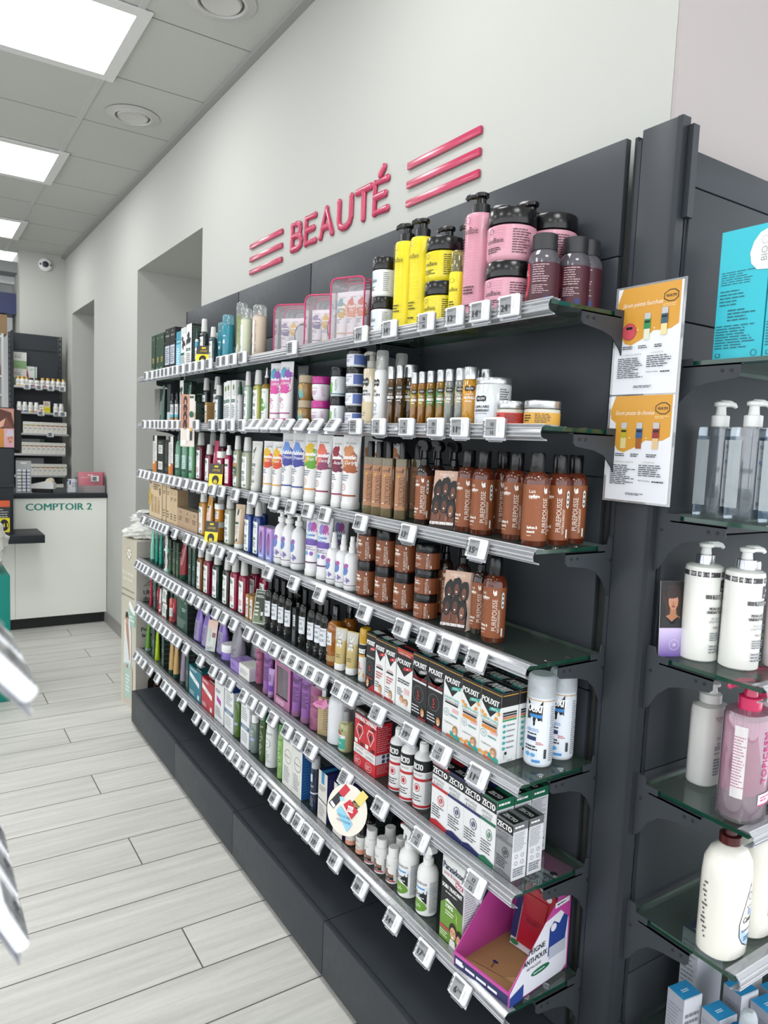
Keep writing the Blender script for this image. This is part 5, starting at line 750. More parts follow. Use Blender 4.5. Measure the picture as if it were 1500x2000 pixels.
# leaflets
reg('leaflet_ph', lambda w, h, d: leaflet(w, h, SIX, wing=True))
reg('leaflet_green', lambda w, h, d: leaflet(w, h, [('r', .04, .03, .96, .98, blend('#2b3527', '#7d8f6a', 'Z', .06, 0, .4, .02)), ('t', 'LAZARTIGUE', .5, .92, .05, '#eef0ea', dict(fit=.75)), LN(.1, .76, .8, .84, 2, '#dfe3d6'), ('p', [(.6, .1), (.6, .4), (.68, .5), (.69, .62), (.73, .62), (.74, .5), (.82, .4), (.82, .1)], '#15201a'), ('r', .62, .25, .8, .36, '#dfe4e0'), LN(.1, .2, .45, .66, 4, '#cfd6c4')], '#dfe0dc'))
reg('leaflet_soft', lambda w, h, d: leaflet(w, h, [('r', 0, 0, 1, 1, GUY), ('r', .2, .3, .42, .75, '#a9c4bd'), ('r', .55, .45, .9, .6, '#8a5a6a'), ('r', .5, .2, .7, .44, '#cfd9d2'), LN(.1, .04, .8, .14, 2, GREY)], '#dcdcd8'))
# zip bags: clear pouch with piping, gusset and zipper band
def zipbag(w, h, d, big=False):
    r = root('zip_bag'); w2, d2 = w/2, d/2; rr = min(w, h)*.16; sh = -.012
    def outline(y, lift=0):
        P = [(-w2, .004)]; 
        for cx, cz, a0, a1 in ((-w2+rr, h-rr, 180, 90), (w2-rr, h-rr+lift, 90, 0)):
            for k in range(5): a = math.radians(a0+(a1-a0)*k/4); P.append((cx+rr*math.cos(a), cz+rr*math.sin(a)))
        P.append((w2, .004)); return [(x, y, z) for x, z in P]
    F, B = outline(-d2), outline(d2)
    n = len(F); sh_ = MB()
    sh_.add(F+B, [(i, i+1, n+i+1, n+i) for i in range(n-1)]+[list(range(n)), list(range(2*n-1, n-1, -1)), (0, n, 2*n-1, n-1)], clear('#faf6f8', .3, .03, '#ffffff', .05)); sh_.build('clear_shell', r)
    p = MB(); pk = mat('#c43d68', .3); p.sweep(F, .0028, pk, 6, True); p.sweep(B, .0028, pk, 6, True); p.build('piping', r)
    z = MB(); m = clear('#e0708f', .2, .7, '#c94470')
    G = [(x*.995, -d2*.25, zz) for x, _, zz in F]; G2 = [(x*.995, d2*.5, zz) for x, _, zz in F]
    z.add(G+G2, [(i, i+1, n+i+1, n+i) for i in range(n//2, n-1)], m); z.sweep([(x*1.002, d2*.1, zz*1.002) for x, _, zz in F[1:]], .0022, '#a82d55', 6); z.build('zipper_band', r); return r
reg('bag', lambda w, h, d: zipbag(w, h, d)); reg('bag_big', lambda w, h, d: zipbag(w, h, d, True))
# ------------------------------------------------------------------ place the shelf stock
DIMS = {'bx_green': (0.0664, 0.202, 0.045), 'bx_black': (0.076, 0.2105, 0.045), 'bx_teal': (0.068, 0.181, 0.045), 'bx_white_dk': (0.07, 0.191, 0.045), 'bx_dk_big': (0.07, 0.199, 0.05), 'dropper_blue': (0.015, 0.173, 0.015), 'kl_dark': (0.0477, 0.2035, 0.0296), 'kl_darks': (0.0423, 0.1575, 0.0263), 'aero_teal': (0.0453, 0.19, 0.0453), 'aero_leaf': (0.0459, 0.239, 0.0459), 'aero_green': (0.0431, 0.191, 0.0431), 'aero_beige': (0.0508, 0.188, 0.0508), 'bag': (0.128, 0.16, 0.07), 'bag_big': (0.12, 0.188, 0.08), 'jar_white': (0.0686, 0.1015, 0.0686), 'pump_yellow': (0.0601, 0.27, 0.0601), 'jar_yellow': (0.0925, 0.1025, 0.0925), 'serum_yellow': (0.0378, 0.158, 0.0378), 'pump_pink': (0.066, 0.276, 0.066), 'jar_pink': (0.1047, 0.108, 0.1047), 'pill_dark': (0.0661, 0.155, 0.0661), 'bx_silver': (0.092, 0.172, 0.045), 'tb_green': (0.0414, 0.1875, 0.0311), 'bx_dkn': (0.058, 0.191, 0.045), 'dk_small': (0.0233, 0.144, 0.0233), 'bx_dk_white': (0.052, 0.196, 0.06), 'bx_dk_back': (0.056, 0.187, 0.045), 'bx_yellowwhite': (0.094, 0.098, 0.045), 'bx_kraft': (0.0259, 0.091, 0.045), 'bx_white_slim': (0.0418, 0.167, 0.045), 'kl_spray': (0.0349, 0.162, 0.0216), 'kl_pale': (0.038, 0.194, 0.0235), 'kl_yg': (0.0476, 0.194, 0.0295), 'oil_drop': (0.0336, 0.199, 0.0336), 'tb_magenta': (0.0581, 0.21, 0.0436), 'tb_grey': (0.0489, 0.209, 0.0367), 'jar_tan': (0.0509, 0.0795, 0.0509), 'jar_magenta': (0.0584, 0.0735, 0.0584), 'jar_green': (0.0462, 0.084, 0.0462), 'jar_blue': (0.0562, 0.054, 0.0562), 'pump_cream': (0.0461, 0.199, 0.0461), 'spray_white': (0.04, 0.198, 0.04), 'oil_black': (0.0237, 0.151, 0.0237), 'oil_olive_big': (0.0344, 0.155, 0.0344), 'oil_olive': (0.0216, 0.13, 0.0216), 'oil_green': (0.0232, 0.13, 0.0232), 'oil_beige': (0.0252, 0.13, 0.0252), 'oil_orange': (0.0353, 0.131, 0.0353), 'jar_alu_white': (0.0786, 0.105, 0.0786), 'jar_alu_red': (0.0598, 0.053, 0.0598), 'jar_alu_yellow': (0.0731, 0.053, 0.0731), 'bx_orangewhite': (0.0702, 0.182, 0.045), 'bx_stackdk': (0.109, 0.163, 0.045), 'bx_blackdk': (0.0649, 0.162, 0.045), 'pump_green': (0.0411, 0.215, 0.0411), 'pump_green2': (0.0309, 0.21, 0.0309), 'kl_peony': (0.0525, 0.205, 0.0326), 'kl_peonys': (0.0485, 0.157, 0.0301), 'tb_pink': (0.0418, 0.174, 0.0314), 'jar_red': (0.0465, 0.132, 0.0465), 'spray_pink': (0.0317, 0.159, 0.0317), 'kl_beige': (0.0436, 0.198, 0.027), 'kl_beige2': (0.0563, 0.194, 0.0349), 'tb_white': (0.0507, 0.181, 0.0406), 'tb_orange': (0.0539, 0.184, 0.0404), 'tb_blue': (0.0616, 0.2125, 0.0462), 'tb_yellowgreen': (0.0634, 0.213, 0.0475), 'tb_coral': (0.0633, 0.211, 0.0475), 'tb_wine': (0.0459, 0.208, 0.0344), 'tb_brown': (0.0644, 0.212, 0.0483), 'pp_tan': (0.0323, 0.1985, 0.0323), 'pp_trig': (0.0407, 0.206, 0.0407), 'leaflet_ph': (0.0641, 0.137, 0.0641), 'pp_lait': (0.0514, 0.187, 0.0514), 'pp_lait_front': (0.0511, 0.189, 0.0511), 'bx_beige_big': (0.219, 0.194, 0.07), 'bx_beige_n': (0.0545, 0.198, 0.045), 'bx_beige': (0.0569, 0.165, 0.05), 'bx_beige_sq': (0.095, 0.088, 0.05), 'kl_orange': (0.0551, 0.192, 0.0342), 'tb_orangepink': (0.0485, 0.171, 0.0364), 'jar_orange': (0.0473, 0.0745, 0.0473), 'tb_beige': (0.0514, 0.169, 0.0386), 'kl_blue': (0.0479, 0.195, 0.0297), 'bx_sponge': (0.0454, 0.1145, 0.045), 'pump_white': (0.0546, 0.18, 0.0546), 'tb_bubble': (0.0607, 0.2015, 0.0455), 'spray_bubble': (0.0473, 0.155, 0.0473), 'pp_jar': (0.0576, 0.098, 0.0576), 'pp_jarlow': (0.0607, 0.061, 0.0607), 'tb_mint': (0.0328, 0.195, 0.0246), 'tb_teal': (0.0258, 0.1985, 0.0193), 'bx_stackwb': (0.0811, 0.0985, 0.045), 'bx_dkgreen': (0.0347, 0.165, 0.045), 'tb_redglass': (0.0562, 0.187, 0.0421), 'bx_tallgreen': (0.036, 0.1905, 0.045), 'kl_amber': (0.0484, 0.195, 0.03), 'kl_red': (0.0561, 0.195, 0.0348), 'kl_green': (0.0567, 0.196, 0.0352), 'kl_brown': (0.0523, 0.193, 0.0324), 'kl_pinkred': (0.0516, 0.2025, 0.032), 'leaflet_green': (0.0518, 0.123, 0.0518), 'lz_black': (0.0393, 0.1905, 0.0393), 'bx_blackwin': (0.0264, 0.124, 0.045), 'lz_amber': (0.0508, 0.18, 0.0508), 'tb_clear': (0.0438, 0.125, 0.0329), 'px_aero_y': (0.0336, 0.152, 0.0336), 'bx_pxa': (0.046, 0.157, 0.045), 'bx_pxb': (0.048, 0.1535, 0.045), 'bx_pxd': (0.069, 0.153, 0.05), 'bx_pxe': (0.062, 0.1605, 0.05), 'bx_pxg': (0.065, 0.159, 0.05), 'bx_pxi': (0.065, 0.1545, 0.05), 'px_aero_w': (0.0602, 0.1965, 0.0602), 'tb_red': (0.0233, 0.169, 0.0174), 'tb_redgreen': (0.0314, 0.164, 0.0235), 'tb_whitered': (0.0257, 0.125, 0.0193), 'bx_stackred': (0.094, 0.0715, 0.045), 'drop_coral': (0.0238, 0.16, 0.0238), 'bx_biggreen': (0.156, 0.169, 0.06), 'pouch_purple': (0.0732, 0.16, 0.05), 'leaflet_soft': (0.0506, 0.13, 0.0506), 'pouch_grey': (0.0847, 0.177, 0.06), 'jar_purple': (0.0691, 0.062, 0.0691), 'bx_purple': (0.088, 0.042, 0.07), 'bx_whitecream': (0.099, 0.049, 0.06), 'can_pink': (0.0341, 0.184, 0.0341), 'tb_purple': (0.0465, 0.179, 0.0349), 'tb_purples': (0.0289, 0.101, 0.0217), 'bx_hairwin': (0.121, 0.175, 0.05), 'jar_mauve': (0.0558, 0.071, 0.0558), 'bottle_perf': (0.0395, 0.148, 0.0395), 'bottle_white': (0.073, 0.162, 0.073), 'bottle_berry': (0.0454, 0.118, 0.0454), 'bx_red': (0.0555, 0.165, 0.05), 'zc_bottle': (0.0487, 0.169, 0.0487), 'bx_zred': (0.062, 0.152, 0.05), 'bx_zblue': (0.058, 0.1525, 0.05), 'bx_zgreen': (0.048, 0.153, 0.05), 'bx_zgrey': (0.05, 0.126, 0.042), 'tb_lime2': (0.0405, 0.158, 0.0304), 'tb_lime': (0.0325, 0.18, 0.0244), 'tb_tan': (0.0399, 0.199, 0.0299), 'tb_mauve': (0.0413, 0.181, 0.031), 'bx_tealbox': (0.163, 0.135, 0.05), 'bx_redbox': (0.152, 0.13, 0.05), 'bx_magsq': (0.103, 0.165, 0.045), 'bx_bluetop': (0.0916, 0.167, 0.045), 'bottle_green': (0.0311, 0.155, 0.0311), 'bx_ducray': (0.0791, 0.166, 0.045), 'bottle_clear': (0.0357, 0.142, 0.0357), 'bd_green': (0.0293, 0.177, 0.0293), 'bd_white': (0.0504, 0.17, 0.0504), 'bd_lime': (0.0296, 0.19, 0.0296), 'bx_creamblue': (0.0713, 0.174, 0.05), 'bottle_navy': (0.0307, 0.169, 0.0307), 'bx_navy': (0.0555, 0.1555, 0.055), 'pill_peach': (0.0339, 0.082, 0.0339), 'pill_white': (0.039, 0.095, 0.039), 'ps_trig': (0.0541, 0.1785, 0.0541), 'bx_paras': (0.081, 0.203, 0.055)}
ITEMS = [
    ('bx_green', 'dark green slim carton with gold emblem', 1, -0.2395, 3.7575, 1.8113, 0),
    ('bx_green', 'dark green slim carton with gold emblem', 1, -0.2395, 3.677, 1.8113, 0),
    ('bx_green', 'dark green slim carton with gold emblem', 1, -0.2395, 3.61, 1.8113, 0),
    ('bx_black', 'black carton with pale grey panel', 1, -0.2395, 3.52, 1.8113, 0),
    ('bx_black', 'black carton with pale grey panel', 1, -0.2395, 3.44, 1.8113, 0),
    ('bx_teal', 'light blue narrow carton', 1, -0.2395, 3.348, 1.8113, 0),
    ('bx_teal', 'tall teal carton standing behind black and white cartons', 1, -0.1795, 3.399, 1.8113, 0),
    ('bx_white_dk', 'white carton with black flower print', 1, -0.2395, 3.276, 1.8113, 0),
    ('bx_dk_big', 'dark carton with white front and printed side', 1, -0.237, 3.199, 1.8113, 0),
    ('dropper_blue', 'small dropper bottle with blue label', 1, -0.2545, 3.1145, 1.8113, 0),
    ('kl_dark', 'dark shampoo bottle with white cap and label', 1, -0.2475, 3.042, 1.8113, 0),
    ('kl_darks', 'small dark teal shampoo bottle with white cap', 1, -0.2502, 2.925, 1.8113, 0),
    ('kl_darks', 'dark shampoo bottle standing in the back row', 1, -0.1795, 3.0835, 1.8113, 0),
    ('aero_teal', 'teal aerosol can with clear cap in front', 1, -0.2394, 2.7885, 1.8113, 0),
    ('aero_teal', 'teal aerosol can with clear cap behind its neighbour', 1, -0.181, 2.997, 1.8113, 0),
    ('aero_leaf', 'tall aerosol can with leaf pattern and clear cap', 1, -0.1941, 2.7585, 1.8113, 0),
    ('aero_green', 'pale green aerosol can with clear cap', 1, -0.2404, 2.598, 1.8113, 0),
    ('aero_beige', 'beige aerosol can with orange mark and clear cap', 1, -0.2366, 2.4855, 1.8113, 0),
    ('aero_beige', 'beige aerosol can half hidden in the back row', 1, -0.1736, 2.666, 1.8113, 0),
    ('bag', 'small clear zip bag with pink piping and hair brush', 1, -0.2015, 2.2605, 1.8113, 36),
    ('bag', 'middle clear zip bag with pink piping and hair brush', 1, -0.2015, 2.0337, 1.8113, 36),
    ('bag_big', 'large clear zip bag with pink piping and three tubes', 1, -0.1937, 1.8858, 1.8113, 24),
    ('jar_white', 'white jar with black lid stacked on another', 1, -0.2277, 1.6745, 1.9132, 0),
    ('jar_white', 'white jar with black lid at the stack bottom', 1, -0.2277, 1.6745, 1.8113, 0),
    ('pump_yellow', 'yellow pump bottle with black pump', 1, -0.2346, 1.5657, 1.8113, 0),
    ('pump_yellow', 'yellow pump bottle in front with black pump', 1, -0.2293, 1.5056, 1.8113, 0),
    ('pump_yellow', 'yellow pump bottle in the back row', 1, -0.1408, 1.5147, 1.8113, 0),
    ('pump_yellow', 'yellow pump bottle hidden behind serum and jar', 1, -0.1125, 1.4613, 1.8113, 0),
    ('jar_yellow', 'yellow jar with black lid stacked on another', 1, -0.2159, 1.4301, 1.9142, 0),
    ('jar_yellow', 'yellow jar with black lid at the stack bottom', 1, -0.2159, 1.4301, 1.8113, 0),
    ('serum_yellow', 'slim yellow serum bottle with clear cap', 1, -0.2431, 1.3435, 1.8113, 0),
    ('pump_pink', 'tall pink pump bottle in front', 1, -0.229, 1.2887, 1.8113, 0),
    ('pump_pink', 'pink pump bottle behind the jar stack', 1, -0.1326, 1.3201, 1.8113, 0),
    ('pump_pink', 'pink pump bottle farthest back', 1, -0.1046, 1.2598, 1.8113, 0),
    ('jar_pink', 'pink jar with black lid stacked on another', 1, -0.2106, 1.2044, 1.9197, 0),
    ('jar_pink', 'pink jar with black lid at the stack bottom', 1, -0.2106, 1.2044, 1.8113, 0),
    ('jar_pink', 'pink jar with black lid at the back panel', 1, -0.1184, 1.175, 1.9197, 0),
    ('jar_pink', 'pink jar under the rear pink jar', 1, -0.1184, 1.175, 1.8113, 0),
    ('pill_dark', 'burgundy gummies jar nearest the shelf front', 1, -0.1989, 1.115, 1.8113, 0),
    ('pill_dark', 'burgundy gummies jar in the middle of its row', 1, -0.1344, 1.0912, 1.8113, 0),
    ('pill_dark', 'burgundy gummies jar nearest the back panel', 1, -0.099, 1.0905, 1.8113, 0),
    ('bx_silver', 'silver grey patterned carton', 2, -0.2395, 3.6804, 1.5733, 0),
    ('tb_green', 'glossy dark green tube', 2, -0.2491, 3.6151, 1.5733, 0),
    ('bx_dkn', 'narrow black carton', 2, -0.2195, 3.554, 1.5733, 0),
    ('dk_small', 'small dark bottle with blue and white label', 2, -0.2491, 3.4645, 1.5733, 0),
    ('dk_small', 'small dark bottle with kraft label', 2, -0.2516, 3.385, 1.5733, 0),
    ('bx_dk_white', 'dark green carton with white front edge', 2, -0.232, 3.292, 1.5733, 0),
    ('tb_green', 'large glossy green tube', 2, -0.2438, 3.2325, 1.5733, 0),
    ('bx_dk_back', 'dark green carton behind the white and yellow carton', 2, -0.1795, 3.234, 1.5733, 0),
    ('bx_yellowwhite', 'white carton with yellow drop print', 2, -0.2395, 3.142, 1.5733, 0),
    ('kl_dark', 'dark shampoo bottle behind the kraft carton', 2, -0.2016, 3.133, 1.5733, 0),
    ('bx_kraft', 'kraft carton with green label', 2, -0.2395, 2.9675, 1.5733, 0),
    ('kl_dark', 'tall dark shampoo bottle in the back row', 2, -0.1982, 3.0065, 1.5733, 0),
    ('kl_darks', 'small dark shampoo bottle in front', 2, -0.2476, 2.854, 1.5733, 0),
    ('bx_white_slim', 'narrow white carton beside dark bottle', 2, -0.2195, 2.794, 1.5733, 0),
    ('bx_white_slim', 'slim white carton with green band and leaf', 2, -0.2395, 2.714, 1.5733, 0),
    ('bx_white_slim', 'slim white carton with green band next to grey spray', 2, -0.2395, 2.6587, 1.5733, 0),
    ('kl_spray', 'grey labelled spray bottle with dark green top', 2, -0.2512, 2.6198, 1.5733, 0),
    ('kl_pale', 'pale green shampoo bottle with white cap', 2, -0.2502, 2.5445, 1.5733, 0),
    ('kl_yg', 'yellow green shampoo bottle with white cap', 2, -0.2473, 2.458, 1.5733, 0),
    ('oil_drop', 'amber oil bottle with dropper and green label', 2, -0.2452, 2.3905, 1.5733, 0),
    ('tb_magenta', 'magenta and blue tube', 2, -0.2397, 2.3175, 1.5733, 22),
    ('tb_magenta', 'magenta and blue tube in front', 2, -0.2389, 2.2385, 1.5733, 22),
    ('tb_grey', 'grey tube at the back behind tan jars', 2, -0.1437, 2.311, 1.5733, 22),
    ('jar_tan', 'tan jar with beige lid stacked on another', 2, -0.2178, 2.1355, 1.6532, 0),
    ('jar_tan', 'tan jar with beige lid at the stack bottom', 2, -0.2178, 2.1355, 1.5733, 0),
    ('jar_magenta', 'white jar with magenta lid stacked on another', 2, -0.2342, 2.003, 1.6472, 0),
    ('jar_magenta', 'white jar with magenta lid at the stack bottom', 2, -0.2342, 2.003, 1.5733, 0),
    ('jar_green', 'white jar with green splash and black lid on another', 2, -0.2384, 1.889, 1.6577, 0),
    ('jar_green', 'white jar with green splash at the stack bottom', 2, -0.2384, 1.889, 1.5733, 0),
    ('jar_blue', 'clear jar with blue label topmost of its stack', 2, -0.2341, 1.7965, 1.7365, 0),
    ('jar_blue', 'clear jar with blue label second from stack top', 2, -0.2341, 1.7965, 1.6821, 0),
    ('jar_blue', 'clear jar with blue label third from stack top', 2, -0.2341, 1.7965, 1.6277, 0),
    ('jar_blue', 'clear jar with blue label lowest of its stack', 2, -0.2341, 1.7965, 1.5733, 0),
    ('pump_cream', 'cream pump bottle with dark badge', 2, -0.239, 1.7045, 1.5733, 0),
    ('spray_white', 'white spray bottle with clear cap in front', 2, -0.242, 1.648, 1.5733, 0),
    ('spray_white', 'white spray bottle with clear cap behind oils', 2, -0.1717, 1.661, 1.5733, 0),
    ('oil_black', 'dark oil bottle with silver cap', 2, -0.2493, 1.588, 1.5733, 0),
    ('oil_black', 'dark oil bottle with silver cap', 2, -0.251, 1.5455, 1.5733, 0),
    ('oil_olive_big', 'larger mustard oil bottle with silver cap', 2, -0.2222, 1.541, 1.5733, 0),
    ('oil_olive', 'mustard oil bottle with silver cap', 2, -0.251, 1.481, 1.5733, 0),
    ('oil_olive', 'mustard oil bottle with silver cap', 2, -0.2514, 1.448, 1.5733, 0),
    ('oil_green', 'green labelled oil bottle with silver cap', 2, -0.2498, 1.4145, 1.5733, 0),
    ('oil_green', 'green labelled oil bottle with silver cap', 2, -0.2511, 1.374, 1.5733, 0),
    ('oil_beige', 'beige labelled clear oil bottle with silver cap', 2, -0.2497, 1.342, 1.5733, 0),
    ('oil_beige', 'beige labelled clear oil bottle with silver cap', 2, -0.2491, 1.3047, 1.5733, 0),
    ('oil_orange', 'orange labelled oil bottle with silver cap', 2, -0.2444, 1.2747, 1.5733, 0),
    ('oil_beige', 'oil bottle standing behind the large white jar', 2, -0.2022, 1.272, 1.5733, 0),
    ('jar_alu_white', 'large white jar with aluminium lid', 2, -0.2227, 1.2215, 1.5733, 0),
    ('jar_alu_red', 'low jar with red label and aluminium lid', 2, -0.2321, 1.1526, 1.5733, 0),
    ('jar_alu_yellow', 'low jar with yellow label and aluminium lid', 2, -0.2154, 1.0775, 1.5733, 0),
    ('bx_orangewhite', 'white carton with orange corner', 3, -0.2395, 3.711, 1.3323, 0),
    ('bx_stackdk', 'dark carton with two white panels', 3, -0.2395, 3.6105, 1.3323, 0),
    ('bx_blackdk', 'black carton at the back', 3, -0.1895, 3.723, 1.3323, 0),
    ('bx_blackdk', 'black carton in front', 3, -0.2395, 3.5121, 1.3323, 0),
    ('bx_orangewhite', 'orange and white narrow carton beside green bottles', 3, -0.2395, 3.4439, 1.3323, 0),
    ('pump_green', 'translucent green pump bottle with dark pump', 3, -0.2377, 3.383, 1.3323, 0),
    ('pump_green', 'translucent green pump bottle with dark pump', 3, -0.2452, 3.2615, 1.3323, 0),
    ('pump_green2', 'light green pump bottle with dark pump', 3, -0.2465, 3.174, 1.3323, 0),
    ('kl_peony', 'dark red peony shampoo bottle behind the hanging card', 3, -0.2457, 3.062, 1.3323, 0),
    ('kl_peonys', 'small dark red peony bottle in front', 3, -0.247, 2.951, 1.3323, 0),
    ('kl_peony', 'dark red bottle with grey cap in back row', 3, -0.1901, 3.069, 1.3323, 0),
    ('kl_peony', 'dark red bottle with grey cap in back row', 3, -0.1905, 2.95, 1.3323, 0),
    ('tb_pink', 'pink tube leaning between red bottles', 3, -0.2463, 2.8705, 1.3323, 0),
    ('jar_red', 'red jar with white cap and label', 3, -0.2388, 2.829, 1.3323, 0),
    ('spray_pink', 'small crimson spray bottle with white cap', 3, -0.2461, 2.733, 1.3323, 0),
    ('kl_beige', 'grey green shampoo bottle with kraft discount band', 3, -0.2485, 2.6355, 1.3323, 0),
    ('kl_beige2', 'grey green shampoo bottle with tall white label', 3, -0.2472, 2.5405, 1.3323, 0),
    ('tb_white', 'plain white tube with leaf print', 3, -0.2417, 2.4645, 1.3323, 22),
    ('tb_orange', 'white tube with yellow and red splash', 3, -0.2417, 2.358, 1.3323, 22),
    ('tb_orange', 'white tube with yellow and red splash', 3, -0.2416, 2.2805, 1.3323, 22),
    ('tb_blue', 'white tube with blue and violet splash', 3, -0.238, 2.206, 1.3323, 22),
    ('tb_blue', 'white tube with blue and violet splash', 3, -0.238, 2.1285, 1.3323, 22),
    ('tb_yellowgreen', 'white tube with yellow and green splash', 3, -0.2371, 2.0395, 1.3323, 22),
    ('tb_coral', 'white tube with coral and plum splash', 3, -0.2372, 1.96, 1.3323, 22),
    ('tb_wine', 'white tube with wine red splash', 3, -0.2448, 1.862, 1.3323, 22),
    ('tb_brown', 'white tube with brown splash in front', 3, -0.2366, 1.799, 1.3323, 22),
    ('tb_brown', 'white tube with brown splash behind tan bottles', 3, -0.175, 1.7835, 1.3323, 22),
    ('tb_brown', 'white tube with brown splash farthest back', 3, -0.1206, 1.748, 1.3323, 22),
    ('pp_tan', 'tan square bottle with black cap', 3, -0.2458, 1.6805, 1.3323, 40),
    ('pp_tan', 'tan square bottle with black cap', 3, -0.2463, 1.636, 1.3323, 40),
    ('pp_tan', 'tan square bottle with black cap', 3, -0.2459, 1.59, 1.3323, 40),
    ('pp_tan', 'tan square bottle with black cap', 3, -0.2355, 1.5415, 1.3323, 40),
    ('pp_tan', 'tan square bottle with black cap in the back row', 3, -0.1744, 1.56, 1.3323, 40),
    ('pp_trig', 'brown trigger spray bottle with black trigger', 3, -0.2412, 1.438, 1.3323, 0),
    ('pp_trig', 'brown trigger spray bottle behind the leaflet', 3, -0.2003, 1.4375, 1.3323, 0),
    ('pp_trig', 'brown trigger spray bottle behind the leaflet', 3, -0.1888, 1.387, 1.3323, 0),
    ('leaflet_ph', 'photo leaflet of six smiling women', 3, -0.2317, 1.358, 1.3323, 30),
    ('pp_lait', 'brown lotion bottle right behind the leaflet', 3, -0.2208, 1.294, 1.3323, 0),
    ('pp_lait', 'brown lotion bottle turned to show its long name', 3, -0.2247, 1.2355, 1.3323, 0),
    ('pp_lait', 'brown lotion bottle in the back row', 3, -0.1627, 1.2415, 1.3323, 0),
    ('pp_lait', 'brown lotion bottle next to the front one', 3, -0.2079, 1.149, 1.3323, 0),
    ('pp_lait_front', 'brown lotion bottle with readable front label', 3, -0.2365, 1.06, 1.3323, 0),
    ('pp_lait', 'brown lotion bottle second from the back panel', 3, -0.1737, 1.058, 1.3323, 0),
    ('pp_lait', 'brown lotion bottle nearest the back panel', 3, -0.1167, 1.066, 1.3323, 0),
    ('bx_beige_big', 'large beige gift carton with bottle drawings', 4, -0.227, 3.6905, 1.1003, 0),
    ('bx_beige_n', 'tall narrow beige carton', 4, -0.2395, 3.5405, 1.1003, 0),
    ('bx_beige_n', 'tall narrow beige carton', 4, -0.2395, 3.4748, 1.1003, 0),
    ('bx_beige', 'beige carton in front of tall cartons', 4, -0.237, 3.4185, 1.1003, 0),
    ('bx_beige', 'taupe narrow carton', 4, -0.237, 3.361, 1.1003, 0),
    ('bx_beige_sq', 'square taupe carton stacked on two cartons', 4, -0.237, 3.1889, 1.1003, 0),
    ('bx_beige_sq', 'square taupe carton left under the stacked one', 4, -0.237, 3.2845, 1.1003, 0),
    ('bx_beige_sq', 'square taupe carton right under the stacked one', 4, -0.237, 3.0933, 1.1003, 0),
    ('kl_orange', 'amber orange shampoo bottle with grey cap', 4, -0.2449, 3.0176, 1.1003, 0),
    ('kl_orange', 'amber orange bottle with grey cap in back row', 4, -0.1884, 3.067, 1.1003, 0),
    ('kl_orange', 'amber orange bottle with grey cap in back row', 4, -0.1897, 2.9545, 1.1003, 0),
    ('tb_orangepink', 'orange and pink tube', 4, -0.2438, 2.938, 1.1003, 0),
    ('jar_orange', 'orange jar with white lid stacked on another', 4, -0.2384, 2.8455, 1.1752, 0),
    ('jar_orange', 'orange jar with white lid at the stack bottom', 4, -0.2384, 2.8455, 1.1003, 0),
    ('kl_beige2', 'large grey green shampoo bottle with grey cap', 4, -0.242, 2.717, 1.1003, 0),
    ('tb_beige', 'beige tube with white cap', 4, -0.2427, 2.609, 1.1003, 22),
    ('kl_blue', 'deep blue shampoo bottle with grey cap', 4, -0.2491, 2.5045, 1.1003, 0),
    ('kl_blue', 'deep blue shampoo bottle in front with grey cap', 4, -0.2452, 2.4315, 1.1003, 0),
    ('kl_blue', 'deep blue shampoo bottle in the back row', 4, -0.1884, 2.5195, 1.1003, 0),
    ('bx_sponge', 'lilac carton with window showing a glitter sponge', 4, -0.2395, 2.366, 1.1003, 0),
    ('bx_sponge', 'lilac carton with window showing a glitter sponge', 4, -0.2395, 2.3013, 1.1003, 0),
    ('pump_white', 'white pump bottle with blue butterfly print', 4, -0.236, 2.2507, 1.1003, 0),
    ('pump_white', 'white pump bottle with blue butterfly print', 4, -0.2347, 2.1959, 1.1003, 0),
    ('pump_white', 'white pump bottle with blue butterfly print', 4, -0.2326, 2.1265, 1.1003, 0),
    ('pump_white', 'white pump bottle in the back row', 4, -0.1564, 2.228, 1.1003, 0),
    ('tb_bubble', 'white tube with violet bubble print at the left', 4, -0.2384, 2.0145, 1.1003, 22),
    ('tb_bubble', 'white tube with violet bubble print in front', 4, -0.2352, 1.9425, 1.1003, 22),
    ('tb_bubble', 'white tube with violet bubble print at the back', 4, -0.1582, 1.98, 1.1003, 22),
    ('spray_bubble', 'white spray bottle with blue bubble print', 4, -0.2391, 1.8775, 1.1003, 0),
    ('spray_bubble', 'white spray bottle with blue bubble print', 4, -0.2381, 1.8235, 1.1003, 0),
    ('spray_bubble', 'white spray bottle with blue bubble print', 4, -0.2383, 1.773, 1.1003, 0),
    ('spray_bubble', 'white spray bottle in the back row', 4, -0.1719, 1.8455, 1.1003, 0),
    ('pp_jar', 'brown jar with black lid at upper left', 4, -0.2332, 1.697, 1.1987, 0),
    ('pp_jar', 'brown jar with black lid at lower left', 4, -0.2332, 1.697, 1.1003, 0),
    ('pp_jar', 'brown jar with black lid on the middle stack', 4, -0.2331, 1.603, 1.1987, 0),
    ('pp_jar', 'brown jar with black lid under the middle stack', 4, -0.2331, 1.603, 1.1003, 0),
    ('pp_jar', 'brown jar with black lid on the right stack', 4, -0.2334, 1.5115, 1.1987, 0),
    ('pp_jar', 'brown jar with black lid under the right stack', 4, -0.2334, 1.5115, 1.1003, 0),
    ('pp_jarlow', 'low brown jar topmost of its stack', 4, -0.234, 1.4165, 1.2231, 0),
    ('pp_jarlow', 'low brown jar in the middle of its stack', 4, -0.234, 1.4165, 1.1617, 0),
    ('pp_jarlow', 'low brown jar lowest of its stack', 4, -0.234, 1.4165, 1.1003, 0),
    ('pp_trig', 'brown trigger spray bottle beside the jar stacks', 4, -0.1836, 1.408, 1.1003, 0),
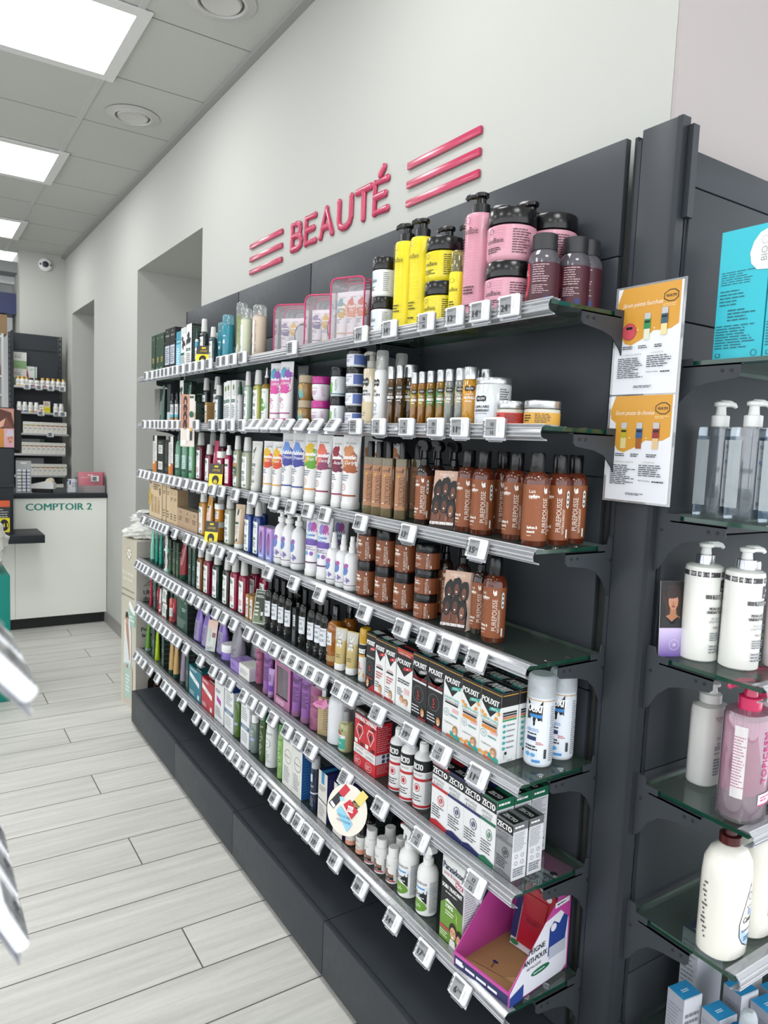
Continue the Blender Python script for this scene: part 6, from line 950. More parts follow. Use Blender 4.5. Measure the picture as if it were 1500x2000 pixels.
    ('pp_trig', 'brown trigger spray bottle behind the leaflet', 4, -0.1809, 1.344, 1.1003, 0),
    ('pp_trig', 'brown trigger spray bottle right of the leaflet', 4, -0.2072, 1.246, 1.1003, 0),
    ('leaflet_ph', 'photo leaflet of six smiling women', 4, -0.2283, 1.302, 1.1003, 30),
    ('pp_lait', 'brown lotion bottle at the right end', 4, -0.223, 1.18, 1.1003, 0),
    ('tb_mint', 'mint green tube', 5, -0.2497, 3.77, 0.8553, 0),
    ('tb_teal', 'teal green tube', 5, -0.2523, 3.6855, 0.8553, 0),
    ('tb_teal', 'teal green tube', 5, -0.2524, 3.6135, 0.8553, 0),
    ('bx_stackwb', 'white carton with black zigzag stacked on another', 5, -0.2395, 3.4985, 0.9542, 0),
    ('bx_stackwb', 'white carton with black zigzag at the stack bottom', 5, -0.2395, 3.4985, 0.8553, 0),
    ('bx_dkgreen', 'dark green carton with gold emblem', 5, -0.2395, 3.439, 0.8553, 0),
    ('bx_dkgreen', 'dark green carton with gold emblem', 5, -0.2395, 3.3705, 0.8553, 0),
    ('bx_dkgreen', 'dark green carton with gold emblem', 5, -0.2395, 3.3224, 0.8553, 0),
    ('tb_redglass', 'translucent red tube with green cap', 5, -0.2409, 3.2791, 0.8553, 0),
    ('bx_tallgreen', 'tall dark green carton', 5, -0.2395, 3.1435, 0.8553, 0),
    ('bx_tallgreen', 'dark green carton with red top edge', 5, -0.2395, 3.0875, 0.8553, 0),
    ('kl_amber', 'amber brown shampoo bottle with grey cap', 5, -0.247, 3.033, 0.8553, 0),
    ('kl_red', 'dark red shampoo bottle with grey cap', 5, -0.2446, 2.944, 0.8553, 0),
    ('kl_green', 'dark green shampoo bottle with grey cap', 5, -0.2444, 2.836, 0.8553, 0),
    ('kl_brown', 'brown shampoo bottle with grey cap', 5, -0.2458, 2.7195, 0.8553, 0),
    ('kl_pinkred', 'crimson shampoo bottle with kraft discount band', 5, -0.2477, 2.6335, 0.8553, 0),
    ('kl_pinkred', 'crimson shampoo bottle in front with tall label', 5, -0.2443, 2.554, 0.8553, 0),
    ('kl_pinkred', 'crimson shampoo bottle in back row', 5, -0.1898, 2.576, 0.8553, 0),
    ('kl_pinkred', 'crimson shampoo bottle in back row', 5, -0.1903, 2.483, 0.8553, 0),
    ('bx_kraft', 'small kraft carton with white label', 5, -0.2395, 2.4805, 0.8553, 0),
    ('bx_kraft', 'small kraft carton with white label', 5, -0.2395, 2.4432, 0.8553, 0),
    ('leaflet_green', 'green leaflet with bottle picture', 5, -0.2361, 2.4013, 0.8553, 30),
    ('lz_black', 'black shampoo bottle with white label', 5, -0.2449, 2.31, 0.8553, 0),
    ('lz_black', 'black shampoo bottle with white label', 5, -0.2427, 2.2575, 0.8553, 0),
    ('lz_black', 'black shampoo bottle with white label', 5, -0.2421, 2.207, 0.8553, 0),
    ('lz_black', 'black shampoo bottle with white label', 5, -0.2417, 2.155, 0.8553, 0),
    ('lz_black', 'black shampoo bottle in the back row', 5, -0.1623, 2.2485, 0.8553, 0),
    ('bx_blackwin', 'small black carton with white label', 5, -0.2395, 2.088, 0.8553, 0),
    ('lz_black', 'black shampoo bottle in front with wide label', 5, -0.2388, 2.0545, 0.8553, 0),
    ('lz_black', 'black shampoo bottle right of the front one', 5, -0.2467, 1.9804, 0.8553, 0),
    ('lz_black', 'black shampoo bottle right of the front one', 5, -0.2414, 1.9411, 0.8553, 0),
    ('lz_black', 'black shampoo bottle beside amber spray', 5, -0.2433, 1.9017, 0.8553, 0),
    ('lz_amber', 'amber spray bottle with black cap', 5, -0.2366, 1.8568, 0.8553, 0),
    ('lz_amber', 'amber spray bottle with black cap behind tubes', 5, -0.1856, 1.861, 0.8553, 0),
    ('tb_clear', 'small clear tube with white cap', 5, -0.2447, 1.8065, 0.8553, 22),
    ('tb_clear', 'small clear tube with white cap', 5, -0.2364, 1.755, 0.8553, 22),
    ('px_aero_y', 'yellow and white aerosol can with yellow cap', 5, -0.2352, 1.6895, 0.8553, 0),
    ('bx_pxa', 'black lice treatment carton with red five at left', 5, -0.2395, 1.616, 0.8553, 0),
    ('bx_pxb', 'slim white lice lotion carton with black point', 5, -0.2395, 1.5685, 0.8553, 0),
    ('bx_pxb', 'slim white lice lotion carton with black point', 5, -0.2395, 1.5185, 0.8553, 0),
    ('bx_pxd', 'white lice carton with red top band', 5, -0.237, 1.4555, 0.8553, 0),
    ('bx_pxe', 'black lice spray carton with red five', 5, -0.237, 1.3885, 0.8553, 0),
    ('bx_pxe', 'black lice spray carton with red five', 5, -0.237, 1.3249, 0.8553, 0),
    ('bx_pxg', 'white lice shampoo carton with teal mark', 5, -0.237, 1.2608, 0.8553, 0),
    ('bx_pxi', 'white lice shampoo carton with orange slices', 5, -0.237, 1.1952, 0.8553, 0),
    ('bx_pxi', 'white lice shampoo carton with orange slices', 5, -0.237, 1.129, 0.8553, 0),
    ('px_aero_w', 'white and blue aerosol can nearest the shelf front', 5, -0.1765, 1.0666, 0.8553, 0),
    ('px_aero_w', 'white and blue aerosol can nearest the back panel', 5, -0.1073, 1.0698, 0.8553, 0),
    ('tb_red', 'red pink narrow tube', 6, -0.2533, 3.7805, 0.6213, 0),
    ('bx_tallgreen', 'dark green narrow carton', 6, -0.2395, 3.6874, 0.6213, 0),
    ('tb_redgreen', 'crimson tube with green top', 6, -0.2487, 3.6546, 0.6213, 0),
    ('tb_whitered', 'small white and coral tube', 6, -0.2524, 3.6105, 0.6213, 0),
    ('bx_stackred', 'white and green carton stacked on another', 6, -0.2395, 3.52, 0.6932, 0),
    ('bx_stackred', 'white and green carton at the stack bottom', 6, -0.2395, 3.52, 0.6213, 0),
    ('drop_coral', 'coral and white dropper bottle', 6, -0.2501, 3.4315, 0.6213, 0),
    ('tb_redgreen', 'dark red narrow tube', 6, -0.2518, 3.3735, 0.6213, 0),
    ('bx_biggreen', 'large dark green carton', 6, -0.232, 3.241, 0.6213, 0),
    ('pouch_purple', 'purple refill pouch', 6, -0.237, 3.059, 0.6213, 0),
    ('pouch_purple', 'purple refill pouch', 6, -0.237, 2.9581, 0.6213, 0),
    ('pouch_purple', 'purple refill pouch behind the leaflet', 6, -0.217, 2.8279, 0.6213, 0),
    ('leaflet_soft', 'pastel photo leaflet hanging before pouches', 6, -0.2367, 2.893, 0.6213, 30),
    ('pouch_grey', 'grey lilac refill pouch', 6, -0.212, 2.6736, 0.6213, 0),
    ('pouch_grey', 'grey lilac refill pouch', 6, -0.1514, 2.6167, 0.6213, 0),
    ('jar_purple', 'lilac tub with white lid', 6, -0.2174, 2.7511, 0.6213, 0),
    ('bx_purple', 'lilac square carton', 6, -0.227, 2.5866, 0.6213, 0),
    ('bx_whitecream', 'white square carton', 6, -0.232, 2.4925, 0.6213, 0),
    ('can_pink', 'mauve pink cylinder bottle', 6, -0.225, 2.4254, 0.6213, 0),
    ('tb_purple', 'purple tube with black script', 6, -0.2432, 2.314, 0.6213, 22),
    ('tb_purples', 'small purple tube', 6, -0.2512, 2.2695, 0.6213, 22),
    ('bx_hairwin', 'mauve gift carton with window showing tubes', 6, -0.237, 2.1619, 0.6213, 0),
    ('tb_purple', 'purple tube with black script right of gift carton', 6, -0.2453, 2.0761, 0.6213, 22),
    ('tb_purple', 'purple tube with black script beside the mauve jars', 6, -0.2446, 2.0105, 0.6213, 22),
    ('jar_mauve', 'mauve jar stacked on another', 6, -0.2336, 1.9506, 0.6927, 0),
    ('jar_mauve', 'mauve jar at the stack bottom', 6, -0.2336, 1.9506, 0.6213, 0),
    ('bottle_perf', 'flat golden perfume bottle with pink tag', 6, -0.2423, 1.8984, 0.6213, 25),
    ('bottle_white', 'plain white round bottle in front', 6, -0.2255, 1.832, 0.6213, 0),
    ('bottle_white', 'plain white round bottle in back row', 6, -0.1522, 1.8315, 0.6213, 0),
    ('bottle_berry', 'small clear bottle with turquoise label', 6, -0.2393, 1.767, 0.6213, 0),
    ('bx_red', 'red anti lice carton with diamond print', 6, -0.237, 1.6555, 0.6213, 0),
    ('bx_red', 'red anti lice carton with diamond print', 6, -0.237, 1.599, 0.6213, 0),
    ('zc_bottle', 'white bottle with black and red bands', 6, -0.2377, 1.498, 0.6213, 0),
    ('zc_bottle', 'white bottle with black and red bands', 6, -0.2424, 1.4406, 0.6213, 0),
    ('zc_bottle', 'white bottle with black and red bands', 6, -0.2356, 1.3919, 0.6213, 0),
    ('bx_zred', 'white and red lice carton', 6, -0.237, 1.2889, 0.6213, 0),
    ('bx_zblue', 'white and dark blue lice carton', 6, -0.237, 1.2283, 0.6213, 0),
    ('bx_zblue', 'white and dark blue lice carton', 6, -0.237, 1.1697, 0.6213, 0),
    ('bx_zgreen', 'white and green lice carton in front', 6, -0.237, 1.1161, 0.6213, 0),
    ('bx_zgrey', 'grey lice carton in front', 6, -0.241, 1.064, 0.6213, 0),
    ('tb_lime2', 'grass green tube', 7, -0.2468, 3.849, 0.3633, 0),
    ('bx_tallgreen', 'dark green carton beside grass green tube', 7, -0.2395, 3.701, 0.3633, 0),
    ('tb_lime', 'lime yellow tube', 7, -0.2498, 3.6655, 0.3633, 0),
    ('bx_tallgreen', 'dark green carton beside lime tube', 7, -0.2395, 3.5335, 0.3633, 0),
    ('tb_tan', 'tan tube with green cap', 7, -0.2469, 3.427, 0.3633, 0),
    ('tb_tan', 'tan tube with green cap', 7, -0.2472, 3.354, 0.3633, 0),
    ('tb_mauve', 'greyish mauve tube', 7, -0.2465, 3.251, 0.3633, 0),
    ('bx_tallgreen', 'dark green carton beside mauve tube', 7, -0.2395, 3.1545, 0.3633, 0),
    ('bx_tealbox', 'teal carton with white panel', 7, -0.237, 3.0445, 0.3633, 0),
    ('bx_redbox', 'red carton with white panel', 7, -0.237, 2.881, 0.3633, 0),
    ('bx_magsq', 'white carton with magenta square', 7, -0.2395, 2.7455, 0.3633, 0),
    ('bx_bluetop', 'white carton with blue top', 7, -0.2395, 2.636, 0.3633, 0),
    ('bottle_green', 'green glass bottle', 7, -0.2464, 2.574, 0.3633, 0),
    ('bx_ducray', 'tall white carton with blue band', 7, -0.2395, 2.4722, 0.3633, 0),
    ('bottle_clear', 'clear bottle with white cap', 7, -0.2441, 2.4143, 0.3633, 0),
    ('bd_green', 'dark green bottle with round emblem', 7, -0.2474, 2.3335, 0.3633, 0),
    ('bd_white', 'white bottle with round emblem', 7, -0.2368, 2.2775, 0.3633, 0),
    ('bd_lime', 'light green bottle with round emblem', 7, -0.2472, 2.18, 0.3633, 0),
    ('bx_creamblue', 'cream carton with blue side', 7, -0.237, 2.1049, 0.3633, 0),
    ('bx_creamblue', 'cream carton with blue side', 7, -0.237, 2.0331, 0.3633, 0),
    ('bottle_navy', 'navy blue bottle with grey cap', 7, -0.2467, 1.932, 0.3633, 0),
    ('bx_navy', 'cream carton with navy side and blue stripe', 7, -0.2345, 1.857, 0.3633, 0),
    ('bx_navy', 'cream carton with navy side behind the round wobbler', 7, -0.2345, 1.7605, 0.3633, 0),
    ('pill_peach', 'amber pill bottle with peach label', 7, -0.2457, 1.706, 0.3633, 0),
    ('pill_peach', 'amber pill bottle with peach label', 7, -0.2445, 1.6515, 0.3633, 0),
    ('pill_peach', 'amber pill bottle in the back row', 7, -0.1855, 1.701, 0.3633, 0),
    ('pill_white', 'white pill bottle with brown and red label', 7, -0.2435, 1.6015, 0.3633, 0),
    ('pill_white', 'white pill bottle with brown and red label', 7, -0.2425, 1.5505, 0.3633, 0),
    ('pill_white', 'white pill bottle with brown and red label', 7, -0.2388, 1.498, 0.3633, 0),
    ('pill_white', 'white pill bottle in the back row', 7, -0.1919, 1.586, 0.3633, 0),
    ('pill_white', 'white pill bottle in the back row', 7, -0.1953, 1.5255, 0.3633, 0),
    ('ps_trig', 'white trigger bottle with green label', 7, -0.2348, 1.4345, 0.3633, 0),
    ('ps_trig', 'white trigger bottle with green label', 7, -0.235, 1.3525, 0.3633, 0),
    ('bx_paras', 'green and white lice care carton with two faces', 7, -0.2345, 1.2235, 0.3633, 0),
    ('bx_pxa', 'black lice carton in the second row', 5, -0.1895, 1.616, 0.8553, 0),
    ('bx_pxb', 'white lice lotion carton in the second row', 5, -0.1895, 1.5685, 0.8553, 0),
    ('bx_pxb', 'white lice lotion carton in the second row', 5, -0.1895, 1.5185, 0.8553, 0),
    ('bx_pxd', 'white lice carton with red band in the second row', 5, -0.182, 1.4555, 0.8553, 0),
    ('bx_pxe', 'black lice spray carton in the second row', 5, -0.182, 1.3885, 0.8553, 0),
    ('bx_pxe', 'black lice spray carton in the second row', 5, -0.182, 1.3251, 0.8553, 0),
    ('bx_pxg', 'white lice shampoo carton in the second row', 5, -0.184, 1.261, 0.8553, 0),
    ('bx_pxi', 'orange slice lice shampoo carton in the second row', 5, -0.184, 1.1954, 0.8553, 0),
    ('bx_pxi', 'orange slice lice shampoo carton in the second row', 5, -0.184, 1.1298, 0.8553, 0),
    ('bx_pxi', 'orange slice lice shampoo carton in the third row', 5, -0.131, 1.1986, 0.8553, 0),
    ('bx_pxi', 'orange slice lice shampoo carton in the third row', 5, -0.131, 1.133, 0.8553, 0),
    ('bx_pxg', 'white lice shampoo carton in the third row', 5, -0.131, 1.2642, 0.8553, 0),
    ('bx_zred', 'white and red lice carton in the second row', 6, -0.184, 1.2889, 0.6213, 0),
    ('bx_zblue', 'white and dark blue lice carton in the second row', 6, -0.184, 1.2283, 0.6213, 0),
    ('bx_zblue', 'white and dark blue lice carton in the second row', 6, -0.184, 1.1697, 0.6213, 0),
    ('bx_zgreen', 'white and green lice carton in the second row', 6, -0.184, 1.1161, 0.6213, 0),
    ('bx_zgreen', 'white and green lice carton in the third row', 6, -0.131, 1.117, 0.6213, 0),
    ('bx_zgrey', 'grey lice carton in the second row', 6, -0.195, 1.064, 0.6213, 0),
]
CAT = dict(carton='carton', gift_carton='carton', shampoo_bottle='bottle', spray_bottle='spray bottle', cream_tube='tube', cosmetic_jar='jar', cosmetic_bottle='bottle', pump_bottle='pump bottle', aerosol_can='aerosol can', oil_bottle='bottle', pill_bottle='pill bottle', leaflet='leaflet', lotion_bottle='bottle', trigger_bottle='spray bottle', dropper_bottle='bottle', serum_bottle='bottle', perfume_bottle='bottle', refill_pouch='pouch', zip_bag='bag')
ORD = ('leftmost', 'second from left', 'third from left', 'fourth from left', 'fifth from left', 'sixth from left', 'seventh from left', 'eighth from left', 'ninth from left')
from collections import defaultdict
def shelf_name(S): return f'on the {SN[S]} wall shelf'
cnt = defaultdict(list)
for i, t in enumerate(ITEMS): cnt[(t[1], t[2])].append(i)
proto = {}
for i, (key_, desc, S, x, y, z, rz) in enumerate(ITEMS):
    if key_ not in proto: o = proto[key_] = PR[key_](*DIMS[key_])
    else: o = dup(proto[key_])
    o.location = (x, y, z); o.rotation_euler.z = -math.pi/2+math.radians(rz)
    L_ = sorted(cnt[(desc, S)], key=lambda j: -ITEMS[j][4]); n_ = len(L_)
    lab = f'{desc} {shelf_name(S)}' if n_ == 1 else f'{desc}, {ORD[L_.index(i)] if L_.index(i) < n_-1 else "rightmost"} of {n_}, {SN[S]} wall shelf'
    b_ = o.name.split('.')[0]
    tag(o, lab, CAT.get(b_, 'bottle'), f'{desc}, {SN[S]} shelf' if n_ > 1 else None)
# ------------------------------------------------------------------ electronic price tags on the rails
TAGW = mat('#eceef1', .35); TAGS_ = mat('#8f9193', .3)
_tp = {}
def price_tag(txt):
    r = root('price_tag')
    bo = MB().rbox(-.029, .029, -.011, 0, -.021, .021, TAGW, .004, 3).build('body', r)
    mb = MB(); F = Flat((-.029, -.0112, -.021), (1, 0, 0), (0, 0, 1)); pr = [('r', .16, .1, .72, .9, TAGS_)]
    pr += [('r', .035, .12+.08*i, .1+.02*(i % 3), .12+.08*i+.05, '#33353a') for i in range(9)]
    if txt:
        if '/' in txt: a, b = txt.split('/'); pr += [('t', a, .52, .66, .2, INK, dict(b=1)), ('t', b, .52, .26, .2, INK, dict(b=1)), LN(.2, .42, .6, .5, 1, '#4c4e52')]
        else: pr += [('t', txt[:-2], .40, .4, .34, INK, dict(b=1)), ('t', '€'+txt[-2:], .61, .45, .14, INK), LN(.2, .74, .68, .86, 2, '#4c4e52', .35)]
    else: pr += [LN(.22, .2, .66, .82, 4, '#4c4e52')]
    pr += [('r', .84, .3, .88, .7, '#c9ccd2')]
    prt(mb, F, (0, .058, 0, .042), pr, .0001); mb.build('screen', bo)
    MB().box(-.03, .03, .0002, .0016, -.026, .018, clear('#e6e8f2', .4, .15)).sweep([(-.02, .001, -.021), (-.02, .0, -.028), (.02, .0, -.028), (.02, .001, -.021)], .0008, clear('#e6e8f2', .5, .3), 5).build('clip', r)
    return r
DROP = {1: .004, 2: .005, 3: .017, 4: .019, 5: .02, 6: .022, 7: .024}
TAGS = [(1, 3.712, 0, ''), (1, 3.62, 0, ''), (1, 3.538, 0, ''), (1, 3.478, 0, ''), (1, 3.417, 0, ''), (1, 3.357, 0, ''), (1, 3.286, 0, ''), (1, 3.226, 0, ''), (1, 3.143, 0, ''), (1, 3.054, 0, ''), (1, 2.978, 0, ''), (1, 2.899, 0, ''), (1, 2.809, 0, ''), (1, 2.691, 0, ''), (1, 2.63, 0, ''), (1, 2.554, 0, ''), (1, 2.462, 0, ''), (1, 2.066, 0, ''), (1, 1.655, 0, '1790'), (1, 1.521, 0, '1490'), (1, 1.37, 0, '16/16'), (1, 1.266, 0, '1290'), (1, 1.183, 0, '1490'), (1, 1.095, 0, '2490'), (2, 3.741, 0, ''), (2, 3.648, 0, ''), (2, 3.567, 0, ''), (2, 3.502, 0, ''), (2, 3.442, 0, ''), (2, 3.374, 0, ''), (2, 3.287, 0, ''), (2, 3.212, 0, ''), (2, 3.132, 0, ''), (2, 3.042, 0, ''), (2, 2.95, 0, ''), (2, 2.767, 0, ''), (2, 2.655, 0, ''), (2, 2.561, 0, ''), (2, 2.452, 0, ''), (2, 2.373, 34, ''), (2, 2.311, 34, ''), (2, 2.235, 34, ''), (2, 2.159, 34, ''), (2, 2.075, 34, ''), (2, 1.983, 34, ''), (2, 1.887, 34, ''), (2, 1.786, 34, ''), (2, 1.666, 0, ''), (2, 1.552, 0, '9/15'), (2, 1.43, 0, '9/16'), (2, 1.315, 0, '19/12'), (2, 1.23, 0, '1190'), (2, 1.118, 0, '11/11'), (3, 3.8, 14, ''), (3, 3.722, 14, ''), (3, 3.647, 14, ''), (3, 3.548, 14, ''), (3, 3.479, 14, ''), (3, 3.395, 14, ''), (3, 3.307, 14, ''), (3, 3.238, 14, ''), (3, 3.156, 14, ''), (3, 3.064, 14, ''), (3, 2.97, 14, ''), (3, 2.899, 14, ''), (3, 2.825, 14, ''), (3, 2.731, 14, ''), (3, 2.636, 14, ''), (3, 2.496, 14, ''), (3, 2.335, 14, ''), (3, 2.162, 14, '1590'), (3, 2.033, 14, '2190'), (3, 1.918, 14, '1990'), (3, 1.813, 14, '1590'), (3, 1.616, 14, '1490'), (3, 1.399, 14, '1390'), (3, 1.147, 14, '1590'), (4, 3.733, 20, ''), (4, 3.587, 20, ''), (4, 3.526, 20, ''), (4, 3.466, 20, ''), (4, 3.405, 20, ''), (4, 3.345, 20, ''), (4, 3.205, 20, ''), (4, 3.039, 20, ''), (4, 2.939, 20, ''), (4, 2.837, 20, ''), (4, 2.724, 20, ''), (4, 2.634, 20, ''), (4, 2.518, 20, ''), (4, 2.188, 20, '1590'), (4, 1.999, 20, '1490'), (4, 1.828, 20, '1790'), (4, 1.58, 20, '1990'), (4, 1.407, 20, '1590'), (4, 1.307, 20, '1390'), (4, 1.223, 20, '1590'), (4, 1.131, 20, '2490'), (5, 3.841, 24, ''), (5, 3.781, 24, ''), (5, 3.72, 24, ''), (5, 3.658, 24, ''), (5, 3.565, 24, ''), (5, 3.485, 24, ''), (5, 3.409, 24, ''), (5, 3.339, 24, ''), (5, 3.278, 24, ''), (5, 3.218, 24, ''), (5, 3.157, 24, ''), (5, 3.07, 24, ''), (5, 2.966, 24, ''), (5, 2.875, 24, ''), (5, 2.776, 24, ''), (5, 2.671, 24, ''), (5, 2.582, 24, ''), (5, 2.483, 24, ''), (5, 2.347, 24, ''), (5, 2.262, 24, ''), (5, 2.197, 24, '1590'), (5, 2.123, 24, '3490'), (5, 2.04, 24, '1690'), (5, 1.979, 24, '2790'), (5, 1.919, 24, '1990'), (5, 1.858, 24, '2790'), (5, 1.798, 24, '590'), (5, 1.699, 24, '1190'), (5, 1.637, 24, '1790'), (5, 1.497, 24, '19/14'), (5, 1.356, 24, '1990'), (5, 1.231, 24, '19/17'), (5, 1.106, 24, '1190'), (6, 3.826, 26, ''), (6, 3.736, 26, ''), (6, 3.658, 26, ''), (6, 3.593, 26, ''), (6, 3.511, 26, ''), (6, 3.424, 26, ''), (6, 3.349, 26, ''), (6, 3.284, 26, ''), (6, 3.206, 26, ''), (6, 3.138, 26, ''), (6, 3.023, 26, ''), (6, 2.837, 26, ''), (6, 2.686, 26, ''), (6, 2.596, 26, ''), (6, 2.505, 26, ''), (6, 2.371, 26, '1590'), (6, 2.296, 26, ''), (6, 2.216, 26, ''), (6, 2.124, 26, '2190'), (6, 2.015, 26, '2890'), (6, 1.931, 26, '790'), (6, 1.849, 26, '1990'), (6, 1.644, 26, ''), (6, 1.467, 26, '1990'), (6, 1.295, 26, '12/12'), (6, 1.096, 26, '12/12'), (7, 3.849, 28, ''), (7, 3.777, 28, ''), (7, 3.697, 28, ''), (7, 3.574, 28, ''), (7, 3.448, 28, ''), (7, 3.336, 28, ''), (7, 3.275, 28, ''), (7, 3.21, 28, ''), (7, 3.053, 28, ''), (7, 2.876, 28, ''), (7, 2.774, 28, ''), (7, 2.644, 28, ''), (7, 2.565, 28, ''), (7, 2.491, 28, '1190'), (7, 2.419, 28, '1490'), (7, 2.355, 28, '990'), (7, 2.276, 28, '1290'), (7, 2.205, 28, '1190'), (7, 2.092, 28, '1590'), (7, 1.991, 28, ''), (7, 1.918, 28, '1390'), (7, 1.857, 28, '1490'), (7, 1.795, 28, '1590'), (7, 1.684, 28, '1490'), (7, 1.546, 28, '1090'), (7, 1.39, 28, '1490'), (7, 1.256, 28, '1790'), (7, 1.123, 28, '690')]
TORD = ['leftmost']+[f'{q} from left' for q in 'second third fourth fifth sixth seventh eighth ninth tenth eleventh twelfth thirteenth fourteenth fifteenth sixteenth seventeenth eighteenth nineteenth twentieth'.split()]+[f'{q} from left' for q in '21st 22nd 23rd 24th 25th 26th 27th 28th 29th 30th 31st 32nd 33rd 34th 35th 36th 37th 38th 39th 40th'.split()]
for S in range(1, 8):
    L_ = sorted([t for t in TAGS if t[0] == S], key=lambda t: -t[1])
    for j, (_, y, tilt, txt) in enumerate(L_):
        if txt not in _tp: o = _tp[txt] = price_tag(txt)
        else: o = dup(_tp[txt])
        o.location = (-.3025-.004*(tilt > 5), y, SZ[S]-DROP[S]); o.rotation_euler = (-math.radians(tilt), 0, -math.pi/2)
        tag(o, f'white electronic price tag, {TORD[j]}, on the {SN[S]} wall shelf rail', 'price tag', f'price tags on the {SN[S]} wall shelf rail')
# ------------------------------------------------------------------ small cards on the wall shelving
def flatcard(name, w, h, pr, loc, rz, label, cat, back='#e9e9e6', t=.0012, tilt=0.):
    mb = MB(); F = Flat((-w/2, 0, 0), (1, 0, 0), (0, 0, 1))
    mb.extrude([(0, 0), (w, 0), (w, h), (0, h)], lambda p, q, d: F(p, q, d), 0, -t, back); prt(mb, F, (0, w, 0, h), pr)
    o = mb.build(name); o.location = loc; o.rotation_euler = (math.radians(tilt), 0, math.radians(rz)-math.pi/2); return tag(o, label, cat)
YC = [('r', 0, .56, 1, 1, '#3a3730'), ('t', 'OFFRE', .5, .72, .1, '#d5b23a', dict(fit=.6, it=.2)), ('r', .35, .84, .65, .92, '#e0c02a'), ('e', .5, .3, .26, .2, '#17181a'), ('e', .5, .22, .13, .1, '#e8d22a'), ('t', '2', .5, .23, .16, '#17181a')]
flatcard('promo_card', .062, .082, YC, (-.286, 2.955, 1.8145), 45, 'yellow and black promo card clipped on the top wall shelf rail', 'card', '#ecd92a', tilt=-12)
flatcard('promo_card', .062, .092, YC, (-.292, 2.76, 1.325), 35, 'yellow and black promo card on the third wall shelf before the red jar', 'card', '#ecd92a', tilt=-6)
flatcard('promo_card', .062, .098, YC, (-.292, 2.80, 1.085), 35, 'yellow and black promo card on the fourth wall shelf before orange jars', 'card', '#ecd92a', tilt=-6)
WM = [('r', 0, 0, 1, 1, '#dcd3c9'), ('r', .0, .35, .62, 1, '#b98672')]+[q for i in range(4) for q in face(.33, .84-.15*i, .95, '#2a1a14', ('#c58f74', '#8f5b43', '#b57e62', '#5f3a2a')[i], asp=2.2)]+[('e', .8, .62, .16, .06, '#1f5a47'), ('r', .66, .93, .95, .97, '#1f5a47'), ('r', .5, .12, .66, .34, '#e6e6e2'), ('r', .72, .12, .86, .3, '#2b2f2c'), ('r', .72, .3, .86, .36, '#d9a53a'), ('r', .1, .04, .45, .12, '#efefec')]
flatcard('hanging_card', .066, .218, WM, (-.321, 3.02, 1.476), 40, 'long narrow photo card of women hanging from the second wall shelf rail', 'card', '#e3ddd6')
mb = MB(); Fw = Flat((0, 0, 0), (1, 0, 0), (0, 0, 1))
mb.loft([(0, .066, .066), (.001, .066, .066)], '#e3ddd2', 36, xf=lambda q: (q[0], -q[2], q[1]))
mb.sweep([(0, 0, .06), (0, .012, .075), (0, .02, .068)], .0012, clear('#e6e8f0', .4, .2), 5)
prt(mb, Fw, (-.066, .066, -.066, .066), [('p', [(.02, .5), (.36, .98), (.5, .9), (.17, .42)], '#2a2d31'), ('p', [(.22, .78), (.36, .98), (.5, .9), (.36, .7)], '#c43340'), ('p', [(.3, .62), (.42, .66), (.36, .72), (.27, .7)], '#9fd4ea'), ('p', [(.06, .52), (.1, .57), (.21, .5), (.17, .44)], '#ffffff'), ('p', [(.62, .72), (.8, .98), (.96, .9), (.78, .62)], '#e3d27a'), ('p', [(.58, .66), (.64, .74), (.8, .66), (.72, .57)], '#22242a'), ('t', '2025', .7, .66, .07, '#e3d27a', dict(fit=.14)), ('p', [(.4, .58), (.54, .72), (.78, .56), (.66, .36)], '#c22a3a'), ('r', .52, .48, .66, .6, '#f1e6e6'), ('t', 'PRIX', .59, .54, .07, '#c22a3a'), ('p', [(.26, .42), (.34, .54), (.7, .28), (.6, .1)], '#8cc8e6'), ('t', 'TOUS LES PRIX', .46, .36, .05, '#2a3a5a', dict(fit=.34)), ('t', 'POUR ET CONTRE', .48, .27, .05, '#2a3a5a', dict(fit=.34))], .0011, .0002)
o = mb.build('shelf_wobbler'); o.location = (-.336, 1.588, .543); o.rotation_euler = (-.25, 0, -math.pi/2+math.radians(22)); tag(o, 'round cream wobbler with red and blue stickers hanging from the sixth wall shelf', 'shelf wobbler')
# tubes and brushes inside the three zip bags
def mini(key, cols, w, h, loc, rz, lab):
    o = tb(w, h, '#e8e4e8', WHP, splash_lab(cols[0], cols[1], w, cols[2], cols[1]), name='cream_tube'); o.location = loc; o.rotation_euler = (0, 0, rz-math.pi/2); tag(o, lab, 'tube', 'tubes inside the zip bags')
BAGS = [t for t in ITEMS if t[0] in ('bag', 'bag_big')]
def brush(loc, rz, lab):
    r = root('hair_brush', loc, rz-math.pi/2); f = lambda q: (q[0], q[2]-.0, q[1]+.055)
    MB().loft([(-.008, .02, .03), (0, .027, .042), (.01, .025, .04), (.014, .018, .03)], mat('#26262a', .2, coat=.5), 24, xf=f).build('back', r)
    MB().loft([(-.01, .012, .022), (-.0085, .021, .034)], mat('#b9babf', .3), 20, xf=f).build('pad', r); tag(r, lab, 'hair brush', 'hair brushes inside the zip bags')
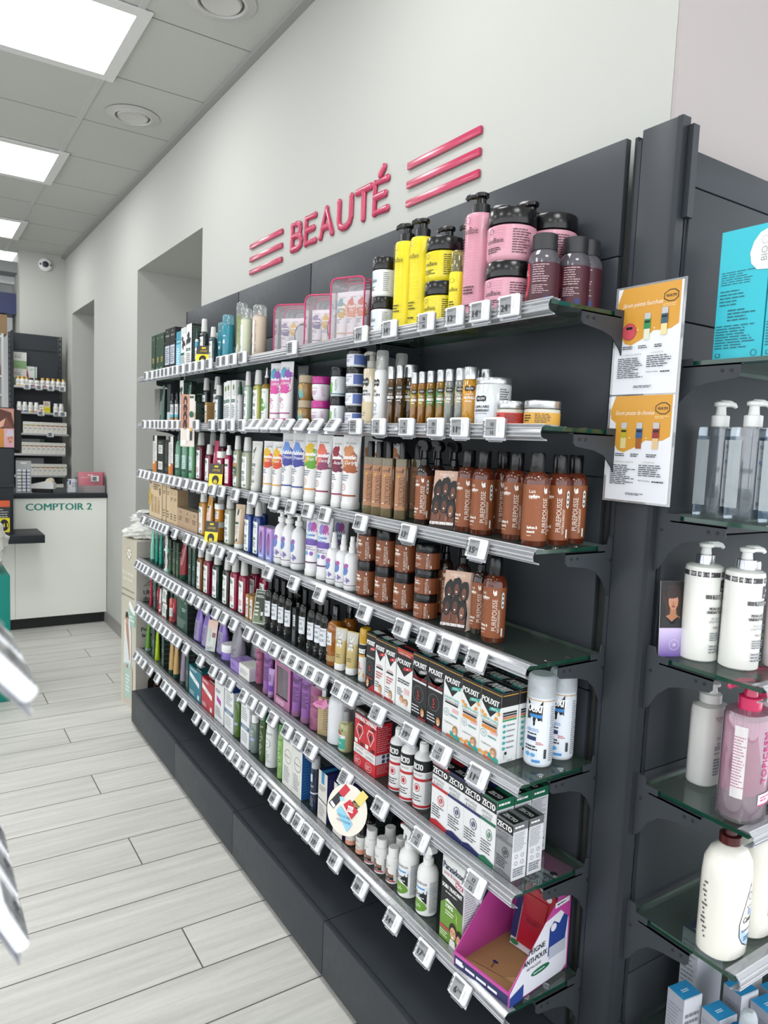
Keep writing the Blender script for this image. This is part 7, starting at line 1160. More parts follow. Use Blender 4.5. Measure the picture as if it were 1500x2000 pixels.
for q, nm in zip(sorted(BAGS, key=lambda t: -t[4]), ('smallest left', 'middle', 'large right')):
    x, y, z = q[3:6]; bw, bh, bd_ = DIMS[q[0]]; th = math.radians(q[6]-90); ct, st_ = math.cos(th), math.sin(th); rr = math.radians(q[6])
    wp = lambda a, b: (x+a*ct-b*st_, y+a*st_+b*ct, z+.0035)
    if q[0] == 'bag':
        for k, c in enumerate((('#8a6f9f', '#5b4a7a', ('Smoothie', 'Prune')), ('#d9b03a', '#c9a02a', ('Smoothie', 'Sun')), ('#8fb86a', '#6a9a4a', ('Bubble', 'Mint')))):
            mini('m', c, .037, bh*.74, wp(-.04+.034*k, .004), rr, f'{("purple", "yellow", "green")[k]} splash tube inside the {nm} clear zip bag')
        brush(wp(.036, -.022), rr+.25, f'black hair brush inside the {nm} clear zip bag')
    else:
        for k, c in enumerate((('#5f9aa0', '#c9a03a', ('Smoothie', 'Sea')), ('#c9643f', '#d98a5a', ('Kurl', 'Mix')), ('#c25a2f', '#cf7a4a', ('Boost', 'Curl')))):
            mini('m', c, .041, bh*.8, wp(-.036+.037*k, -.012), rr, f'{("teal", "orange", "rust")[k]} splash tube inside the {nm} clear zip bag')
# ------------------------------------------------------------------ pink counter display with lice comb
r = root('display_box', (-.185, 1.10, .3635), -math.pi/2+math.radians(7)); PK2 = mat('#c04a9c', .35); KR = mat('#a88358', .8); w2, d2, t = .078, .1, .002
MB().box(-w2, w2, -d2, d2, 0, .0015, KR).build('floor_panel', r)
mb = MB().box(-w2, w2, -d2-t, -d2, 0, .034, '#2a2c5c', dict(top=PK2, back=PK2)); prt(mb, Flat((-w2, -d2-t, 0), (1, 0, 0), (0, 0, 1)), (0, 2*w2, 0, .034), [('r', 0, .78, 1, 1, PK2), LN(.06, .2, .94, .55, 1, '#e6e6ee'), ('r', .03, .25, .16, .6, '#e6e6ee')]); mb.build('front_lip', r)
SIDE = [(-d2-t, 0), (d2, 0), (d2, .205), (d2-.02, .205), (-d2-t, .034)]
for sx_, nm in ((-1, 'left'), (1, 'right')):
    mb = MB(); mb.extrude(SIDE, lambda a, b, q: (sx_*(w2+q), a, b), 0, t, PK2)
    if sx_ > 0:
        prt(mb, Flat((w2+t, -d2, 0), (0, 1, 0), (0, 0, 1)), (0, .2, 0, .205), [('p', [(.0, .02), (.0, .14), (.3, .46), (.55, .7), (.82, .74), (.97, .6), (.98, .05), (.9, .0)], '#dfe0ea'), ('p', [(.62, .28), (.92, .34), (.96, .62), (.88, .68), (.8, .6), (.7, .66), (.63, .6)], '#27418c'), ('e', .7, .59, .05, .045, '#dfe0ea'), ('r', .64, .24, .94, .38, '#b5bccb'),
            ('t', 'PEIGNE', .42, .47, .062, INK, dict(fit=.3, b=1)), ('t', 'ANTI-POUX', .4, .37, .062, INK, dict(fit=.4, b=1)), ('t', 'METALLIQUE', .38, .29, .03, INK, dict(fit=.3)), ('e', .5, .2, .16, .035, '#1d6b4e'), LN(.38, .19, .62, .21, 1, '#e6f0ea'), ('p', [(0, 0), (0, .1), (.22, .16), (.22, 0)], '#27418c'), ('r', .7, .8, .96, .86, '#e6e6ee'), LN(.73, .815, .93, .845, 1, INK)], .0003)
    mb.build('side_panel', r)
MB().box(-w2, w2, d2, d2+t, 0, .235, '#b5468f', dict(back=KR)).build('back_panel', r)
mb = MB(); prt(mb, Flat((-w2, -d2, 0), (1, 0, 0), (0, 1, 0)), (0, 2*w2, 0, 2*d2), [('p', [(.3, .42), (.33, .42), (.38, .3), (.35, .29)], '#7d5c38'), ('e', .33, .4, .05, .02, '#26305f'), ('p', [(.62, .3), (.85, .3), (.74, .42)], '#c29d6d'), ('p', [(.1, .2), (.62, .28), (.62, .29), (.1, .21)], '#7d5c38')], .0017); mb.build('flap', r)
tag(r, 'open pink cardboard display box with comb picture, right end of bottom wall shelf', 'display box')
r = root('lice_comb', (-.150, 1.092, .3685), -math.pi/2+math.radians(7)); L2 = lambda p, q, d: (p, .02+.22*q-.0+d*.97, q*.96-d*.2)
mb = MB(); mb.extrude([(-.06, .0), (.06, .0), (.062, .2), (-.062, .2)], L2, 0, .0012, '#dfdfe6')
F = Flat((-.062, .0185, 0), (1, 0, 0), (0, .2233, .9747)); prt(mb, F, (0, .124, 0, .19), [('r', 0, .84, 1, 1, '#23285c'), ('t', 'PEIGNE', .5, .95, .06, '#e6e6ee', dict(fit=.5)), ('t', 'ANTI-POUX', .5, .875, .06, '#e6e6ee', dict(fit=.7)), ('r', 0, .1, .14, .8, '#23285c'), ('e', .12, .05, .1, .03, '#2f7a4a'), LN(.84, .3, .98, .8, 8, INK)], .0008); mb.build('card', r)
RED = mat('#a81f2b', .18, coat=.5); OUT = [(-.036, .02), (.03, .02), (.034, .08), (.042, .13), (.046, .15), (.036, .165), (.022, .155), (.0, .148), (-.02, .162), (-.036, .158), (-.042, .14), (-.036, .1)]
mb = MB(); mb.extrude(OUT, L2, -.012, -.001, RED); mb.extrude([(-.03, .095), (.028, .095), (.03, .135), (-.032, .135)], L2, -.0145, -.012, RED); mb.extrude([(-.028, .03), (.024, .03), (.026, .085), (-.028, .085)], L2, -.0135, -.012, RED)
prt(mb, Flat((-.03, .0185-.0125, .0), (1, 0, 0), (0, .2233, .9747)), (0, .06, .04, .09), [('t', 'POUXIT', .48, .8, .2, '#5a0f18', dict(fit=.55))], .002); mb.build('comb_case', r)
mb = MB(); mb.extrude([(.028+.008*math.cos(k*.785), .148+.008*math.sin(k*.785)) for k in range(8)], L2, -.0128, -.0119, '#e3dede'); mb.build('hang_hole', r)
tag(r, 'red lice comb on a white card standing inside the pink display box', 'comb')
# ------------------------------------------------------------------ laminated posters on the corner cover
def obot(u, v, liq, lab): return [('r', u-.045, v, u+.045, v+.15, liq), ('r', u-.05, v+.1, u+.05, v+.19, lab), ('r', u-.045, v+.19, u+.045, v+.245, '#b9bcc0'), ('r', u-.04, v+.155, u+.04, v+.175, '#1c1c1c')]
def wpost(title, z0, extra, lab):
    w, h = .150, .211
    bl = [(.08, 1), (.0, .86), (.02, .78), (.1, .74), (.11, .62), (.1, .54), (.16, .48), (.26, .46), (.4, .5), (.52, .54), (.6, .58), (.74, .575), (.86, .58), (.97, .62), (.97, 1)]
    pr = [('r', 0, 0, 1, 1, '#e0e2e8'), ('p', bl[::-1], '#cf9636'), ('p', [(.72, .9), (.8, .93), (.88, .93), (.94, .9), (.94, .85), (.88, .82), (.8, .82), (.72, .85)], '#3a2f1c'), ('p', [(.735, .895), (.805, .92), (.875, .92), (.925, .895), (.925, .855), (.875, .83), (.805, .83), (.735, .855)], '#cf9636'), ('t', 'WAYM', .83, .875, .03, '#2a2418', dict(fit=.15, b=1)), LN(.72, .78, .94, .81, 2, '#e6c58a'), ('t', title, .4, .84, .045, '#f3ead8', dict(it=.35, fit=.62))]+extra
    pr += [('t', '+', .36, .6, .03, '#f3ead8'), ('t', '+', .62, .6, .03, '#f3ead8')]+[LN(.14+.25*i, .42, .32+.25*i, .455, 2, INK) for i in range(3)]+[('t', '> LES ÉTAPES DE LA RECETTE', .27, .37, .014, '#9c8a6a', dict(fit=.42)), ('t', "> L'UTILISATION", .68, .375, .014, '#9c8a6a', dict(fit=.24)), LN(.08, .15, .5, .345, 11, '#33353b', .42), LN(.54, .24, .94, .355, 6, '#33353b', .42), ('t', 'PRÉCAUTIONS :', .64, .2, .014, '#33353b'), LN(.76, .185, .94, .21, 1, INK), LN(.36, .055, .66, .08, 2, '#33353b')]
    mb = MB(); F = Flat((-w/2, 0, 0), (1, 0, 0), (0, 0, 1)); mb.extrude([(-.006, -.004), (w+.006, -.004), (w+.006, h+.004), (-.006, h+.004)], lambda p, q, d: F(p, q, d), -.0012, -.0002, clear('#dfe2e4', .5, .2)); mb.extrude([(0, 0), (w, 0), (w, h), (0, h)], lambda p, q, d: F(p, q, d), -.0002, 0, '#e0e2e8')
    prt(mb, F, (0, w, 0, h), pr, .0003); o = mb.build('laminated_poster'); o.location = (-.0835, .938, z0); o.rotation_euler.z = -math.pi/2; tag(o, lab, 'poster', 'recipe posters on the corner cover')
wpost('Sérum pointes fourchues', 1.646, [('e', .22, .59, .115, .08, '#b9404c'), ('e', .22, .59, .1, .07, '#c9505a'), ('r', .17, .61, .27, .635, '#1c1c1c')]+obot(.5, .5, '#d5d9c4', '#2f8a54')+obot(.76, .53, '#e2d09a', '#3a5a6a'), 'upper white and amber recipe poster with a red tin and two bottles')
wpost('Sérum pousse de cheveux', 1.432, obot(.25, .5, '#d6c98a', '#b5a52a')+obot(.5, .5, '#9a5a2a', '#2f5a8c')+obot(.76, .5, '#d9b98a', '#8c2f35'), 'lower white and amber recipe poster with three oil bottles')
# ------------------------------------------------------------------ stock of the right hand shelving (front faces -y)
R = RSZ
for i, (y, nm) in enumerate(((.787, 'turquoise carton at the back of the topmost right shelf'), (.690, 'turquoise carton in front on the topmost right shelf'))):
    if i == 0:
        tq = carton('carton', .066, .094, .238, '#2db4c4', [('r', 0, .88, 1, .9, '#5fd0dc')], left=[LN(.06, .58, .75, .69, 6, '#155e6c', .35), LN(.06, .42, .6, .55, 5, '#155e6c', .35), LN(.25, .3, .85, .4, 4, '#155e6c', .4), LN(.03, .09, .95, .28, 9, '#155e6c', .4), ('o', .85, .05, .06, .025, .2, '#155e6c'), ('r', .06, .03, .16, .06, '#155e6c'), ('r', .08, .035, .14, .055, '#2db4c4'), ('p', [(.62, .8), (.66, .72), (.78, .67), (1, .66), (1, .97), (.8, .94), (.68, .88)], '#e3e2de'), ('o', .9, .88, .07, .03, .12, '#8a9499'), ('t', 'BIO', .9, .78, .05, '#8a9499', dict(rot=1))], tc='#2aa9b8')
        o = tq
    else: o = dup(tq)
    o.location = (.012, y, R[1]); tag(o, nm, 'carton', 'turquoise cartons on the topmost right shelf')
def sqpump(liq):
    r = root('pump_bottle'); a = .03; sh = frs(.06, .226, 1, 7, (0, .96), (.02, 1), (.74, 1), (.775, .97), (.785, .5))
    MB().loft(sh, clear('#dfe6ea', .5, .12, '#c4ced6'), 28).build('bottle', r)
    MB().loft([(.008, .026, .026, 7), (.158, .026, .026, 7)], liq, 28).build('liquid', r)
    mb = MB(); prt(mb, Flat((-.0306, .028, 0), (0, -1, 0), (0, 0, 1)), (0, .056, .02, .155), [('r', .04, .02, .5, .97, clear('#d5dde0', .2, .6, '#c9d1d4'))]); mb.build('back_label', r); mb = MB(); prt(mb, Flat((-.029, -.0306, 0), (1, 0, 0), (0, 0, 1)), (0, .058, .02, .155), [('r', .04, .02, .96, .97, '#e3e5e9'), ('t', 'NATURE', .1, .88, .07, INK, dict(al='l', fit=.7)), ('r', .1, .8, .9, .805, GREY), ('t', 'Micellaire', .1, .66, .07, '#2f6fb5', dict(al='l', fit=.7)), ('t', 'L eau douce', .1, .46, .05, INK, dict(al='l')), ('t', '500 ml', .1, .1, .06, INK, dict(al='l'))]); mb.build('label', r)
    MB().sweep([(0, 0, .2), (0, 0, .13), (-.006, .004, .06), (-.012, .006, .015)], .0028, clear('#e9edef', .4, .35), 8).build('dip_tube', r)
    pumphead(r, .062, .226, .785, WHP, .27, 20); return r
for i, (x, y, c, nm) in enumerate(((.035, .842, clear('#c6ced6', .3, .1, '#b9c2c9'), 'clear square pump bottle farthest back on the second right shelf'), (.035, .775, None, 'clear square pump bottle in the middle on the second right shelf'), (.035, .707, clear('#7fb6d8', .3, .3, '#7aa9c8'), 'blue filled square pump bottle in front on the second right shelf'))):
    o = sq0 if False else (dup(o) if i == 1 else sqpump(c)); o.location = (x, y, R[2]); tag(o, nm, 'pump bottle', 'square pump bottles on the second right shelf')
def inoya(w, h):
    lb = [('r', 0, .9, 1, .955, '#3d3a40'), ('t', 'OFFERT - FREE - 100ml', .3, .928, .033, '#e6e6e6', dict(fit=.22)), ('t', 'OFFERT - FREE - 100ml', .62, .928, .033, '#e6e6e6', dict(fit=.22)), ('r', .5, .74, .62, .87, '#3a353d'), ('e', .56, .82, .018, .018, '#cfc9cf'), ('t', "IN'OYA", .56, .77, .03, '#e6e6e6', dict(fit=.1))]
    lb += [('r', .36+i*.006, .665, .36+i*.006+.003*(1+i % 2), .71, '#3a3d40') for i in range(9)]+[('r', .42, .665, .66, .71, '#4a4d50'), ('t', 'TOUS TYPES', .52, .688, .035, '#e9e9e6', dict(fit=.18)), ('t', 'MON LAIT CORPS', .5, .56, .032, INK, dict(fit=.2, b=1)), ('t', 'UNIFIANT HYDRATANT', .5, .52, .032, INK, dict(fit=.24, b=1)), ('t', 'MY BODY MILK', .5, .45, .028, GREY, dict(fit=.16, it=.2)), ('t', 'UNIFYING MOIST', .5, .415, .028, GREY, dict(fit=.2, it=.2)), ('t', "MEL'OYA", .51, .35, .03, INK, dict(fit=.13))]+[LN(.42, .2, .6, .3, 4, GREY), LN(.42, .06, .6, .16, 3, GREY)]
    return pump('pump_bottle', w, h, mat('#e6e6e1', .2, coat=.2), lb, WHP, R=(-1.5, 1.5, .03, .8), z0=.82, cr=.24, turn=20, chrome=mat('#c9cbd0', .15, .9), body=[(0, .93), (.01, 1), (.77, 1), (.8, .96), (.815, .8), (.82, .5)])
o = inoya(.072, .234); o.location = (.022, .840, R[3]); tag(o, 'white lotion pump bottle at the back on the third right shelf', 'pump bottle', 'white lotion pumps on the third right shelf')
o2 = dup(o); o2.location = (.044, .768, R[3]); tag(o2, 'white lotion pump bottle in front on the third right shelf', 'pump bottle', 'white lotion pumps on the third right shelf')
AD = [('r', 0, 0, 1, .38, blend('#6a4fa0', '#cfc0e6', 'Z', .0, .055, .4, .004)), ('r', 0, .38, 1, 1, '#151214'), ('p', blob(.34, .78, .27, .17, 5, .04), '#2b1c18'), ('p', [(.14, .5), (.12, .75), (.3, .8), (.56, .72), (.58, .5)], '#2b1c18'), ('p', [(.02, .39), (.06, .52), (.27, .56), (.28, .66), (.44, .66), (.45, .56), (.56, .52), (.6, .39)], '#a8704f'), ('p', [(.02, .38), (.05, .52), (.15, .54), (.3, .43), (.42, .43), (.5, .53), (.58, .5), (.6, .38)], '#1b1b20'), ('e', .36, .735, .135, .115, '#bd8464'), ('p', blob(.33, .83, .2, .06, 4, .05), '#2b1c18'), ('e', .3, .75, .024, .009, '#f1e6e0'), ('e', .42, .75, .024, .009, '#f1e6e0'), ('e', .3, .75, .012, .009, '#1d120d'), ('e', .42, .75, .012, .009, '#1d120d'), ('e', .36, .705, .02, .02, '#a56f52'), ('e', .36, .665, .05, .013, '#8f3f42')]
AD += [('p', blob(.86, .78, .22, .2, 9, .05), '#221613'), ('e', .84, .72, .13, .13, '#5a3423'), ('e', .79, .74, .02, .009, '#e9dcd5'), ('e', .79, .74, .01, .009, '#0d0806'), ('e', .82, .65, .04, .012, '#6d2f30'), ('p', [(.64, .38), (.68, .54), (.78, .58), (1, .58), (1, .38)], '#dcdce2'), ('t', "IN'OYA", .85, .94, .045, '#e6e6e6'), ('o', .4, .16, .14, .07, .06, '#e3d9f0'), ('t', '28', .4, .16, .035, '#f1ecf8'), LN(.6, .13, .9, .19, 2, '#e3d9f0')]
o = leaflet(.078, .152, AD, '#e6e6e6', .012); o.location = (-.012, .872, R[3]+.0005); o.rotation_euler.z = math.radians(-24); tag(o, 'photo leaflet of two women with purple base behind white pump bottles', 'leaflet')
o = bot('micellar_bottle', .05, .2, mat('#cdb9b5', .1, coat=.6), [(0, .95), (.01, 1), (.76, 1), (.8, .9)], [('cap', WHP, [(.78, .98), (.98, .96), (1, .9)])], ((-1.4, 1.4, .05, .74), [('r', .36, .72, .62, .96, '#b8303f'), ('t', "IN'OYA", .49, .8, .06, '#f1dede', dict(fit=.2)), ('t', 'MICELLAIRE', .48, .5, .05, '#b8303f', dict(fit=.26)), LN(.36, .2, .6, .42, 4, '#b8606a')])); o.location = (.105, .800, R[3]); tag(o, 'clear micellar bottle with red square label beside white pump bottles', 'bottle')
o = bot('foam_bottle', .046, .185, mat('#e3dede', .2), [(0, .95), (.01, 1), (.74, 1), (.78, .9)], [('cap', clear('#e6e6e6', .3, .4), [(.76, .96), (.98, .94), (1, .88)])], ((-1.4, 1.4, .05, .72), [('r', .3, .7, .62, .96, '#b8303f'), ('t', "IN'OYA", .45, .82, .06, '#f1dede', dict(fit=.2)), LN(.34, .1, .6, .5, 6, '#a04a55')])); o.location = (.118, .735, R[3]); tag(o, 'white foam bottle with red label at the picture edge, third right shelf', 'bottle')
def topi(w, h): return pump('pump_bottle', w, h, mat('#e4e3e1', .2), [('t', 'TOPICREM', .52, .86, .05, '#8c2f4a', dict(fit=.22)), ('r', .44, .815, .6, .82, '#8c2f4a'), ('t', 'DA', .47, .6, .04, INK), ('t', 'BAUME', .5, .53, .03, '#8c3a50'), ('t', 'EMOLLIENT', .5, .4, .03, INK, dict(fit=.16)), LN(.42, .44, .6, .5, 3, GREY), LN(.42, .1, .62, .34, 6, GREY), ('t', '500 ml', .55, .04, .03, INK)], WHP, R=(-1.4, 1.4, .03, .78), z0=.8, cr=.28, turn=-30, q=.75, n=2.6, body=[(0, .93), (.02, 1), (.72, 1), (.775, .96), (.795, .6), (.8, .4)])
o = topi(.078, .212); o.location = (.078, .838, R[4]); tag(o, 'white pump bottle behind the pink one on the fourth right shelf', 'pump bottle')
def topigel(w, h):
    r = root('pump_bottle'); sh = frs(w, h, .8, 2.6, (0, .93), (.015, 1), (.76, 1), (.785, .95), (.795, .6))
    MB().loft(sh, clear('#f3e3ec', .5, .1, '#f0dbe6'), 28).build('bottle', r); MB().loft(frs(w*.93, h, .8, 2.6, (.02, .95), (.2, 1), (.205, 1)), clear('#f1eef2', .3, .35, '#e6e3e8'), 24).loft(frs(w*.93, h, .8, 2.6, (.206, 1), (.74, 1)), clear('#efc6d8', .2, .75, '#ecbfd3'), 24).build('liquid', r)
    mb = MB(); prt(mb, Surf(sh), (-1.2*w, 1.2*w, .05*h, .74*h), [('r', .2, .2, .3, .95, clear('#f0e6ea', .2, .6)), LN(.2, .3, .3, .85, 18, '#b06a8a', .35), ('t', 'TOPICREM', .5, .62, .085, '#c0257a', dict(rot=1, fit=.6, b=1)), ('r', .44, .12, .66, .24, '#f1e3ea'), ('r', .44, .12, .66, .135, '#c0257a'), LN(.47, .16, .64, .22, 2, '#c0257a'), ('t', 'ULTRA', .62, .5, .04, '#c0257a', dict(fit=.12)), ('t', 'HYDRATANT', .62, .43, .03, '#c0257a', dict(fit=.12))]); mb.build('label', r)
    MB().sweep([(0, 0, h*.78), (.004, 0, h*.4), (.012, 0, h*.03)], .003, clear('#f3e9ee', .4, .35), 8).build('dip_tube', r)
    pumphead(r, w, h, .795, mat('#d2245f', .2, coat=.4), .22, 200); return r
o = topigel(.094, .262); o.location = (.008, .716, R[4]); tag(o, 'large pink shower gel pump bottle in front on the fourth right shelf', 'pump bottle', 'pink gel pumps on the fourth right shelf')
o2 = dup(o); o2.location = (.112, .745, R[4]); tag(o2, 'pink shower gel pump bottle cut by the picture edge, fourth right shelf', 'pump bottle', 'pink gel pumps on the fourth right shelf')
def cav(w, h): return pump('pump_bottle', w, h, mat('#e6e3da', .22, coat=.2), [('p', [(.56, .85), (.5, .6), (.455, .4), (.46, .25), (.5, .14), (.56, .08), (.62, .14), (.66, .25), (.665, .4), (.62, .6)], '#33323a'), ('p', [(.56, .82), (.505, .6), (.462, .4), (.467, .26), (.503, .155), (.56, .1), (.617, .155), (.653, .26), (.658, .4), (.615, .6)], '#e9e7e2'), ('p', [(.466, .34), (.658, .34), (.65, .24), (.617, .155), (.56, .1), (.503, .155), (.468, .24)], '#a9c6ec'), ('t', 'Cavaillès', .565, .43, .075, INK, dict(it=.3, fit=.15, b=1)), ('t', 'les Bains', .56, .58, .03, INK, dict(it=.2, fit=.08)), ('t', 'FLEUR DE COTON', .562, .3, .03, '#22356a', dict(fit=.15, b=1)), LN(.51, .17, .61, .23, 2, '#22356a'), ('p', [(.54, .47), (.545, .56), (.58, .53), (.58, .47)], '#8fa6da'), ('o', .56, .7, .025, .05, .2, GREY), LN(.2, .1, .25, .85, 14, '#4a4740', .4)], mat('#4a1518', .25), R=(-1.5, 1.5, .03, .68), z0=.85, cr=.2, turn=40, q=.8, n=2.4, body=[(0, .9), (.015, .98), (.1, 1), (.6, 1), (.72, .95), (.8, .74), (.835, .42), (.85, .26)])
o = cav(.1, .254); o.location = (.004, .728, R[5]); tag(o, 'large cream bottle with dark red pump in front on the fifth right shelf', 'pump bottle', 'cream bottles on the fifth right shelf')
o2 = dup(o); o2.location = (.118, .735, R[5]); tag(o2, 'large cream bottle with dark red pump cut by the picture edge', 'pump bottle', 'cream bottles on the fifth right shelf')
BL = lambda h, sc: carton('carton', .05, .042, h, '#c9ccd3', [LN(.1, .2, .9, .8, 6, GREY)], left=[LN(.08, .1, .92, .85, 14, GREY, .3)], top=[LN(.3, .4, .7, .6, 2, '#d5eaf5'), ('r', 0, 0, 1, .04, '#e6eaee')], tc='#2487bd', lc=sc)
bls = [(.0, .79, .145, 'blue topped carton at the back left of the sixth right shelf'), (.035, .735, .125, 'blue topped carton behind the blue bottle, sixth right shelf'), (.108, .735, .148, 'blue topped carton with white rim right of the blue bottle'), (.122, .685, .14, 'blue topped carton in front right, sixth right shelf'), (.168, .76, .142, 'blue topped carton farther right, sixth right shelf'), (.182, .70, .138, 'blue topped carton at the picture edge, sixth right shelf')]
for x, y, h, nm in bls:
    o = BL(h, '#9a9ca6'); o.location = (x, y, R[6]); o.rotation_euler.z = math.radians(-8); tag(o, nm, 'carton', 'blue topped cartons on the sixth right shelf')
for x, y, nm in ((.12, .845, 'navy topped white carton at the back, sixth right shelf'), (.175, .848, 'navy topped white carton at the back right, sixth right shelf')):
    o = carton('carton', .05, .04, .205, '#b9bcc6', left=[LN(.08, .1, .92, .9, 16, GREY, .3)], tc='#2a3a8a', top=[LN(.2, .4, .8, .6, 1, '#cfd6ee')]); o.location = (x, y, R[6]); tag(o, nm, 'carton', 'navy topped cartons on the sixth right shelf')
o = bot('micellar_bottle', .066, .175, mat('#1f5f97', .1, coat=.6), [(0, .93), (.02, 1), (.7, 1), (.72, .97), (.725, .5)], [('flip_cap', clear('#e6ecf0', .35, .5, '#d5dde2'), [(.722, .42), (.8, .42), (.81, .5), (.93, .46), (.98, .36), (1, .2)])], ((-1.4, 1.4, .05, .68), [('r', .2, .1, .34, .95, '#d5dde6'), LN(.2, .2, .33, .9, 10, '#3a5a8a')])); o.location = (.026, .672, R[6]); tag(o, 'dark blue bottle with milky flip cap on the sixth right shelf', 'bottle')
# ------------------------------------------------------------------ cotton dispenser carton beside the long shelving
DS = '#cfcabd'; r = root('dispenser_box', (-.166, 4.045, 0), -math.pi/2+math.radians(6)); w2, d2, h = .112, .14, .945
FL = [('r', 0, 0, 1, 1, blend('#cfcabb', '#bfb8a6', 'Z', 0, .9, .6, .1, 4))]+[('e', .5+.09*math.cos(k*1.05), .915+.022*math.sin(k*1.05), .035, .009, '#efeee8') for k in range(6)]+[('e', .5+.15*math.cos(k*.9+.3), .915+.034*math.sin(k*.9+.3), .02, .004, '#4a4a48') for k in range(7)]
FL += [('t', 'Pour un nettoyage', .45, .80, .022, '#f3f1ea', dict(fit=.75)), ('t', 'tout en douceur', .45, .765, .022, '#f3f1ea', dict(fit=.65)), ('t', 'coton bio blanchi au chlore', .45, .70, .014, '#4a4a46', dict(fit=.85)), ('t', 'lingettes extra absorbantes', .45, .665, .014, '#4a4a46', dict(fit=.85)), ('r', .55, .5, .95, .6, '#9fc4b5'), ('p', [(.52, .62), (.62, .645), (.85, .61), (.98, .575), (.9, .57), (.66, .585)], '#eef1ec'), LN(.6, .52, .9, .56, 2, '#e6f0ea'), ('p', [(.2, .25), (.25, .5), (.4, .58), (.55, .56), (.7, .46), (.72, .3), (.6, .18), (.35, .18)], '#e3e6e8'), ('e', .42, .54, .11, .03, '#3a2a22'), ('p', [(.34, .5), (.4, .53), (.5, .52), (.58, .42), (.64, .3), (.6, .28), (.5, .36), (.38, .44)], '#b98a6c'), ('e', .44, .515, .08, .022, '#c99a7d'), ('p', [(.2, .02), (.2, .25), (.8, .25), (.8, .02)], '#c9beb0'), ('p', [(.33, .05), (.3, .26), (.62, .27), (.7, .06)], '#a9cdbf'), ('e', .46, .245, .05, .012, '#a8605a'), LN(.36, .09, .62, .2, 5, '#e6f0ea')]+[('e', .84+.05*math.cos(k*1.2), .05+.014*math.sin(k*1.2), .022, .006, '#f1f0ea') for k in range(5)]
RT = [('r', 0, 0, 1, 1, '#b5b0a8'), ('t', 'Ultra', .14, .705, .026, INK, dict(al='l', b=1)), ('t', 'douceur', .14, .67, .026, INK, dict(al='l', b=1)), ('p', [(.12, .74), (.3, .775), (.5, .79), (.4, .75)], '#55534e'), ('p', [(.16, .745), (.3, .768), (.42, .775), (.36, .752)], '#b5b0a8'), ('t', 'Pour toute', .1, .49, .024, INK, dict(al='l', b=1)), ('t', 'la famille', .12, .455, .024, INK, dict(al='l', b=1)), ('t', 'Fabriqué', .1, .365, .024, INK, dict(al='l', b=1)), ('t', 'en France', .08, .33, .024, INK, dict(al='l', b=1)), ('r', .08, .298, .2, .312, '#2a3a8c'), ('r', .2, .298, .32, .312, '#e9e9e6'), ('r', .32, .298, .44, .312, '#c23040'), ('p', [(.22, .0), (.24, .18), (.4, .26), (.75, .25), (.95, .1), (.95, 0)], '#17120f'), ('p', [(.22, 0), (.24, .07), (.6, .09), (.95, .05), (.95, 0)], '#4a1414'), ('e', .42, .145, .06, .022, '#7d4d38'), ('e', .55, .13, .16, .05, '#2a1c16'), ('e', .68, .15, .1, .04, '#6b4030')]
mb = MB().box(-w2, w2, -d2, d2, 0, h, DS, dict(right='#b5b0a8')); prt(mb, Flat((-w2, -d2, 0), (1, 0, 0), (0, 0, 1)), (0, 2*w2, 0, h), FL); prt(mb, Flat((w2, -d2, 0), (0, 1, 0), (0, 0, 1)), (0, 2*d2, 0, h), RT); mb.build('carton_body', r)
tag(r, 'tall beige cardboard dispenser with product picture left of the long shelving', 'display box')
def plastic_bag(loc, sx, sy, sz, seed, lab):
    rd = random.Random(seed); bm = bmesh.new(); bmesh.ops.create_icosphere(bm, subdivisions=4, radius=1)
    ph = [rd.random()*6 for _ in range(9)]
    for v in bm.verts:
        c = v.co; n = .10*math.sin(5*c.x+ph[0]+2*c.z)+.08*math.sin(9*c.y+ph[1]+3*c.x)+.06*math.sin(15*c.z+ph[2]+7*c.y)+.05*math.sin(23*c.x+ph[3]+11*c.z)+.03*math.sin(41*c.y+ph[4])
        v.co = Vector((c.x*sx, c.y*sy, max(-.7, c.z)*sz))*(1+n)
    mn = min(v.co.z for v in bm.verts)
    for v in bm.verts: v.co.z = max(v.co.z-mn-.008, 0)
    bm.verts.index_update(); mb = MB(); mb.add([v.co[:] for v in bm.verts], [[v.index for v in f.verts] for f in bm.faces], mat('#dcdcd6', .22, coat=.5), True); bm.free()
    o = mb.build('plastic_bag'); o.location = loc; tag(o, lab, 'plastic bag', 'plastic bags on the dispenser')
plastic_bag((-.19, 4.06, .9455), .135, .12, .05, 3, 'crumpled white plastic bag of cotton, lower on the beige dispenser')
plastic_bag((-.165, 4.07, 1.028), .12, .1, .042, 8, 'crumpled white plastic bag lying on top of another, beige dispenser')
# ------------------------------------------------------------------ counter 2 and what stands on it
r = root('counter', (0, 5.958, 0)); CW = mat('#f0f1ea', .5)
MB().box(-.655, -.004, 0, .62, .086, 1.0, CW).build('front_panel', r); MB().box(-1.9, -.657, 0, .62, .086, 1.0, CW).build('side_panel', r)
MB().rbox(-1.9, -.002, -.012, .63, 1.0, 1.036, DARK2, .002, 2).build('worktop', r); MB().box(-1.9, -.012, .03, .6, 0, .086, BLACKM).build('plinth', r)
mb = MB(); prt(mb, Flat((-.655, 0, 0), (1, 0, 0), (0, 0, 1)), (0, .651, .086, 1.0), [('t', 'COMPTOIR 2', .47, .93, .06, '#1f8a7a', dict(fit=.715, sx=1.25, b=1))], .001); mb.build('lettering', r)
MB().rbox(-1.9, -.505, -.38, -.001, .715, .772, DARK2, .003, 2).build('ledge', r)
tag(r, 'white counter with green COMPTOIR 2 lettering and dark worktop', 'counter')
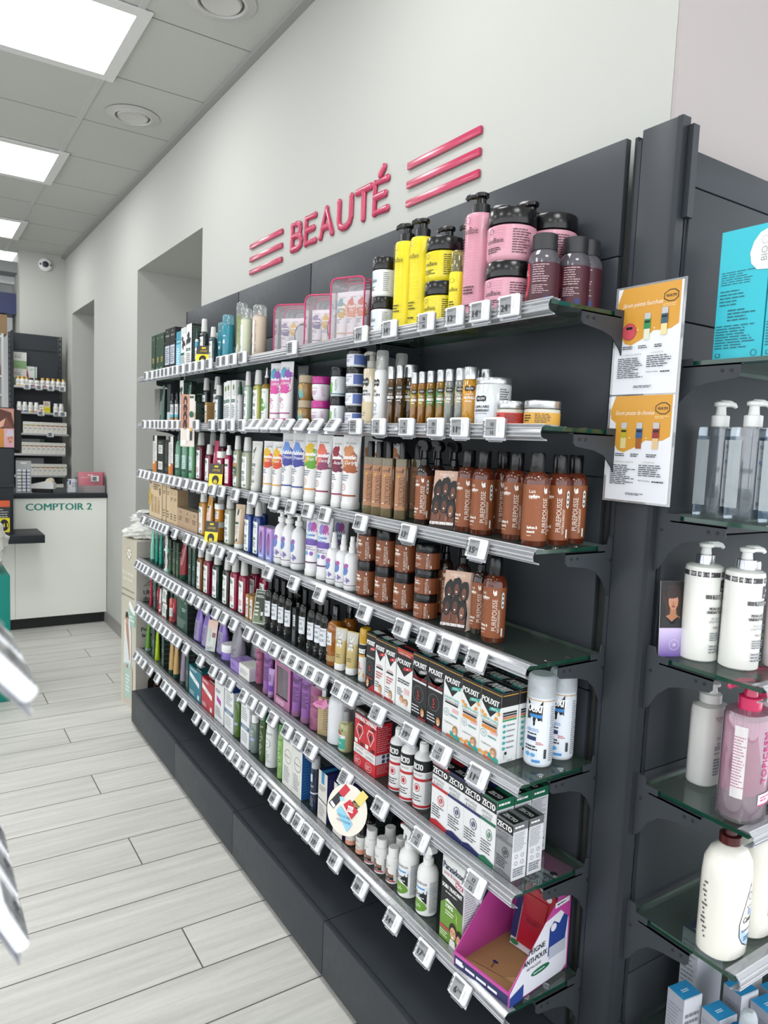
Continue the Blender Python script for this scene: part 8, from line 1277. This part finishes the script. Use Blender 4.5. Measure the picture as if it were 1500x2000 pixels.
r = root('pos_column', (-.84, 5.80, .772)); MB().box(-.2, .152, -.07, .08, 0, .6, DARK2).rbox(-.22, .16, -.09, .12, .33, .345, DARK, .002, 2).build('column', r); MB().box(-.2, .155, -.11, -.07, .0, .012, DARK).build('lip', r)
tag(r, 'dark grey display column standing on the counter ledge', 'display stand')
r = root('monitor', (-.735, 5.80, 1.372), math.radians(6)); MB().rbox(-.3, .062, -.01, .02, 0, .29, BLACKM, .004, 2).extrude([(.062, .0), (.115, -.02), (.115, .27), (.062, .29)], lambda a, b, t: (a, .02+t, b), 0, .03, BLACKM).build('housing', r)
mb = MB(); prt(mb, Flat((-.3, -.0105, .008), (1, 0, 0), (0, 0, 1)), (0, .36, 0, .275), [('r', 0, 0, 1, 1, '#c99a8a'), ('r', .3, .48, 1, 1, '#c08d7d'), ('p', [(.4, .52), (.5, .9), (.7, 1), (.95, .9), (1, .6), (1, .5), (.8, .48)], '#5d3a33'), ('p', [(.72, .62), (.84, .74), (.9, .7), (.84, .56), (.74, .5)], '#d9a893'), ('p', [(.8, .5), (.86, .8), (.97, .52)], '#7a4f42'), ('r', .3, 0, .82, .48, '#c98a3f'), ('r', .82, 0, 1, .48, '#d9a8b5'), ('r', .58, .08, .72, .34, '#b5702a'), ('r', .57, .16, .73, .26, '#e6e2da'), ('r', .61, .36, .69, .44, '#1d1a18'), ('e', .93, .22, .06, .12, '#d09a86'), ('p', [(.84, .28), (.9, .46), (.98, .44), (1, .3)], '#c9c3cf'), ('e', .905, .23, .01, .015, '#2a1a14'), ('e', .95, .25, .01, .015, '#2a1a14'), ('e', .93, .15, .02, .012, '#8c3f45')]); mb.build('screen', r)
MB().box(-.08, -.02, 0, .02, -.001, .01, BLACKM).build('foot', r); tag(r, 'black monitor showing beauty adverts above the display column', 'monitor')
o = bot('oil_bottle', .05, .17, mat('#8a7a3f', .1, coat=.6), [(0, .95), (.01, 1), (.6, 1), (.68, .6), (.7, .4)], [('cap', BLK, [(.69, .46), (.98, .44), (1, .4)])], ((-1.4, 1.4, .1, .58), [('r', .2, .3, .8, .95, '#dfe0dc'), LN(.3, .4, .7, .85, 3, INK)])); o.location = (-.77, 5.757, 1.1175+.0); tag(o, 'golden oil bottle with white label on the dark display column ledge', 'bottle')
o = carton('carton', .11, .04, .24, '#2a2a2c', [('r', 0, .82, 1, 1, '#cf5a32'), LN(.1, .5, .9, .78, 4, '#b5b5b5', .35), ('r', .35, .08, .98, .5, '#e3d02a'), ('e', .67, .29, .26, .17, '#17181a'), ('t', '111', .67, .29, .12, '#e3d02a', dict(b=1))], tc='#b54a28'); o.location = (-.775, 5.66, .7725); tag(o, 'black and orange carton with yellow badge on the counter ledge', 'carton')
r = root('card_terminal', (-.45, 6.08, 1.036), math.radians(-25)); T_ = lambda a, b, t: (b, a, t)
MB().extrude([(-.08, .03), (-.08, .06), (.02, .085), (.09, .075), (.09, .03)], lambda a, b, t: (a, t, b), -.035, .035, mat('#dcdcda', .3)).build('housing', r); MB().extrude([(-.078, .0605), (.0, .081), (.0, .083), (-.078, .063)], lambda a, b, t: (a, t, b), -.028, .028, '#3a3c40').build('keypad', r)
MB().loft([(-.028, .026, .026), (.028, .026, .026)], '#d9cdb5', 20, xf=lambda q: (.055+q[0], q[2], .085+q[1])).build('paper_roll', r); MB().box(-.07, .07, -.03, .03, 0, .031, BLACKM).build('stand', r); tag(r, 'white card payment terminal with paper roll on the counter worktop', 'card terminal')
r = root('tube_display', (-.578, 6.05, 1.036)); MB().box(-.055, .05, .03, .036, 0, .24, '#b9babc').box(-.055, .05, -.02, .03, 0, .003, '#b9babc').build('back_card', r)
mb = MB(); prt(mb, Flat((-.055, .03, 0), (1, 0, 0), (0, 0, 1)), (0, .105, 0, .24), [('p', [(.25, .95), (.75, .95), (.65, .9), (.35, .9)], '#efefec')]); mb.build('print', r); tag(r, 'grey countertop display holding small white tubes', 'display stand')
for i in range(7):
    mb = MB(); mb.loft([(-.045, .0105, .0105), (-.03, .0118, .0118), (.03, .0118, .0118), (.04, .009, .009)], '#e2e3e6', 14, xf=lambda q: (q[2], q[0], q[1])); mb.loft([(.012, .0121, .0121), (.02, .0121, .0121)], '#2f3f8a', 14, xf=lambda q: (q[2], q[0], q[1])); mb.loft([(-.012, .0121, .0121), (-.018, .0121, .0121)], '#55585f', 14, xf=lambda q: (q[2], q[0], q[1]))
    o = mb.build('small_tube'); o.location = (-.58, 6.066, 1.0515+.0245*i); tag(o, f'small white and blue tube, {("lowest", "second from bottom", "third from bottom", "middle", "third from top", "second from top", "topmost")[i]} in the grey counter display', 'tube', 'small tubes in the counter display')
o = carton('carton', .07, .06, .1, '#dcdde0', [('r', .1, .6, .25, .95, '#26307a'), LN(.4, .4, .9, .8, 3, GREY)], left=[('r', 0, .85, 1, 1, '#26307a'), LN(.1, .3, .9, .7, 4, GREY)], tc='#e6e7ea'); o.location = (-.235, 6.08, 1.0365); tag(o, 'small white and navy carton left of the pink sachets on the counter', 'carton')
r = root('sachet_holder', (-.115, 6.02, 1.036)); ac = clear('#eceff1', .5, .12)
MB().box(-.105, .105, -.04, -.037, .0, .06, ac).box(-.105, .105, .06, .063, 0, .16, ac).box(-.105, -.102, -.04, .063, 0, .13, ac).box(.102, .105, -.04, .063, 0, .13, ac).box(-.105, .105, -.04, .063, 0, .003, ac).build('tray', r)
tg = dup(_tp['']); tg.location = (-.09, 5.978, 1.15); tg.rotation_euler = (0, 0, 0); tag(tg, 'white electronic price tag on the pink sachet holder', 'price tag'); tag(r, 'clear acrylic holder filled with pink sachets on the counter', 'holder')
for i in range(4):
    mb = MB().rbox(-.09, .09, -.003, .003, 0, .16, mat('#c2707c', .3), .002, 2); prt(mb, Flat((-.09, -.0031, 0), (1, 0, 0), (0, 0, 1)), (0, .18, 0, .16), [('r', .38, .84, .6, .88, '#efdfe0'), LN(.1, .7, .45, .78, 2, '#dfaab0'), LN(.1, .1, .6, .16, 1, '#dfaab0')])
    o = mb.build('sachet'); o.location = (-.118+.007*i, 5.992+.012*i, 1.0395); o.rotation_euler.x = -.06; tag(o, f'pink face mask sachet, {("front", "second", "third", "rear")[i]} one in the clear holder', 'sachet', 'pink sachets in the holder')
# ------------------------------------------------------------------ shelving behind the counter
r = root('shelving_bay', (-.28, 7.45, 0)); MB().box(-.215, .19, .19, .21, 0, 2.4, DARK).build('back_panel', r); MB().box(-.21, .185, .186, .19, 2.25, 2.256, BLACKM).build('seam', r)
for sx in (-.238, .194): u = MB(); upright_x(u, .17, .2, sx, sx+.026, 0, 2.4); u.build('upright', r)
BZ = (1.905, 1.67, 1.475, 1.285, 1.085, .9)
for k, z in enumerate(BZ): s_ = MB().rbox(-.215, .222 if k != 2 else .252, -.01, .188, z-.018, z, mat('#a9aaab', .4), .002, 2).build('shelf', r)
MB().box(-.225, -.215, -.01, .2, 0, 2.4, DARK2).build('side_panel', r)
tag(r, 'dark grey shelving bay behind the counter with supplement jars', 'shelving')
def bx(w, d, h, c, pr, loc, lab, grp=None, name='carton', cat='carton', **kw):
    o = carton(name, w, d, h, c, pr, **kw); o.location = loc; return tag(o, lab, cat, grp)
ZY = [('t', 'ZYTOKIN', .45, .9, .06, '#5a5d58', dict(fit=.6)), LN(.12, .62, .7, .82, 3, '#8a8d88'), ('r', 0, 0, 1, .48, '#8cb27f'), LN(.2, .1, .8, .2, 2, '#6f9a63')]
bx(.115, .06, .16, '#e3e4de', ZY, (-.430, 7.60, BZ[0]+.0005), 'white and green carton, lower of the stack behind the counter', 'white and green cartons'); bx(.115, .06, .15, '#e3e4de', ZY, (-.430, 7.60, BZ[0]+.162), 'white and green carton, upper of the stack behind the counter', 'white and green cartons')
bx(.105, .03, .19, '#dfe2df', [('p', [(0, 0), (0, .9), (.2, .9), (.34, .5), (.36, 0)], '#b5305a'), ('p', [(0, .8), (0, 1), (.18, .95), (.26, .8)], '#d9a88a'), ('r', .82, 0, .9, 1, '#5f9a78'), LN(.45, .8, .8, .9, 2, '#5f9a78')], (-.335, 7.605, BZ[0]+.0005), 'white carton with red figure behind supplement jars')
def vit(w, h, cap, labc, bodyc='#e3e0d8'): return pill(w, h, mat(bodyc, .2), cap, [('r', 0, 0, 1, 1, '#e3e3de'), LN(.35, .4, .65, .7, 2, INK), ('e', .5, .05, .12, .14, labc), ('r', 0, 0, 1, .1, labc)], None, (-1.3, 1.3, .04, .66))
GOLD = mat('#c9a55a', .3, .6)
for k, (x, w, c, l, nm) in enumerate(((-.455, .045, GOLD, '#d9c27a', 'gold capped jar farthest left'), (-.418, .05, GOLD, '#d9c27a', 'gold capped jar second from left'), (-.385, .035, GOLD, '#a84a5a', 'small gold capped jar third from left'), (-.346, .046, BLK, '#a83a78', 'left black capped jar'), (-.298, .046, BLK, '#a83a78', 'right black capped jar'), (-.249, .042, GOLD, '#b5404a', 'gold capped jar right of black capped jars'), (-.204, .042, GOLD, '#a83a4a', 'gold capped jar fourth from right'), (-.159, .042, GOLD, '#8c3a4a', 'gold capped jar third from right'), (-.114, .042, GOLD, '#4a4a6a', 'gold capped jar second from right'), (-.07, .042, GOLD, '#5f9a3f', 'gold capped jar with green base'))):
    o = vit(w, .085 if c is GOLD else .078, c, l); o.location = (x, 7.475, BZ[0]+.0005); tag(o, f'{nm} on the upper counter shelf', 'pill bottle', 'supplement jars on the upper counter shelf')
for k, (x, l, nm) in enumerate(((-.447, '#b5404a', 'white jar with red print'), (-.4, '#2f6f9c', 'white jar with blue print'), (-.352, '#c9a82a', 'white jar with yellow print'), (-.304, '#c9606a', 'white jar with pink print'), (-.137, '#8c4a3a', 'white jar with brown dots'), (-.09, '#8c2f3a', 'white jar with dark red dots'))):
    o = vit(.044, .09, WHP, l); o.location = (x, 7.475, BZ[1]+.0005); tag(o, f'{nm} on the second counter shelf', 'pill bottle', 'white jars on the second counter shelf')
bx(.034, .03, .07, '#e3e3de', [('e', .5, .3, .25, .15, '#c23a4a'), LN(.2, .6, .8, .8, 2, INK)], (-.263, 7.47, BZ[1]+.0005), 'narrow white carton with red circle on the second counter shelf')
bx(.054, .05, .053, '#e0cf24', [('t', 'OFFRE', .5, .55, .16, '#4a4414', dict(fit=.7))], (-.216, 7.475, BZ[1]+.0005), 'yellow carton on the second counter shelf'); bx(.054, .05, .052, '#d9cdbd', [LN(.1, .2, .9, .8, 3, '#8c4a3a')], (-.216, 7.475, BZ[1]+.054), 'beige carton stacked on the yellow carton')
for row, (z, n, cols) in enumerate(((BZ[2], 9, ('#c9a23a',)*3+('#b53f30',)*6), (BZ[3], 9, ('#b53f30',)*9), (BZ[4], 9, ('#4a4a48',)*3+('#c0502f',)*5+('#6fa03f',)))):
    for k in range(n):
        x = -.398+.0415*k-(.012 if row == 1 else 0); k_ = ('hm', cols[k])
        pr = [('r', 0, .7, 1, .745, '#7f9a6f'), ('r', 0, .64, 1, .7, cols[k]), ('e', .5, .645, .12, .03, '#efefea'), LN(.2, .34, .8, .52, 2, GREY), LN(.2, .84, .8, .9, 1, GREY), ('r', 0, .16, 1, .165, '#b5b5ae')]
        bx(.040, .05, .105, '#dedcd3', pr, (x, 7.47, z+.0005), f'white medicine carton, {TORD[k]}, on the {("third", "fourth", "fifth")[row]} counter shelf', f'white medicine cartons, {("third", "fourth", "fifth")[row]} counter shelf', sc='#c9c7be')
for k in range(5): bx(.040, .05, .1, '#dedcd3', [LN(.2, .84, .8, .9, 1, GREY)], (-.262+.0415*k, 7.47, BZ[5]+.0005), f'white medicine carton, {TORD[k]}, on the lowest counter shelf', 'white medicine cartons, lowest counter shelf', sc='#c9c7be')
for z, x, w, h, nm in ((BZ[3], -.37, .21, .135, 'fourth'), (BZ[4], -.39, .24, .155, 'fifth')): bx(w, .03, h, '#8f9192', [('r', .82, .6, 1, 1, '#3f6a46')] if nm == 'fourth' else [], (x+.04, 7.58, z+.0005), f'grey storage box behind cartons on the {nm} counter shelf', name='storage_box', cat='box')
k_ = 0
for S, xs in ((0, (-.385, -.285, -.185, -.085)), (1, (-.27, -.135, -.08)), (2, (-.19,))):
    for x in xs:
        tg = dup(_tp['']); tg.location = (x, 7.4385, BZ[S]-.006); tg.rotation_euler = (0, 0, 0); k_ += 1; tag(tg, f'white price tag, {TORD[xs.index(x)]}, on the {("upper", "second", "third")[S]} counter shelf edge', 'price tag', 'price tags behind the counter')
# back room: pale shelf, boxes
r = root('shelving_bay', (-.62, 8.0, 0)); ws = mat('#c9c9c8', .5)
MB().box(-.3, -.28, 0, .4, 0, 2.4, ws).box(.08, .1, 0, .4, 0, 2.42, ws).box(-.28, .08, .39, .4, 0, 2.4, ws).build('frame', r)
for z in (2.4, 2.02, 1.84, 1.5, 1.2): MB().box(-.28, .08, 0, .39, z-.02, z, ws).build('shelf', r)
tag(r, 'pale grey open shelving in the back room left edge', 'shelving')
bx(.3, .28, .2, '#27305a', [('r', 0, 0, .2, 1, '#8a6f55')], (-.50, 8.2, 2.62), 'navy and brown storage box topmost on the back room shelf', name='storage_box', cat='box', lc='#8f7458')
bx(.2, .25, .19, '#8a6f4c', [], (-.58, 8.2, 2.4205), 'brown cardboard box under the navy box in the back room', name='storage_box', cat='box')
bx(.09, .1, .1, '#b5243f', [], (-.6, 8.1, 2.0205), 'red bag like pack on the back room shelf', name='pack', cat='pack'); bx(.12, .1, .14, '#dfe0e2', [('r', .6, 0, 1, 1, '#4f8fc0')], (-.6, 8.1, 1.5005), 'white and blue pack on the back room shelf', name='pack', cat='pack')
r = root('display_stand', (-1.05, 4.6, 0)); MB().rbox(-.2, .2, -.2, .2, 0, .715, mat('#17867a', .35), .004, 2).build('body', r); tag(r, 'teal green display stand cut by the left picture edge', 'display stand')
plastic_bag((-.99, 4.56, .7155), .14, .15, .17, 21, 'white and blue plastic pack on the teal stand at the left edge')
# ------------------------------------------------------------------ island shelves right beside the camera
for z, y0, x0, nm in ((1.418, .405, -1.272, 'upper'), (1.196, .53, -1.259, 'lower')):
    r = root('glass_shelf', (x0, y0, z)); MB().box(-.3, -.004, .002, 1.2, -.008, 0, GLASS, dict(left=EDGE, right=EDGE, front=EDGE, back=EDGE)).build('glass_pane', r)
    rl = MB(); rail_mesh(rl, lambda a, b, t: (-a-.0065, t, b), 0, 1.2); rl.build('price_rail', r); tag(r, f'{nm} island glass shelf at the near left picture edge', 'shelf', 'island glass shelves')
TG = dup(_tp['1990'])
for i, (y, z, t_, nm) in enumerate(((.434, 1.400, 40, 'upper island rail, nearest the camera'), (.496, 1.400, 40, 'upper island rail, second from the camera'), (.559, 1.178, 26, 'lower island rail, nearest the camera'), (.621, 1.178, 26, 'lower island rail, second from the camera'), (.683, 1.178, 26, 'lower island rail, third from the camera'))):
    o = TG if i == 0 else dup(TG); o.location = (-1.268 if i < 2 else -1.255, y, z); o.rotation_euler = (-math.radians(t_), 0, math.pi/2); tag(o, 'white price tag on the '+nm, 'price tag', 'price tags on the island rails')
r = root('shelving_bay', (-1.6, .4, 0)); MB().box(-.02, .02, .1, .14, .18, 1.5, DARK).build('upright', r); MB().box(-.02, .02, 1.24, 1.28, .18, 1.5, DARK).build('upright', r); MB().box(-.3, .3, 0.02, 1.38, 0, .18, DARK).build('base', r)
for z in (1.41, 1.188):
    for y in (.114, 1.254): MB().box(.02, .25, y+.02*(y < .2 and z < 1.3), y+.012+.02*(y < .2 and z < 1.3), z-.03, z-.0005, DARK).build('bracket', r)
tag(r, 'dark island shelving bay carrying the near left glass shelves', 'shelving')
